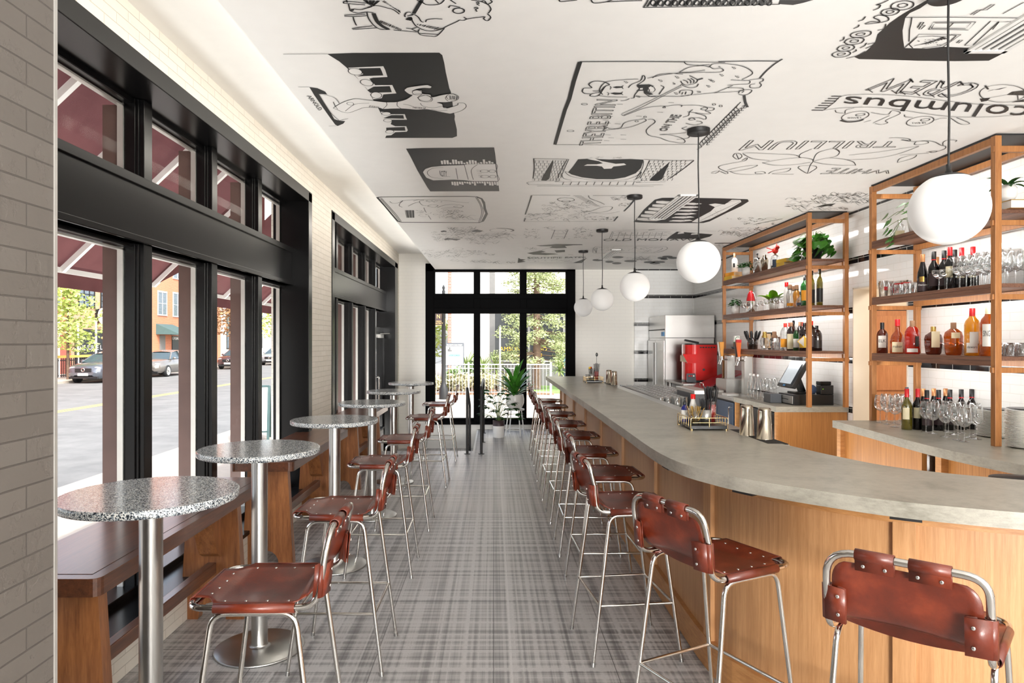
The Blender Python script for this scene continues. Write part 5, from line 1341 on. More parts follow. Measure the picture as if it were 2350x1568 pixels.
# wine bottle prototypes
def wine_bottle(loc, kind, label, group):
    if kind == 'dark': return bottle(loc, 'wine', 'wine_glass_dark', 'black_matte', label, 'plum_label', .31, 1, .016, .06, 'red_wax', group, name='wine_bottle', labz=(.25,.8))
    if kind == 'copper': return bottle(loc, 'slope', 'wine_glass_dark', 'copper_foil', label, 'plum_label', .30, 1, .016, .06, None, group, name='wine_bottle', labz=(.1,.95), txt=None)
    if kind == 'red': return bottle(loc, 'wine', 'wine_glass_dark', 'red_wax', label, 'cream', .315, 1, .016, .065, None, group, name='wine_bottle', labz=(.5,.95), lpos=(-.8,.5))
    if kind == 'open': return bottle(loc, 'wine', 'olive_glass', 'red_wax', label, 'cream', .315, 1, .016, .065, None, group, name='wine_bottle', labz=(.45,.95), lpos=(-.8,.5))
gw = 'wine bottles on the middle shelf of the near rack'
w0 = wine_bottle((3.33,yx(2117.5,3.33),z2), 'copper', 'copper capped wine bottle with a plum label at the left of the rack row', gw)
mb = MB(); put_text(mb, 'Chemistry', (.0395,-.03,.05), (.0395,.03,.05), (.0395,-.03,.068))
mb.build('label_lettering', M['label_white'], w0)
MB().lathe([(.0397,.085),(.0397,.125)], 12, None, True, -.55, .25).build('label_ring', M['gold'], w0)
for px, X_, k, lb in ((2143,3.36,'dark','black capped wine bottle with a grey label, second along the rack row'),(2166.5,3.40,'dark','black capped wine bottle just left of the red capped one on the rack'),
    (2180,3.34,'red','red capped wine bottle with a cream label on the rack'),(2191,3.45,'dark','black capped wine bottle right behind the red capped one on the rack'),
    (2150,3.55,'copper','copper capped wine bottle at the back of the rack, second along'),(2174,3.56,'copper','copper capped wine bottle at the back of the rack, third along'),
    (2207,3.45,'red','red capped wine bottle behind the big glass on the rack'),(2233,3.5,'red','red capped wine bottle farthest right on the rack, seen through glasses')):
    wine_bottle((X_, yx(px, X_), z2), k, lb, gw)
# stemmed glasses
def stem_glass(name, label, prof, group, loc):
    t = thing(name, label, 'wine glass', loc, 0, group)
    zb = prof[0][1]
    MB().lathe(prof, 20).build('bowl', M['clear_glass'], t)
    MB().lathe([(.0048,zb+.002),(.0034,zb*.6),(.004,.012),(.012,.005),(.034,.0015),(.034,0),(1e-4,0)], 16).build('stem', M['clear_glass'], t)
    return t
BIG = [(.004,.10),(.022,.106),(.040,.126),(.0465,.148),(.0435,.185),(.0375,.235),(.0362,.2355),(.036,.232)]
COUPE = [(.004,.085),(.02,.09),(.038,.108),(.046,.13),(.048,.148),(.0468,.1485),(.0465,.146)]
gA = 'coupe glasses on the middle shelf of the near rack'; gB = 'tall wine glasses on the middle shelf of the near rack'
cg = None
for i, (px, X_) in enumerate(((2155,3.29),(2173,3.30),(2187,3.38),(2203,3.31),(2218,3.38),(2228,3.31),(2241,3.40),(2252,3.33),(2262,3.42),(2272,3.34))):
    lo = (X_, yx(px, X_), z2); lb = 'shallow coupe glass in the row before the wine bottles on the rack'
    cg = stem_glass('coupe_glass', lb, COUPE, gA, lo) if cg is None else dup(cg, lo) and cg
bg = None
for i in range(22):
    X_ = (3.36,3.47,3.57)[i % 3]; y = 5.0-(i//3)*.073-.02*(i % 3)
    lo = (X_, y, z2); lb = 'tall wine glass in the crowd at the right of the rack shelf'
    if bg is None: bg = stem_glass('wine_glass', lb, BIG, gB, lo)
    else: dup(bg, lo)
gC = 'wine glasses left of the bottles on the back counter'; gD = 'wine glasses right of the bottles on the back counter'
for px, py in ((2020,970),(2036,974),(2052,971),(2054,980),(2068,975),(2064,966),(2033,966),(2078,970)):
    p = onz(px, py, ZK); dup(bg, (p.x, p.y, ZK), 0, 'wine glass in the group by the hallway on the back counter', gC, scale=.98)
for px, py in ((2125,992),(2141,996),(2152,988),(2170,1003),(2190,998),(2198,1010),(2213,1014),(2176,992),(2225,1004),(2240,1008),(2205,994),(2238,998)):
    p = onz(px, py, ZK); dup(bg, (p.x, p.y, ZK), 0, 'wine glass standing before the dark bottles on the back counter', gD, scale=.98)
gE = 'wine bottles on the back counter'
p = onz(2081, 986, ZK); b_ = wine_bottle((p.x,p.y,ZK), 'open', 'opened green wine bottle with red foil and cream label on the counter', gE)
MB().cyl((0,0,.315),(0,0,.327),.011,.013,n=14).build('stopper', M['grey_plastic'], b_)
p = onz(2106, 986, ZK); wine_bottle((p.x,p.y,ZK), 'red', 'full wine bottle with red foil beside the opened one on the counter', gE)
for i, (px, py) in enumerate(((2127,989),(2154,988),(2180,987),(2206,986),(2230,985))):
    p = onz(px, py, ZK); wine_bottle((p.x,p.y,ZK), 'dark', 'black capped wine bottle, %s of the dark row on the back counter' % ('first','second','third','fourth','last')[i], gE)
for i, (px, py) in enumerate(((2119,978),(2143,977),(2170,977),(2195,976))):
    p = onz(px, py, ZK); wine_bottle((p.x,p.y,ZK), 'copper', 'copper capped wine bottle, %s of those behind the dark row' % ('first','second','third','last')[i], gE)
# plates
pm_ = MB().lathe([(1e-4,.003),(.055,.003),(.06,0),(.07,.002),(.112,.012),(.1135,.0145),(.11,.0145),(.07,.006),(1e-4,.006)], 40).build('dinner_plate', M['plate_white'])
first = True
for (px, py, n, g, lb) in ((2285,1017,22,'plates in the nearer stack','white plate in the stack behind the rack post'),(2362,1016,28,'plates in the right stack','white plate in the taller stack at the right edge')):
    p = onz(px, py-14, ZK)
    if n == 28: p = Vector((3.40, 4.36, ZK))
    for i in range(n):
        o = pm_ if first else pm_.copy()
        if not first: C.objects.link(o)
        first = False; o.location = (p.x+RN.uniform(-.002,.002), p.y+RN.uniform(-.002,.002), ZK+i*.0084); tag(o, lb, 'plate', g)
    o = tag(MB().lathe([(1e-4,.0),(.06,0),(.105,.008),(.1,.0095),(1e-4,.004)], 32).build('small_plate', M['plate_dark'], loc=(p.x,p.y,ZK+n*.0084+.008)), 'dark small plate topping the stack %s' % ('behind the rack post' if n == 22 else 'at the right edge'), 'plate')
# short patterned glasses behind the whiskey, and glasses left on the middle shelf
gF = 'cut tumblers behind the whiskey'
ct = MB().lathe([(1e-4,0),(.036,0),(.0385,.006),(.037,.02),(.0395,.03),(.038,.045),(.041,.09),(.0395,.09),(.036,.008),(1e-4,.006)], 10).build('cut_tumbler', M['clear_glass'])
for i in range(17):
    o = ct if i == 0 else ct.copy()
    if i: C.objects.link(o)
    o.location = (3.56 if i % 2 else 3.5, 5.30-i*.055, z3); tag(o, 'short cut glass tumbler in the row behind the whiskey bottles', 'glass', gF)
for i, px in enumerate((2064,2075,2086,2096,2104)):
    o = ct.copy(); C.objects.link(o); X_ = 3.32+.03*(i % 2); o.location = (X_, yx(px, X_), z2); tag(o, 'short cut tumbler beside the red printed glasses on the rack', 'glass', 'cut tumblers on the middle shelf')
for i, (px, X_, red) in enumerate(((2027,3.33,0),(2040,3.4,0),(2053,3.48,1),(2066,3.5,1),(2079,3.5,1))):
    t = thing('pint_glass', ('clear pint glass at the left end of the rack shelf','clear pint glass second from the left on the rack shelf','red printed glass, first of three on the rack','red printed glass, middle of three on the rack','red printed glass, last of three on the rack')[i], 'glass', (X_, yx(px, X_), z2), face(X_, 5.5))
    MB().lathe([(1e-4,0),(.03,0),(.041,.14),(.039,.14),(.029,.006),(1e-4,.006)], 20).build('glass_wall', M['clear_glass'], t)
    if red: MB().lathe([(.0405,.125),(.0385,.102)], 14, None, True, -1.2, 1.2).lathe([(.0372,.09),(.033,.04)], 14, None, True, -1.0, .2).build('print', M['red_box'], t)
    elif i == 0: MB().lathe([(.037,.09),(.0345,.06)], 12, None, True, .2, 1.1).build('print', M['red_box'], t)
# top shelf of the near rack
t = thing('cup', 'white cup on a saucer at the left of the near rack top shelf', 'cup', (3.34, yx(2046,3.34), z1))
MB().lathe([(1e-4,.004),(.055,.006),(.065,.012),(.062,.012),(1e-4,.008)], 28).build('saucer', M['ceramic'], t)
MB().lathe([(1e-4,.01),(.035,.01),(.05,.055),(.048,.055),(.033,.014),(1e-4,.014)], 24).build('bowl', M['ceramic'], t)
t = bottle((3.36, yx(2065,3.36), z1), 'bulb', 'clear_glass', 'clear_glass', 'small clear decanter with a shield label beside the white cup', 'cream', .15, .6, .018, .03, labz=(.2,1.6))
def ivy(name, label, loc, strands, mat='leaf_dark', L=.3):
    t = thing(name, label, 'plant', loc); mb = MB(); ms = MB()
    return t, mb, ms
def heart(mb, p, az, tilt, s):
    d = Vector((math.cos(az), math.sin(az), 0)); sd = Vector((-d.y, d.x, 0)); f = d*math.cos(tilt)+Vector((0,0,1))*math.sin(tilt)
    pts = [(0,0),(-.12,.42),(.15,.62),(.5,.5),(.8,.25),(1.05,0),(.8,-.25),(.5,-.5),(.15,-.62),(-.12,-.42)]
    up = f.cross(sd); v = [Vector(p)+f*a*s+sd*b*s-up*abs(b)*s*.25 for a, b in pts]
    c = Vector(p)+f*.45*s
    mb.add([c]+v, [(0,i+1,(i+1) % 10+1) for i in range(10)], True)
t = thing('trailing_pothos', 'trailing variegated plant in a white pot, mostly behind the nearest globe', 'plant', (3.36,5.42,z1))
MB().lathe([(1e-4,0),(.05,0),(.07,.11),(.066,.11),(.06,.095),(1e-4,.095)], 24).build('pot', M['ceramic'], t)
mb = MB(); ms = MB()
for i, (dx, dy, dz) in enumerate(((-.12,.20,.12),(-.13,.2,.05),(-.12,.16,-.02),(-.14,.13,-.09),(-.05,.1,.18),(-.1,-.05,.16),(.05,-.1,.17),(0,.05,.2),(.05,.08,.15))):
    ms.tube(spline([(0,0,.09),(dx*.5,dy*.5,max(.13,dz+.08)),(dx,dy,dz+.03)], 4), .002, 5)
    for k in range(2): heart(mb, (dx+RN.uniform(-.015,.015), dy+RN.uniform(-.03,.03), dz+.03+.05*k), RN.uniform(2.4,3.8), RN.uniform(-1.2,-.5), .07)
mb.build('foliage', M['leaf'], t); ms.build('stems', M['stem_green'], t)
bk1 = thing('book', 'thick pale book lying under the round white pot', 'book', (3.44,4.52,z1), .0)
MB().box(-.12,.16,-.14,.06,0.002,.05).build('page_block', M['label_white'], bk1)
MB().box(-.123,.163,-.143,.063,.05,.055).box(-.123,.163,-.143,.063,0,.002).box(.16,.163,-.143,.063,0,.055).build('cover', M['gold'], bk1)
t = thing('potted_succulent', 'round white pot with drooping dark leaves at the top right', 'plant', (3.385,4.50,z1+.056))
MB().lathe([(1e-4,0),(.03,0),(.052,.04),(.056,.075),(.046,.115),(.04,.115),(.04,.1),(1e-4,.1)], 28).build('pot', M['ceramic'], t)
mb = MB()
for i in range(11): leaf_strip(mb, (0,0,.1), i*2.4, .10+.05*RN.random(), .02, .6+RN.uniform(-.3,.5), 1.2, 6)
mb.build('foliage', M['leaf_dark'], t)

# ---------------- farther rack
def pot_bush(loc, label, r, h, mat, n, spread, leafmat, kind='heart', ls=.03, name='potted_plant', hgt=.1):
    t = thing(name, label, 'plant', loc)
    MB().lathe([(1e-4,0),(r*.82,0),(r,h),(r*.93,h),(r*.9,h-.012),(1e-4,h-.012)], 24).build('pot', M[mat], t)
    mb = MB()
    for i in range(n):
        a = i*2.4; q = math.sqrt((i+.5)/n)*spread; z = h+hgt*(1-(q/spread)**2*.9)+RN.uniform(-.02,.02)
        if kind == 'heart': heart(mb, (q*math.cos(a), q*math.sin(a), z), a, RN.uniform(-.9,.4), ls*RN.uniform(.8,1.2))
        else: leaf_strip(mb, (.02*math.cos(a),.02*math.sin(a),h), a, spread*RN.uniform(.8,1.2), ls, RN.uniform(.4,1.2), .9, 5)
    mb.build('foliage', M[leafmat], t); return t
def book(loc, size, rz, mat, label):
    t = thing('book', label, 'book', loc, rz, 'yellow books on the far rack'); w, l, h = size
    MB().box(-w/2,w/2-.003,-l/2+.003,l/2-.003,.0025,h-.0025).build('page_block', M['page'], t)
    MB().box(-w/2-.002,w/2,-l/2,l/2,h-.0025,h).box(-w/2-.002,w/2,-l/2,l/2,0,.0025).box(-w/2-.003,-w/2,-l/2,l/2,0,h).build('cover', M[mat], t); return t
Xf = 3.33
y = yx(1686, 3.36)
book((3.36,y,z1), (.19,.24,.055), .1, 'yellow_paper', 'lower yellow book at the left end of the far rack')
book((3.365,y,z1+.0555), (.17,.22,.05), .22, 'orange_paper', 'orange yellow book under the white bottle')
t = bottle((3.36, y, z1+.106), 'square', 'ceramic', 'cork', 'white ceramic bottle with a small black picture, standing on two books', 'mural_ink', .27, .7, .016, .06, labz=(.45,.8), lpos=(-.5,.1))
pot_bush((3.33, yx(1712,3.33), z1), 'small succulent in a white cylinder pot on the far rack top shelf', .055, .12, 'ceramic', 40, .085, 'leaf_dark', 'heart', .042, hgt=.07)
t = thing('coffee_press', 'chrome and glass coffee press on the far rack top shelf', 'coffee press', (3.38, yx(1738,3.38), z1))
MB().lathe([(1e-4,0),(.045,0),(.045,.2)], 24).build('beaker', M['clear_glass'], t)
MB().lathe([(.0465,0),(.0465,.02)], 24).lathe([(.0465,.16),(.0465,.172)], 24).lathe([(.0465,.188),(.0465,.21),(.02,.22),(1e-4,.222)], 24).build('band', M['chrome'], t)
MB().lathe([(1e-4,0.002),(.035,0.002),(.035,.15)], 18).build('inner_sleeve', M['chrome'], t)
MB().cyl((0,0,.22),(0,0,.26),.004).sph((0,0,.265),.012).build('plunger', M['black_plastic'], t)
t = thing('cocktail_shaker', 'silver cocktail shaker with a domed lid on the far rack top shelf', 'cocktail shaker', (3.36, yx(1754.5,3.36), z1))
MB().lathe([(1e-4,0),(.034,0),(.046,.14)], 28).build('body', M['shaker_steel'], t)
MB().lathe([(.047,.138),(.047,.15),(.036,.18),(.022,.187),(.022,.215),(.018,.22),(1e-4,.221)], 28).build('lid', M['shaker_steel'], t)
t = thing('scissor_tongs', 'crossed steel bar tools leaning by the white pot', 'bar tools', (3.29, yx(1727,3.29), z1))
MB().bar((0,.06,.01),(-.0,-.06,.09),.008,.004).bar((0.01,-.05,.01),(0.01,.05,.085),.008,.004).build('blade', M['chrome'], t)
t = thing('spirits_bottle', 'domed glass bottle with a dark label below the red bird', 'bottle', (3.36, yx(1779,3.36), z1), face(3.36,8))
MB().lathe([(1e-4,0),(.05,0),(.053,.01),(.053,.12),(.045,.16),(.02,.18),(1e-4,.18)], 24).build('glass_body', M['clear_glass'], t)
MB().lathe([(.0536,.03),(.0536,.12)], 14, None, True, -.6, .3).build('label', M['navy'], t)
MB().lathe([(1e-4,.0),(.049,.003),(.05,.05),(1e-4,.05)], 20).build('liquid', M['dark_liquor'], t)
t = thing('bird_figurine', 'small red bird figurine perched on the domed bottle', 'figurine', (3.36, yx(1779,3.36), z1+.1805), .4)
bd = MB().sph((0,0,.05),.034,14,10,(1.25,.85,1.1)).sph((.035,0,.09),.024,12,8).build('body', M['bird_red'], t)
MB().lathe([(.008,0),(.001,.022)], 8, Matrix.Translation((.055,0,.09)) @ Matrix.Rotation(PI/2,4,'Y')).build('beak', M['orange_handle'], t)
MB().bar((-.03,0,.045),(-.105,0,.02),.03,.012).build('tail', M['bird_red'], t)
for sy in (1,-1): MB().bar((.0,sy*.025,.06),(-.05,sy*.085,.09),.035,.008).build('wing', M['bird_red'], t)
MB().lathe([(.014,.093),(.002,.14)], 8, Matrix.Translation((.02,0,0))).build('crest', M['bird_red'], t)
MB().cyl((0,0,0),(0,0,.02),.012).build('perch', M['cork'], t)
y = yx(1808, 3.36)
book((3.36,y,z1), (.17,.23,.045), -.05, 'yellow_paper', 'lower yellow book below the glass with a cutting')
book((3.36,y-.01,z1+.0455), (.165,.21,.04), .12, 'yellow_paper', 'upper yellow book below the glass with a cutting')
t = thing('cutting_glass', 'glass jar holding a single leaf cutting beside the big trailing plant', 'jar', (3.36, yx(1833,3.36), z1+.0))
MB().lathe([(1e-4,0),(.04,0),(.052,.04),(.045,.1),(.043,.1),(.05,.04),(.038,.004),(1e-4,.004)], 20).build('glass_wall', M['clear_glass'], t)
mb = MB(); heart(mb, (-.02,.06,.11), 2.0, -.7, .06); heart(mb, (.02,-.02,.14), 3.4, .3, .05); mb.build('leaf', M['leaf_light'], t)
t = thing('potted_philodendron', 'big heart leaved trailing plant in a black pot on the far rack', 'plant', (3.43, yx(1866,3.43), z1))
MB().lathe([(1e-4,0),(.09,0),(.10,.01),(.1,.016),(1e-4,.016)], 28).build('saucer', M['ceramic'], t)
MB().lathe([(1e-4,.016),(.075,.016),(.10,.15),(.094,.15),(.09,.13),(1e-4,.13)], 28).build('pot', M['black_matte'], t)
mb = MB(); ms = MB()
for i in range(62):
    a = i*2.4; u = (i+.5)/62; q = .05+.15*math.sqrt(u); z = .15+.13*(1-u)+RN.uniform(-.03,.04)-(.20*max(0,u-.55)*RN.random()*2)
    p = (q*math.cos(a)*.95, q*math.sin(a)*1.1, z)
    ms.tube(spline([(0,0,.14),(p[0]*.6,p[1]*.6,max(z,.17)+.03),p], 3), .002, 4)
    heart(mb, p, PI+.6*math.sin(a*1.7)+RN.uniform(-.7,.7), RN.uniform(-1.25,-.5), RN.uniform(.075,.115))
mb.build('foliage', M['leaf'], t); ms.build('stems', M['stem_green'], t)
# second shelf
pot_bush((3.33, yx(1688,3.33), z2), 'small bushy plant in a pale pot, left end of the far rack middle shelf', .06, .115, 'ceramic', 80, .09, 'leaf_dark', 'heart', .032, hgt=.09)
gG = 'coupe glasses on the far rack'
for px, X_ in ((1706,3.38),(1713,3.31),(1737,3.4),(1752,3.42),(1761,3.33),(1770,3.42),(1776,3.33),(1783,3.42),(1789,3.34),(1795,3.42)):
    dup(cg, (X_, yx(px, X_), z2), 0, 'small coupe glass in the row on the far rack middle shelf', gG, .92)
t = thing('soda_siphon', 'soda siphon with a red pointed top on the far rack', 'siphon', (3.33, yx(1723,3.33), z2))
MB().lathe([(1e-4,0),(.05,0),(.054,.01),(.054,.13),(.05,.16)], 24).build('body', M['chrome'], t)
MB().lathe([(.055,.15),(.053,.175),(.04,.235),(.022,.27),(.008,.283),(1e-4,.285)], 24).build('top', M['red_wax'], t)
MB().tube(fillet([(0,0,.25),(.02,-.05,.255),(.03,-.085,.17)], .03), .006, 8).build('lever', M['aluminium'], t)
t = pot_bush((3.45, yx(1776,3.45), z2), 'fig plant with broad bright leaves behind the coupe glasses', .06, .10, 'ceramic', 8, .20, 'leaf_light', 'strip', .055, name='potted_fig', hgt=.1)
t = bottle((3.34, yx(1805,3.34), z2), 'slim', 'ceramic', 'red_enamel', 'frosted white bottle with a red cap on the far rack', 'label_white', .30, 1, .02, .05)
for i, (px, X_, bo) in enumerate(((1813,3.36,'clear_glass'),(1820,3.42,'clear_glass'),(1828,3.35,'whiskey_gold'))):
    bottle((X_, yx(px, X_), z2), 'bulb', bo, 'cork', ('corked clear bulb bottle next to the white bottle','corked clear bulb bottle at the back','corked bulb bottle of golden liquor on the far rack')[i], 'orange_paper' if i == 0 else ('yellow_paper' if i == 1 else None), .27-.01*i, 1, .022, .05, 'mural_ink', labz=(.4,.9))
bottle((3.36, yx(1839,3.36), z2), 'squat', 'clear_glass', 'navy', 'squat clear bottle with a dark blue label before the green bottle', 'navy', .17, .8, .02, .03)
bottle((3.38, yx(1848,3.38), z2), 'tall', 'green_glass', 'black_plastic', 'green bottle with an orange label partly behind the front rack post', 'orange_paper', .34, 1, .02, .05, labz=(.3,.8))
for i, (px, X_) in enumerate(((1863,3.42),(1881,3.42))):
    bottle((X_, yx(px, X_), z2), 'slim', 'olive_glass', 'black_plastic', ('tall olive bottle with a black label right of the rack post','tall olive bottle with a black label, last on the far rack middle shelf')[i], 'mural_ink', .385, 1.25, .015, .05, labz=(.15,.72), lpos=(-1.5,1.5))
# third shelf
t = thing('small_bowl', 'little grey bowl with cards at the left of the far rack lower shelf', 'bowl', (3.32, yx(1686,3.32), z3))
MB().lathe([(1e-4,0),(.03,0),(.05,.03),(.048,.03),(1e-4,.006)], 20).build('bowl_wall', M['grey_plastic'], t)
MB().box(-.01,.0,-.03,.03,.007,.12).build('card', M['cork'], t)
t = thing('utensil_tub', 'clear tub holding black handled utensils on the far rack', 'container', (3.35, yx(1727,3.35), z3))
MB().lathe([(1e-4,0),(.06,0),(.072,.15),(.07,.15),(.058,.004),(1e-4,.004)], 24).build('tub_wall', M['smoke_glass'], t)
gH = 'black utensils in the clear tub'
um = MB().cyl((0,0,0),(0,0,.12),.005,n=6).tube([(0,0,.12),(0,0,.16),(0,0,.22),(0,0,.245)], [.009,.015,.017,.008], 8).build('utensil', M['black_plastic'])
for i in range(9):
    o = um if i == 0 else um.copy()
    if i: C.objects.link(o)
    a = i*.7; o.location = (3.35+.022*math.cos(a), yx(1727,3.35)+.022*math.sin(a), z3+.006); o.rotation_euler = (-.32*math.sin(a), .32*math.cos(a), 0)
    tag(o, 'black handled utensil standing in the clear tub', 'utensil', gH)
for i, (px, X_, w, h) in enumerate(((1763,3.6,.15,.22),(1782,3.58,.12,.16))):
    t = thing('picture_frame', ('small dark picture frame leaning behind the glass shakers','smaller brown picture frame right of the dark one')[i], 'picture frame', (X_, yx(px, X_), z3), .35)
    f = MB().box(-.012,0,-w/2,w/2,0,.015).box(-.012,0,-w/2,w/2,h-.015,h).box(-.012,0,-w/2,-w/2+.015,0,h).box(-.012,0,w/2-.015,w/2,0,h); f.build('frame', M['black_matte'] if i == 0 else M['shelf_brown'], t)
    MB().box(-.006,-.004,-w/2+.014,w/2-.014,.014,h-.014).build('picture', M['page'] if i == 0 else M['label_white'], t)
for i, (px, X_, cap) in enumerate(((1755,3.33,'gold'),(1777,3.36,'cork'))):
    t = thing('crystal_shaker', ('cut glass shaker with a gold cap on the far rack','cut glass shaker with a copper brown cap, right of the gold capped one')[i], 'shaker', (X_, yx(px, X_), z3))
    MB().lathe([(1e-4,0),(.04,0),(.035,.02),(.05,.05),(.046,.075),(.055,.11),(.045,.14),(.035,.15)], 12, None, False).build('glass_body', M['clear_glass'], t)
    MB().lathe([(.036,.148),(.036,.165),(.026,.18),(.024,.215),(.02,.22),(1e-4,.22)], 20).build('cap', M[cap], t)
for px in (1785, 1791): 
    o = ct.copy(); C.objects.link(o); o.location = (3.31, yx(px,3.31), z3); tag(o, 'cut tumbler between the shakers and bottles on the far rack', 'glass', 'cut tumblers on the far rack')
B3 = [(1802,3.33,'arch','clear_glass','bird_red','clear bottle with an orange label, first of the far rack lower row','orange_paper',.31),
      (1816,3.34,'tall','dark_liquor','cork','dark liqueur bottle with a tall cream label on the far rack','cream',.315),
      (1811,3.46,'slim','clear_glass','bird_red','slim red capped bottle at the back left of the lower row','label_white',.32),
      (1821,3.52,'slim','dark_liquor','black_plastic','black capped bottle rising highest in the lower row','navy',.35),
      (1827,3.33,'slim','green_glass','aluminium','green bottle with a pale label on the far rack','label_white',.27),
      (1836,3.42,'tall','dark_liquor','cork','dark bottle behind the green one on the far rack','cream',.32),
      (1841,3.5,'slim','clear_glass','bird_red','slim red capped bottle right of the middle of the lower row','label_white',.32),
      (1846,3.34,'arch','dark_liquor','black_plastic','dark bottle with a yellow and grey diamond label','yellow_paper',.30),
      (1862,3.40,'tall','dark_liquor','bird_red','dark bottle with red cap seen right of the rack post','plum_label',.32),
      (1874,3.45,'arch','dark_liquor','black_plastic','black squared bottle, last of the far rack lower row','dark_label',.27)]
for px, X_, pr, bo, ca, lb, la, h in B3:
    b_ = bottle((X_, yx(px, X_), z3), pr, bo, ca, lb, la, h, .85, None, .045, labz=(.08,.9) if 'tall cream' in lb else (.2,.75), lpos=(-1.1,1.1))
    if 'diamond' in lb:
        MB().add([(.0475,-.07,.10),(.049,-.005,.165),(.0475,.06,.10),(.049,-.005,.035)], [(0,1,2,3)]).build('label', M['yellow_paper'], b_)
        MB().add([(.050,-.005,.155),(.050,-.06,.10),(.050,-.005,.045)], [(0,1,2)]).build('label', M['label_white'], b_)
# swing top bottles and glasses by the till
def swing(px, py, label):
    p = onz(px, py, ZK)
    t = thing('swing_top_bottle', label, 'bottle', (p.x,p.y,ZK), 0, 'swing top bottles by the till')
    MB().lathe([(1e-4,0),(.036,0),(.039,.005),(.039,.13),(.034,.17),(.018,.235),(.0135,.26),(.0135,.275)], 24).build('glass_body', M['clear_glass'], t)
    MB().lathe([(.011,.273),(.013,.28),(.012,.295),(1e-4,.3)], 14).build('stopper', M['ceramic'], t)
    MB().tube(fillet([(.014,0,.285),(.026,.004,.26),(.02,.006,.235),(.016,0,.245)], .008), .0016, 5).build('wire_bail', M['chrome'], t)
swing(1722, 914, 'clear swing top bottle, left one beside the till'); swing(1730, 916, 'clear swing top bottle, middle one beside the till'); swing(1739, 918, 'clear swing top bottle, right one beside the till')
for px, py in ((1752,913),(1760,916),(1767,911),(1776,912),(1757,909),(1782,909)):
    p = onz(px, py, ZK); dup(bg, (p.x,p.y,ZK), 0, 'wine glass in the cluster between the swing top bottles and the till', 'wine glasses by the till', .95)
# ------------------------------------------------------------------ the street outside
def brick_mat(name, c1, c2, mo, axis=1, bw=.22, rh=.075):
    t = NT(name); b = t.bsdf(None, .85)
    tc = t.new('TexCoord'); sx = t.new('SeparateXYZ'); cx = t.new('CombineXYZ'); t.l(tc.outputs['Object'], sx.inputs[0])
    t.l(sx.outputs[axis], cx.inputs[0]); t.l(sx.outputs[2], cx.inputs[1])
    bt = t.new('TexBrick'); t.l(cx.outputs[0], bt.inputs[0]); bt.inputs['Scale'].default_value = 1
    bt.inputs['Brick Width'].default_value = bw; bt.inputs['Row Height'].default_value = rh; bt.inputs['Mortar Size'].default_value = .008
    bt.inputs['Color1'].default_value = c1; bt.inputs['Color2'].default_value = c2; bt.inputs['Mortar'].default_value = mo
    n = t.noise(tc.outputs['Object'], .8, 3)
    t.l(t.mix(t.math('MULTIPLY', n, .35), bt.outputs[0], mo), b.inputs['Base Color'])
brick_mat('brick_red', rgb(168,72,58), rgb(150,58,48), rgb(176,120,104))
brick_mat('brick_tan', rgb(184,142,110), rgb(168,124,94), rgb(196,166,140))
brick_mat('brick_orange', rgb(204,122,84), rgb(188,106,72), rgb(204,150,122))
brick_mat('brick_pale', rgb(236,232,226), rgb(230,225,218), rgb(216,210,202), 0)
brick_mat('brick_edge', rgb(176,84,62), rgb(160,70,54), rgb(206,180,168), 0)
t = NT('asphalt'); b = t.bsdf(None, .8)
n = t.noise(t.coord(), 1.2, 6, .65); t.l(t.ramp(n, [(.3, rgb(98,98,97)), (.7, rgb(122,121,119))]), b.inputs['Base Color'])
pm('paving', rgb(176,164,152), .85, nz=.06); pm('mulch', rgb(146,112,88), .9, nz=.3); pm('lawn', rgb(120,150,84), .9, nz=.25)
pm('shop_dark', rgb(38,40,44), .3, nz=.2); pm('shop_trim', rgb(120,118,116), .5, nz=.06); pm('pane_grey', rgb(104,116,126), .12, nz=.25)
pm('road_line', rgb(216,186,90), .7, nz=.1); pm('canopy_green', rgb(66,92,92), .7, nz=.08); pm('grey_post', rgb(188,188,186), .5, nz=.05)
pm('tree_lime', rgb(176,192,104), .6, nz=.25); pm('tree_bronze', rgb(148,112,76), .7, nz=.3); pm('tree_spruce', rgb(164,174,124), .7, nz=.4)
pm('shrub_pale', rgb(190,186,148), .8, nz=.25); pm('shrub_green', rgb(96,124,64), .7, nz=.35); pm('yucca', rgb(140,160,96), .6, nz=.3)
pm('car_grey', rgb(98,102,110), .2, .5, nz=.03, Coat_Weight=.6); pm('car_taupe', rgb(132,126,120), .22, .5, nz=.03, Coat_Weight=.6); pm('car_dark', rgb(78,54,56), .2, .4, nz=.05, Coat_Weight=.6); pm('car_silver', rgb(150,156,162), .2, .5, nz=.03, Coat_Weight=.6)
pm('car_glass', rgb(60,74,80), .06, nz=.2); pm('teal_print', rgb(120,190,190), .5); pm('lamp_warm', rgb(250,210,120), .4)
pm('sign_gold', rgb(196,168,104), .6, nz=.05); pm('skin', rgb(214,160,130), .5, nz=.05); pm('shirt_blue', rgb(120,160,205), .7, nz=.08); pm('trousers', rgb(74,84,104), .8, nz=.1)
t = NT('awning_cloth'); b = t.new('BsdfDiffuse'); tr = t.new('BsdfTranslucent'); mx = t.new('MixShader'); mx.inputs[0].default_value = .42
n = t.noise(t.coord(), 5, 3); c = t.ramp(n, [(.3, rgb(100,66,65)), (.7, rgb(112,74,73))])
t.l(c, b.inputs[0]); t.l(c, tr.inputs[0]); t.l(b.outputs[0], mx.inputs[1]); t.l(tr.outputs[0], mx.inputs[2]); t.l(mx.outputs[0], t.out.inputs[0])
GZ = -.38; RZ = -.5
S(MB().box(-22,-6,-40,140,RZ-.2,RZ), 'road', M['asphalt'])
mb = MB().box(-6,-2.15,-40,13.0,GZ-.3,GZ).box(-6,40,13.0,60,GZ-.3,GZ-.001)
S(mb, 'sidewalk', M['paving'])
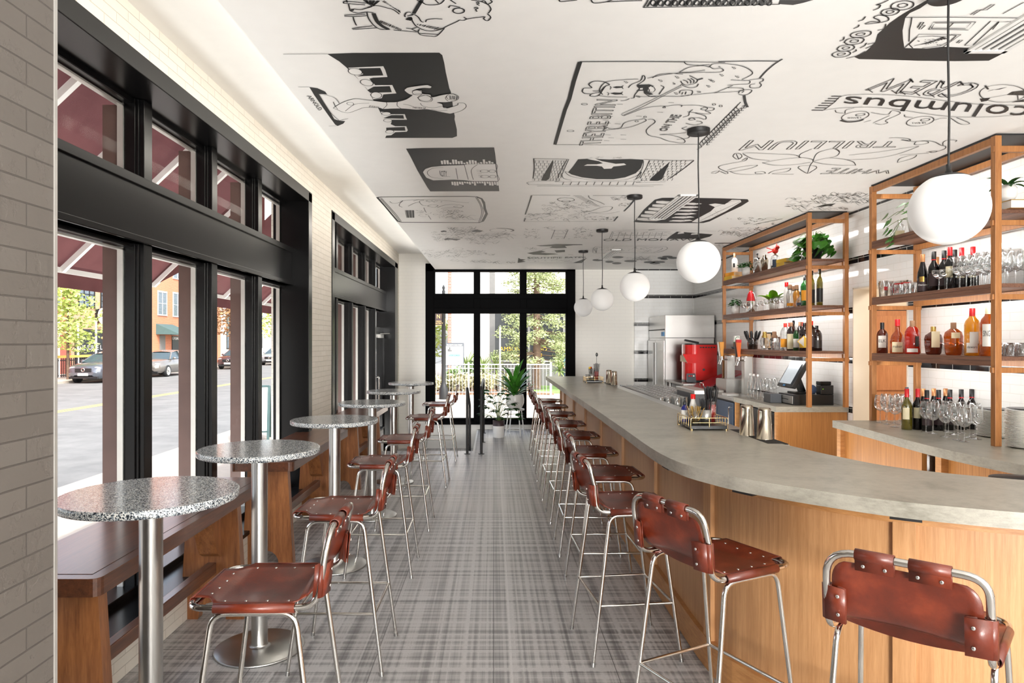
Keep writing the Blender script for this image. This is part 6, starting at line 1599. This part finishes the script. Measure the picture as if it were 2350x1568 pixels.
S(MB().box(-40,-22,-40,140,GZ-.3,GZ), 'sidewalk_opposite', M['paving'])
S(MB().box(-60,-40,-40,140,-.9,-.6).box(-40,60,60,200,-.9,-.6), 'ground', M['asphalt'])
S(MB().box(-13.5,-13.38,-30,140,RZ,RZ+.004).box(-13.22,-13.1,-30,140,RZ,RZ+.004), 'road_marking', M['road_line'])
# --- facades across the street
XF = -27.0
def facade(name, label, y0, y1, h, mat, wins, group='brick buildings across the street'):
    t = thing(name, label, 'building', (0,0,0), 0, group)
    MB().box(XF-9,XF,y0,y1,GZ,h).build('wall', M[mat], t)
    for (a, b, z0, z1, nx, nz, fm) in wins:
        f = MB().box(XF,XF+.06,a-.06,b+.06,z0-.1,z0).box(XF,XF+.05,a-.06,b+.06,z1,z1+.14)
        f.box(XF,XF+.05,a-.05,a+.05,z0,z1).box(XF,XF+.05,b-.05,b+.05,z0,z1)
        for i in range(1, nx): y = a+(b-a)*i/nx; f.box(XF+.005,XF+.045,y-.04,y+.04,z0,z1)
        for i in range(1, nz): z = z0+(z1-z0)*i/nz; f.box(XF+.005,XF+.04,a,b,z-.025,z+.025)
        fr = f.build('window_frame', M[fm], t)
        MB().box(XF+.001,XF+.02,a,b,z0,z1).build('pane', M['pane_grey'], fr)
    return t
def W_(x0, x1, y0, y1):   # window rectangle on the facade plane from its pixels
    a = onx(x0, y0, XF); b = onx(x1, y1, XF); p = onx((x0+x1)/2, y0, XF); q = onx((x0+x1)/2, y1, XF)
    return a.y, b.y, q.z, p.z
facade('brick_building', 'red brick building with pale window, leftmost across the street', 20, 43.6, 12, 'brick_red', [(*W_(124,139,637,703),1,2,'white_metal')])
t = facade('brick_building', 'tan brick building with black gridded windows and a juice bar below', 43.65, 50.9, 11, 'brick_tan', [(*W_(180,216,648,703),3,4,'black_matte'),(*W_(231,268,654,706),3,4,'black_matte')])
a, b, z0, z1 = W_(171,249,756,812)
sh = MB().box(XF,XF+.05,a,b,GZ,z1).build('shop_window', M['shop_dark'], t)
tx = MB(); put_text(tx, 'THE JUICE LIFE', (XF+.06,a+.1,1.0), (XF+.06,b-.2,1.0), (XF+.06,a+.1,1.42)); tx.build('window_lettering', M['label_white'], sh)
a2, b2, z0, z1 = W_(218,272,711,740)
sg = MB().box(XF,XF+.15,a2,b2,z0,z1).build('sign_board', M['black_matte'], t)
p = onx(245, 726, XF+.5)
Mx = Matrix.Translation((XF+.2,p.y,p.z)) @ Matrix.Rotation(PI/2,4,'Y')
MB().lathe([(1e-4,0),(.56,0),(.58,.06),(.55,.1),(1e-4,.1)], 32, Mx).build('round_sign', M['label_white'], sg)
tx = MB(); zz = p.z; put_text(tx, 'AXIS', (XF+.31,p.y-.38,zz-.06), (XF+.31,p.y+.38,zz-.06), (XF+.31,p.y-.38,zz+.14)); put_text(tx, 'CYCLE STUDIO', (XF+.31,p.y-.4,zz-.2), (XF+.31,p.y+.4,zz-.2), (XF+.31,p.y-.4,zz-.11)); tx.build('sign_lettering', M['mural_ink'], sg)
for yy in (45.0,46.6,48.1): MB().sph((XF+.3,yy,1.9), .09, 10, 8).build('bulb', M['lamp_warm'], t)
t = facade('brick_building', 'orange brick building with arched window and a dark green door canopy', 51, 67.5, 13.5, 'brick_orange',
   [(*W_(362,382,672,722),2,2,'grey_post'),(*W_(397,427,676,726),3,2,'grey_post'),(*W_(362,382,600,630),2,2,'grey_post'),(*W_(397,425,600,640),3,2,'grey_post')])
a, b, z0, z1 = W_(366,378,770,805); MB().box(XF,XF+.06,a,b,GZ,z1).build('entry_door', M['shop_trim'], t)
a, b, z0, z1 = W_(394,412,772,810); s1 = MB().box(XF,XF+.06,a,b,GZ+.6,z1).build('shop_window', M['shop_dark'], t)
a, b, z0, z1 = W_(413,430,772,810); MB().box(XF,XF+.06,a,b,GZ+.6,z1).build('shop_window', M['shop_dark'], t)
a, b, z0, z1 = W_(392,432,751,770); MB().box(XF,XF+.08,a,b,z0,z1).build('shop_fascia', M['shop_trim'], t)
tx = MB()
for (x0, x1) in ((394,411),(414,429)): a, b, z0, z1 = W_(x0,x1,774,780); put_text(tx, 'URBAN', (XF+.07,a,z0), (XF+.07,b,z0), (XF+.07,a,z1))
tx.build('shop_lettering', M['label_white'], t)
a, b, z0, z1 = W_(358,396,744,768)
MB().add([(XF,a,z1),(XF,b,z1),(XF+1.8,b+.3,z0),(XF+1.8,a+.3,z0),(XF,a,z0),(XF,b,z0)], [(0,1,2,3),(0,3,4),(1,5,2),(3,2,5,4)]).build('door_canopy', M['canopy_green'], t)
MB().sph((XF+1.0,a+2.2,2.0), .22, 12, 8).build('globe_lamp', M['label_white'], t)
t = facade('glass_building', 'pale building with dark glazing beyond the orange brick one', 68, 80, 12, 'brick_pale', [(69,72,1,9,2,5,'black_matte'),(72.5,76,1,9,2,5,'black_matte'),(76.5,79.5,1,9,2,5,'black_matte')])
t = thing('apartment_building', 'far pale building closing the street', 'building', (0,0,0))
MB().box(-36,-27,82,110,GZ,6.5).build('wall', M['brick_pale'], t); MB().box(-36.2,-26.7,81.8,110.2,6.5,6.9).build('roof', M['shop_trim'], t)
for k in range(5): MB().box(-27,-26.95,83.5+k*5,86.5+k*5,1,4.5).build('window', M['pane_grey'], t)
# patio of the juice bar
t = thing('patio_frame', 'white posts and yellow rail of the patio across the street', 'patio', (0,0,0))
for px in (135,179,220.5,258):
    p = onx(px, 815, -24.5); MB().cyl((-24.5,p.y,GZ),(-24.5,p.y,2.9),.06,n=8).build('post', M['white_metal'], t)
MB().box(-24.58,-24.42,36,49,.72,.86).build('rail', M['road_line'], t)
f = MB()
for i in range(70): f.box(-24.52,-24.48,36.2+i*.18,36.23+i*.18,GZ,.7)
f.box(-24.53,-24.47,36,49,.55,.6).box(-24.53,-24.47,36,49,-.3,-.25); f.build('fence_panel', M['black_matte'], t)
# --- trees and shrubs
def foliage(mb, c, r, n, size, R, flat=.5, shell=.45):
    c = Vector(c)
    for i in range(n):
        d = Vector((R.gauss(0,1), R.gauss(0,1), R.gauss(0,1))).normalized(); q = (shell+(1-shell)*R.random()**.5)
        p = c+Vector((d.x*r[0], d.y*r[1], d.z*r[2]))*q
        u = Vector((R.gauss(0,1), R.gauss(0,1), R.gauss(0,flat))).normalized(); v = u.cross(Vector((R.gauss(0,1), R.gauss(0,1), R.gauss(0,1)))).normalized()
        s = size*R.uniform(.6,1.3)
        mb.add([p-u*s, p+v*s*.45, p+u*s, p-v*s*.45], [(0,1,2,3)])
def tree(name, label, x, y, zb, h, r, mat, n=900, size=.16, trunk=.07, group=None, clumps=9, seed=1, low=.35):
    R = random.Random(seed)
    t = thing(name, label, 'tree', (x,y,zb), 0, group)
    ms = MB().tube(spline([(0,0,0),(R.uniform(-.05,.05),0,h*.3),(R.uniform(-.1,.1),R.uniform(-.1,.1),h*.7)], 4), [trunk*(1-.055*i) for i in range(9)], 8)
    mb = MB()
    for k in range(clumps):
        u = (k+.5)/clumps; zz = h*(low+(1-low)*u); rr = r*(math.sin(PI*min(1,.25+.75*u))**.8)
        a = k*2.4; q = rr*.5
        c = (q*math.cos(a), q*math.sin(a), zz)
        ms.tube([(0,0,min(zz*.8,h*.68)),c], [.02,.008], 5)
        foliage(mb, c, (rr*.75, rr*.75, h*.12), n//clumps, size, R)
    ms.build('trunk', M['bark'], t); mb.build('crown', M[mat], t); return t
gt = 'trees across the street'
tree('street_tree', 'lime green young tree in front of the juice bar', -22.8, 36.6, GZ, 5.2, 1.5, 'tree_lime', 2600, .12, .09, gt, 13, 3)
tree('street_tree', 'lime green tree partly behind the first window post', -22.8, 42.0, GZ, 5.4, 1.2, 'tree_lime', 1600, .12, .08, gt, 9, 4)
tree('street_tree', 'bronze leaved tree seen through the third window', -22.4, 58.0, GZ, 8.0, 2.2, 'tree_bronze', 1500, .2, .12, gt, 11, 5)
tree('street_tree', 'green tree seen through the fourth window', -22.6, 70.0, GZ, 7.0, 2.4, 'tree_lime', 1300, .2, .12, gt, 9, 6)
tree('street_tree', 'lime tree far up the street', -20.5, 84, GZ, 8.0, 3, 'tree_lime', 900, .28, .14, gt, 9, 8)
# --- cars
def make_car(loc, rz, paint, label, kind='car'):
    t = thing(kind, label, 'car', loc, rz, 'cars parked across the street')
    # stations along the length (front = -y), each: y, half width, sill z, belt z, shoulder
    st_ = [(-2.36,.55,.42,.62),(-2.30,.78,.30,.78),(-2.1,.88,.24,.92),(-1.6,.92,.22,1.0),(-1.0,.93,.22,1.06),(0,.93,.22,1.08),(1.0,.93,.22,1.10),(1.7,.92,.24,1.12),(2.15,.88,.3,1.1),(2.34,.74,.42,1.0)]
    rows = []
    for y, w, z0, z1 in st_:
        rows.append([(-w*.8,y,z0),(-w,y,z0+.14),(-w,y,(z0+z1)*.55),(-w*.95,y,z1-.05),(-w*.82,y,z1),(0,y,z1+.035),(w*.82,y,z1),(w*.95,y,z1-.05),(w,y,(z0+z1)*.55),(w,y,z0+.14),(w*.8,y,z0)])
    mb = MB(); mb.grid(rows); n = len(rows[0])
    mb.add(rows[0], [tuple(range(n))]); mb.add(rows[-1], [tuple(reversed(range(n)))])
    rf = [(-.35,.62,1.50),(.2,.68,1.60),(1.0,.68,1.60),(1.75,.62,1.52),(1.95,.58,1.46)]
    rr = [[(-w,y,z-.05),(-w*.8,y,z),(0,y,z+.03),(w*.8,y,z),(w,y,z-.05)] for y, w, z in rf]
    mb.grid(rr)
    for s in (-1, 1):       # pillars
        for (ya, yb) in ((-1.05,-.35),(.45,.4),(1.35,1.3),(2.1,1.9)):
            i = min(range(5), key=lambda k: abs(rf[k][0]-yb)); mb.tube([(s*.86,ya,1.05),(s*rf[i][1],yb,rf[i][2]-.04)], .045, 6)
    mb.build('body', M[paint], t)
    g = [[(s*.86,ya,1.05),(s*.69,yb,zz-.03)] for s, ya, yb, zz in ((-1,-1.05,-.35,1.5),(1,-1.05,-.35,1.5))]
    gl = MB().add([(-.84,-1.08,1.06),(.84,-1.08,1.06),(.61,-.35,1.47),(-.61,-.35,1.47)], [(0,1,2,3)]).add([(-.84,2.1,1.08),(.84,2.1,1.08),(.57,1.94,1.44),(-.57,1.94,1.44)], [(0,3,2,1)])
    for s in (-1, 1): gl.add([(s*.85,-1.0,1.06),(s*.85,2.0,1.09),(s*.60,1.85,1.46),(s*.67,1.0,1.56),(s*.67,.2,1.56),(s*.62,-.33,1.46)], [(0,1,2,3,4,5)])
    gl.build('window', M['car_glass'], t)
    for s in (-1, 1):
        for y in (-1.42, 1.40):
            Mw = Matrix.Translation((s*.86,y,.35)) @ Matrix.Rotation(s*PI/2,4,'Y')
            wh = MB().lathe([(1e-4,-.12),(.34,-.12),(.36,-.1),(.36,.08),(.34,.1),(.25,.1)], 24, Mw).build('wheel', M['rubber'], t)
            r_ = MB().lathe([(.25,.1),(.23,.07),(1e-4,.06)], 24, Mw)
            for k in range(5): a = k*2*PI/5; r_.bar(Mw @ Vector((0,0,.085)), Mw @ Vector((.24*math.cos(a),.24*math.sin(a),.085)), .06, .03, (s,0,0))
            r_.build('rim', M['aluminium'], wh)
        MB().sph((s*.62,-2.2,.78), .17, 12, 8, (1.2,.45,.5)).build('headlight', M['aluminium'], t)
        MB().sph((s*1.0,-.75,1.12), .1, 10, 8, (1.1,.6,.75)).build('mirror', M[paint], t)
    MB().box(-.42,.42,-2.385,-2.33,.58,.78).build('grille', M['black_plastic'], t, .02)
    MB().lathe([(.06,0),(.085,.01),(.1,0)], 16, Matrix.Translation((0,-2.39,.7)) @ Matrix.Rotation(PI/2,4,'X')).build('emblem', M['chrome'], t)
    MB().box(-.26,.26,-2.40,-2.37,.40,.53).build('number_plate', M['label_white'], t)
    MB().box(-.75,.75,-2.36,-2.28,.24,.36).build('bumper_trim', M['black_plastic'], t, .02)
    return t
cz = RZ
make_car((-20.95,37.2,cz), 0, 'car_grey', 'dark grey car parked before the juice bar')
make_car((-20.9,43.3,cz), 0, 'car_taupe', 'taupe car parked before the orange brick building')
make_car((-20.6,55.2,cz), 0, 'car_dark', 'dark maroon car seen through the third window')
make_car((-20.4,64.4,cz), 0, 'car_silver', 'silver car farthest up the street')
# --- sidewalk A-frame
t = thing('sandwich_board', 'black framed sandwich board on the near sidewalk', 'sandwich board', (-4.95,14.0,GZ), .25)
for s in (-1, 1):
    pts = [(-.33,s*.36,0),(-.33,s*.03,1.1),(.33,s*.03,1.1),(.33,s*.36,0)]
    f = MB()
    for a, b in ((0,1),(1,2),(2,3)): f.bar(pts[a], pts[b], .05, .03)
    f.bar((-.33,s*.30,.2),(.33,s*.30,.2),.04,.03); fr = f.build('frame', M['canopy_green'], t)
    MB().add([(-.31,s*.295,.2),(.31,s*.295,.2),(.31,s*.04,1.07),(-.31,s*.04,1.07)], [(0,1,2,3)]).build('board', M['shop_dark'] if s > 0 else M['label_white'], fr, solid=.015)
# --- awnings
def awning(name, label, y0, y1):
    t = thing(name, label, 'awning', (0,0,0), 0, 'red cloth awnings over the windows')
    xa, za, xb, zb = -2.28, 3.32, -3.42, 2.22
    MB().add([(xa,y0,za),(xa,y1,za),(xb,y1,zb),(xb,y0,zb)], [(0,1,2,3)]).build('canopy', M['awning_cloth'], t)
    MB().add([(xb,y0,zb),(xb,y1,zb),(xb,y1,zb-.16),(xb,y0,zb-.16)], [(0,1,2,3)]).build('valance', M['awning_cloth'], t)
    for y in (y0, y1): MB().add([(xa,y,za),(xb,y,zb),(xb,y,zb-.05),(xa,y,zb+.55)], [(0,1,2,3)]).build('side_panel', M['awning_cloth'], t)
    MB().box(xb-.01,xb+.03,y0,y1,zb-.045,zb-.005).build('hem_bar', M['white_metal'], t)
    MB().box(-2.33,-2.15,y0,y1,za-.04,za).build('wall_bar', M['white_metal'], t)
    k = int((y1-y0)/.72)
    for i in range(k+1):
        y = y1-i*.72
        MB().bar((xa+.02,y,za-.06),(xb+.03,y,zb-.03),.04,.04,(0,1,0)).build('rib', M['white_metal'], t)
awning('awning', 'red cloth awning over the nearer street window', 1.2, 6.8)
awning('awning', 'red cloth awning over the farther street window', 7.75, 12.9)

# ------------------------------------------------------------------ beyond the far window
S(MB().box(-2.6,2.3,26.0,30.9,GZ-.02,GZ+.03), 'garden_bed', M['mulch'])
S(MB().box(1.55,6,26.6,30.9,GZ-.01,GZ+.035), 'lawn', M['lawn'])
t = thing('white_building', 'white painted brick building with a dark storefront beyond the far window', 'building', (0,0,0))
yb = 31.0
MB().box(-2.08,-1.92,yb-.02,yb+.3,GZ,12).build('corner_bricks', M['brick_edge'], t)
MB().box(-1.92,-.18,yb,yb+8,GZ,12).build('wall', M['brick_pale'], t)
MB().box(-2.06,-1.9,yb+.3,yb+8,GZ,12).build('street_wall', M['brick_red'], t)
MB().box(-.18,.06,yb-.06,yb+.3,GZ,12).build('pilaster', M['shop_trim'], t)
MB().box(.06,9,yb,yb+8,3.2,12).build('wall', M['brick_pale'], t)
MB().box(.06,9,yb,yb+.3,GZ,.75).build('stall_riser', M['shop_trim'], t)
MB().box(.06,9,yb-.08,yb+.02,.72,.80).build('window_sill', M['grey_post'], t)
sw = MB().box(.06,9,yb+.1,yb+.2,.8,3.2).build('shop_window', M['shop_dark'], t)
tx = MB(); put_text(tx, 'AMSON', at(1147,806,yb+.09), at(1194,806,yb+.09), at(1147,796,yb+.09)); put_text(tx, 'MSO', at(1229,806,yb+.09), at(1255,806,yb+.09), at(1229,796,yb+.09)); tx.build('window_lettering', M['yellow_paper'], sw)
mb = MB()
for a, b in ((1172,1193),(1228,1244)): p = at(a,818,yb+.08); q = at(b,812,yb+.08); mb.add([(p.x,p.y,p.z),(q.x,p.y,p.z),(q.x,p.y,q.z),(p.x,p.y,q.z)], [(0,1,2,3)])
mb.build('window_poster', M['orange_paper'], sw)
for x in (1.6,3.2,4.8): MB().box(x-.05,x+.05,yb+.05,yb+.12,.8,3.2).build('window_mullion', M['shop_trim'], sw)
# lamp post with district sign
t = thing('lamp_post', 'black ornate lamp post with a plum and gold sign, left in the far window', 'lamp post', (-1.76,24.0,GZ))
z0 = H+130*24/F-GZ
MB().lathe([(.16,0),(.16,.35),(.1,.5),(.075,.6),(.07,z0-.55),(.11,z0-.5),(.11,z0-.44),(.07,z0-.4),(.05,z0-.3),(.06,z0-.22),(.035,z0-.16),(.055,z0-.08),(.02,z0),(1e-4,z0+.03)], 14).build('post', M['black_matte'], t)
MB().bar((-.05,0,z0-.75),(-.55,0,z0-.62),.05,.05).bar((-.05,0,z0-1.0),(-.3,0,z0-.68),.03,.03).bar((.05,0,z0-.9),(.3,0,z0-.8),.03,.03).build('arm', M['black_matte'], t)
def quad(mb, x0, x1, y0, y1, d, e=0):
    p = at(x0,y1,d)-Vector(t.location); q = at(x1,y0,d)-Vector(t.location)
    mb.box(p.x-e,q.x+e,-.02-e*.2,.02,p.z-e,q.z+e)
mb = MB(); quad(mb, 999,1013.5,720,733,24,.03); quad(mb,996.5,1021,733,746,24,.03); sgn = mb.build('sign_border', M['sign_gold'], t)
mb = MB(); quad(mb, 999,1013.5,720,733,24); quad(mb,996.5,1021,733,746,24); mb.v = [(a, b-.015, c) for a, b, c in mb.v]; mb.build('sign_panel', M['plum_label'], sgn)
tx = MB(); L0 = Vector(t.location)+Vector((0,.07,0))
put_text(tx, 'N', at(1003,731,23.9)-L0, at(1010,731,23.9)-L0, at(1003,722,23.9)-L0)
put_text(tx, 'HIGH', at(1001,739.5,23.9)-L0, at(1013,739.5,23.9)-L0, at(1001,736,23.9)-L0); put_text(tx, 'DISTRICT', at(998,744,23.9)-L0, at(1017,744,23.9)-L0, at(998,740.8,23.9)-L0)
tx.build('sign_lettering', M['sign_gold'], sgn)
# leasing board
t = thing('sign_board', 'white notice board in a dark frame among the shrubs', 'sign board', (0,27.2,0))
a = at(1021,839,27.2); b = at(1065,787,27.2)
MB().box(a.x,b.x,-.03,.03,a.z,b.z).build('frame', M['grey_plastic'], t)
for x in (a.x+.06,b.x-.06): MB().box(x-.05,x+.05,0,.06,GZ,a.z).build('leg', M['grey_plastic'], t)
c = at(1023.5,837,27.2); d = at(1062.5,795,27.2); bo = MB().box(c.x,d.x,-.036,-.03,c.z,d.z).build('board', M['label_white'], t)
pw = lambda x, y: Vector((at(x,y,27.16).x, -.04, at(x,y,27.16).z))
tx = MB(); put_text(tx, '772 NORTH HIGH STREET', pw(1025,793.5), pw(1061,793.5), pw(1025,790.5)); tx.build('header_lettering', M['label_white'], t)
mb = MB()
for i, h in enumerate((6,10,4)): p = pw(1028+i*3,807); q = pw(1030+i*3,807-h); mb.add([(p.x,-.04,p.z),(q.x,-.04,p.z),(q.x,-.04,q.z),(p.x,-.04,q.z)], [(0,1,2,3)])
put_text(tx := MB(), 'lox', pw(1043,831), pw(1054,831), pw(1043,826)); tx.build('board_lettering', M['grey_plastic'], bo)
mb.build('bar_logo', M['mural_ink'], bo)
mb = MB()
for (x0,x1,y0,y1) in ((1031,1056,812,815),(1028,1058,815.5,818),(1031,1056,819,821)): p = pw(x0,y1); q = pw(x1,y0); mb.add([(p.x,-.038,p.z),(q.x,-.038,p.z),(q.x,-.038,q.z),(p.x,-.038,q.z)], [(0,1,2,3)])
mb.build('teal_stripe', M['teal_print'], bo)
put_text(tx := MB(), 'FOR LEASE', pw(1031,818), pw(1055,818), pw(1031,814.5)); tx.build('board_lettering', M['mural_ink'], bo)
# fence
t = thing('garden_fence', 'pale wire fence in front of the shrubs', 'fence', (0,25.8,0))
f = MB().box(-2.4,2.16,-.015,.015,.76,.80).box(-2.4,2.16,-.012,.012,.62,.645).box(-2.4,2.16,-.012,.012,GZ+.1,GZ+.13); f.build('rail', M['grey_post'], t)
f = MB()
for i in range(38): x = -2.4+i*.122; f.box(x-.006,x+.006,-.006,.006,GZ,.78)
f.build('picket_panel', M['grey_post'], t)
for x in (-2.4,-.95,2.16): MB().box(x-.035,x+.035,-.035,.035,GZ,.86).build('post', M['grey_post'], t)
t = tag(MB().cyl((.235,25.5,GZ),(.235,25.5,2.2),.03,n=10).build('sign_pole', M['grey_post']), 'plain thin metal pole standing by the pale fence', 'pole')
# spruce
R2 = random.Random(21)
t = thing('spruce_tree', 'broad conifer hiding the dark storefront', 'tree', (1.78,28.4,GZ))
ms = MB().tube([(0,0,0),(.02,0,1.5),(0,0,6)], [.2,.17,.08], 10); mb = MB()
for k in range(170):
    z = R2.uniform(1.15,6.2); rr = 1.9*(1-(z-1.0)/9); a = R2.uniform(0,2*PI); q = rr*R2.uniform(.45,1)
    c = (q*math.cos(a), q*math.sin(a)*.8, z)
    foliage(mb, c, (.36,.32,.19), 105, .05, R2, .4, .2)
    if k % 3 == 0: ms.tube([(0,0,z+.15),c], [.03,.012], 5)
ms.build('trunk', M['bark'], t); mb.build('crown', M['tree_spruce'], t)
tree('street_tree', 'bright green tree behind the lamp post', -3.7, 40, GZ, 4.2, 1.2, 'tree_lime', 900, .14, .08, 'trees beyond the far window', 9, 12)
# shrubs
def shrub(label, x, y, r, h, mat, n, size, group, seed):
    R = random.Random(seed); t = thing('shrub', label, 'shrub', (x,y,GZ+.03), 0, group); mb = MB(); ms = MB()
    for k in range(7):
        a = k*2.4; q = r*.6*math.sqrt((k+.5)/7); c = (q*math.cos(a), q*math.sin(a), h*R.uniform(.4,.75))
        ms.tube([(0,0,0),c], .012, 5); foliage(mb, c, (r*.5,r*.5,h*.38), n//7, size, R, .9)
    ms.build('stems', M['bark'], t); mb.build('foliage', M[mat], t); return t
gs = 'pale shrubs behind the fence'
for i, x in enumerate((-2.2,-1.7,-1.2,-.75,-.3,.15,.6)): shrub('silvery pale shrub in the low row behind the fence', x, 26.6+.3*(i % 2), .38, .72, 'shrub_pale', 520, .075, gs, 30+i)
shrub('dark green shrub below the notice board', -1.55, 27.0, .42, 1.05, 'shrub_green', 600, .07, 'green shrubs', 41)
shrub('green shrub right of the notice board', -.95, 27.6, .4, 1.1, 'shrub_green', 500, .07, 'green shrubs', 42)
def yucca(label, x, y, h, seed):
    t = thing('yucca', label, 'plant', (x,y,GZ+.03), 0, 'spiky yuccas'); mb = MB(); R = random.Random(seed)
    for i in range(46): leaf_strip(mb, (0,0,h*.55), i*2.4, h*.55*R.uniform(.8,1.1), .03, R.uniform(-.3,1.4), .5, 4, .2)
    mb.build('leaves', M['yucca'], t); MB().cyl((0,0,0),(0,0,h*.6),.05,.04,n=8).build('stem', M['bark'], t)
yucca('spiky yucca just right of the notice board', -1.1, 28.2, 1.7, 1); yucca('spiky yucca behind the left window post', -.45, 28.0, 1.4, 2)
yucca('spiky yucca left of the thin metal pole', .08, 28.6, 1.5, 3); yucca('spiky yucca at the right end of the bed', 2.75, 28.6, 1.4, 4)
# passer-by
def person(loc, rz, label):
    t = thing('person', label, 'person', loc, rz)
    J = [((0,0,.93),.14,-1),((0,0,1.15),.145,0),((0,0,1.38),.16,1),((0,0,1.50),.06,2),((0,0,1.60),.085,3),((0,.01,1.70),.095,4),
         ((.19,0,1.42),.06,2),((.27,-.03,1.15),.045,6),((.26,-.2,.98),.035,7),((.26,-.26,.93),.035,8),((-.19,0,1.42),.06,2),((-.27,.05,1.15),.045,10),((-.26,-.1,.93),.035,11),((-.26,-.13,.86),.035,12),
         ((.1,0,.88),.11,0),((.12,-.1,.5),.075,14),((.12,-.02,.1),.05,15),((.13,-.16,.04),.04,16),((-.1,0,.88),.11,0),((-.12,.1,.5),.075,18),((-.12,.22,.12),.05,19),((-.13,.08,.04),.04,20)]
    me = bpy.data.meshes.new('body'); me.from_pydata([j[0] for j in J], [(j[2], i) for i, j in enumerate(J) if j[2] >= 0], [])
    o = bpy.data.objects.new('body', me); C.objects.link(o); o.parent = t
    m = o.modifiers.new('skin', 'SKIN'); sv = me.skin_vertices[0].data
    for i, j in enumerate(J): sv[i].radius = (j[1], j[1]*(.7 if i in (1,2) else 1))
    sv[0].use_root = True
    s = o.modifiers.new('sub', 'SUBSURF'); s.levels = s.render_levels = 1
    me.materials.append(M['skin'])
    MB().lathe([(.17,.9),(.185,1.0),(.19,1.2),(.2,1.38),(.13,1.49),(.08,1.5)], 16, Matrix.Diagonal((1.05,.8,1,1))).tube([(.17,0,1.43),(.27,-.02,1.2)], [.085,.075], 10).tube([(-.17,0,1.43),(-.27,.03,1.2)], [.085,.075], 10).build('shirt', M['shirt_blue'], t)
    MB().lathe([(.18,.93),(.18,.86),(.15,.8)], 16, Matrix.Diagonal((1.05,.85,1,1))).tube([(.1,0,.86),(.12,-.1,.5),(.12,-.02,.12)], [.125,.09,.075], 10).tube([(-.1,0,.86),(-.12,.1,.5),(-.12,.22,.14)], [.125,.09,.075], 10).build('trousers', M['trousers'], t)
    MB().sph((0,.015,1.69), .105, 14, 10, (1,1.05,1.1)).build('hair', M['bark'], t)
person((3.2,32.2-2.4,GZ), .6, 'person in a light blue shirt walking past the dark storefront')
# ------------------------------------------------------------------ light and camera
w = bpy.data.worlds.new('World'); sc.world = w; w.use_nodes = True
nt = w.node_tree; nt.nodes.clear()
o = nt.nodes.new('ShaderNodeOutputWorld'); bg = nt.nodes.new('ShaderNodeBackground'); sk = nt.nodes.new('ShaderNodeTexSky')
sk.sky_type = 'NISHITA'; sk.sun_disc = False; sk.sun_elevation = math.radians(48); sk.sun_rotation = math.radians(140); sk.air_density = 1.0; sk.dust_density = 3.0; sk.ozone_density = 1
hs = nt.nodes.new('ShaderNodeHueSaturation'); hs.inputs['Saturation'].default_value = .45
nt.links.new(sk.outputs[0], hs.inputs['Color']); nt.links.new(hs.outputs[0], bg.inputs[0]); bg.inputs[1].default_value = .10
nt.links.new(bg.outputs[0], o.inputs[0])
su = bpy.data.lights.new('sun', 'SUN'); su.energy = .55; su.angle = math.radians(1.0); su.color = (1,.95,.86)
so = bpy.data.objects.new('sun', su); C.objects.link(so)
so.rotation_euler = Vector((-.32,.55,-.8)).to_track_quat('-Z', 'Y').to_euler()
def area(name, loc, size, energy, rot=(0,0,0), col=(1,.97,.93)):
    l = bpy.data.lights.new(name, 'AREA'); l.shape = 'RECTANGLE'; l.size, l.size_y = size; l.energy = energy; l.color = col
    ob = bpy.data.objects.new(name, l); C.objects.link(ob); ob.location = loc; ob.rotation_euler = rot; return ob
# added fill lamp standing in for daylight from far behind the camera
area('rear_daylight_fill', (.9,-22,1.7), (5.0,3.0), 800, (PI/2,0,0), (1,.985,.96))
area('rear_ceiling_fill', (2.6,-6.5,2.93), (1.6,3.0), 120)  # added fill behind the camera, no fixture modelled
area('rear_up_fill', (2.3,-.9,.8), (2.0,1.6), 34, (PI,0,0), (1,.985,.96))  # added fill, unseen, lifts the ceiling near the camera
# added fill, out of sight behind the bar, brightening the ceiling
area('bar_floor_fill', (2.3,6.4,.2), (.5,5.0), 10, (PI,0,0), (1,.97,.93))
# added fill standing in for sunlit sidewalk bounce, aimed up through the glass
area('sidewalk_fill', (-2.42,7.0,-.355), (.3,10.5), 60, (PI,.5,0), (1,.97,.93))
# strip lamp hidden behind the drop of the ceiling, washing the brick above the windows
area('cove_light', (-1.10,6.0,3.10), (11.5,.12), 7, (PI/2-.5,0,PI/2), (1,.93,.82))
area('hall_light', (4.8,6.6,2.6), (.8,.8), 7, (0,0,0), (1,.9,.78))
# added fill strips behind the shelf fronts, brightening the tiled wall
for zz in (2.87, 2.41, 1.93, 1.45):
    area('rack_fill_strip', (3.31,8.36,zz), (2.4,.05), 1.0, (PI/2-.5,0,-PI/2), (1,.97,.93))
    area('rack_fill_strip', (3.31,5.15,zz), (1.3,.05), .62, (PI/2-.5,0,-PI/2), (1,.97,.93))
cam = bpy.data.cameras.new('camera'); co = bpy.data.objects.new('camera', cam); C.objects.link(co)
co.location = (0,0,H); co.rotation_euler = (PI/2,0,0)
cam.sensor_fit = 'HORIZONTAL'; cam.sensor_width = 36; cam.lens = 36*F/2350
cam.shift_x = (1175-CX)/2350; cam.shift_y = (CY-784)/2350
cam.clip_start = .02; cam.clip_end = 500
sc.camera = co
vs = sc.view_settings
sc.display_settings.display_device = 'sRGB'
vs.view_transform = 'Standard'; vs.look = 'None'; vs.gamma = 1; vs.use_curve_mapping = False
vs.exposure = EXPO
cy = sc.cycles
cy.max_bounces = 10; cy.diffuse_bounces = 5; cy.glossy_bounces = 4; cy.transmission_bounces = 4; cy.transparent_max_bounces = 24
cy.caustics_reflective = False; cy.caustics_refractive = False; cy.sample_clamp_indirect = 6
cy.use_denoising = True
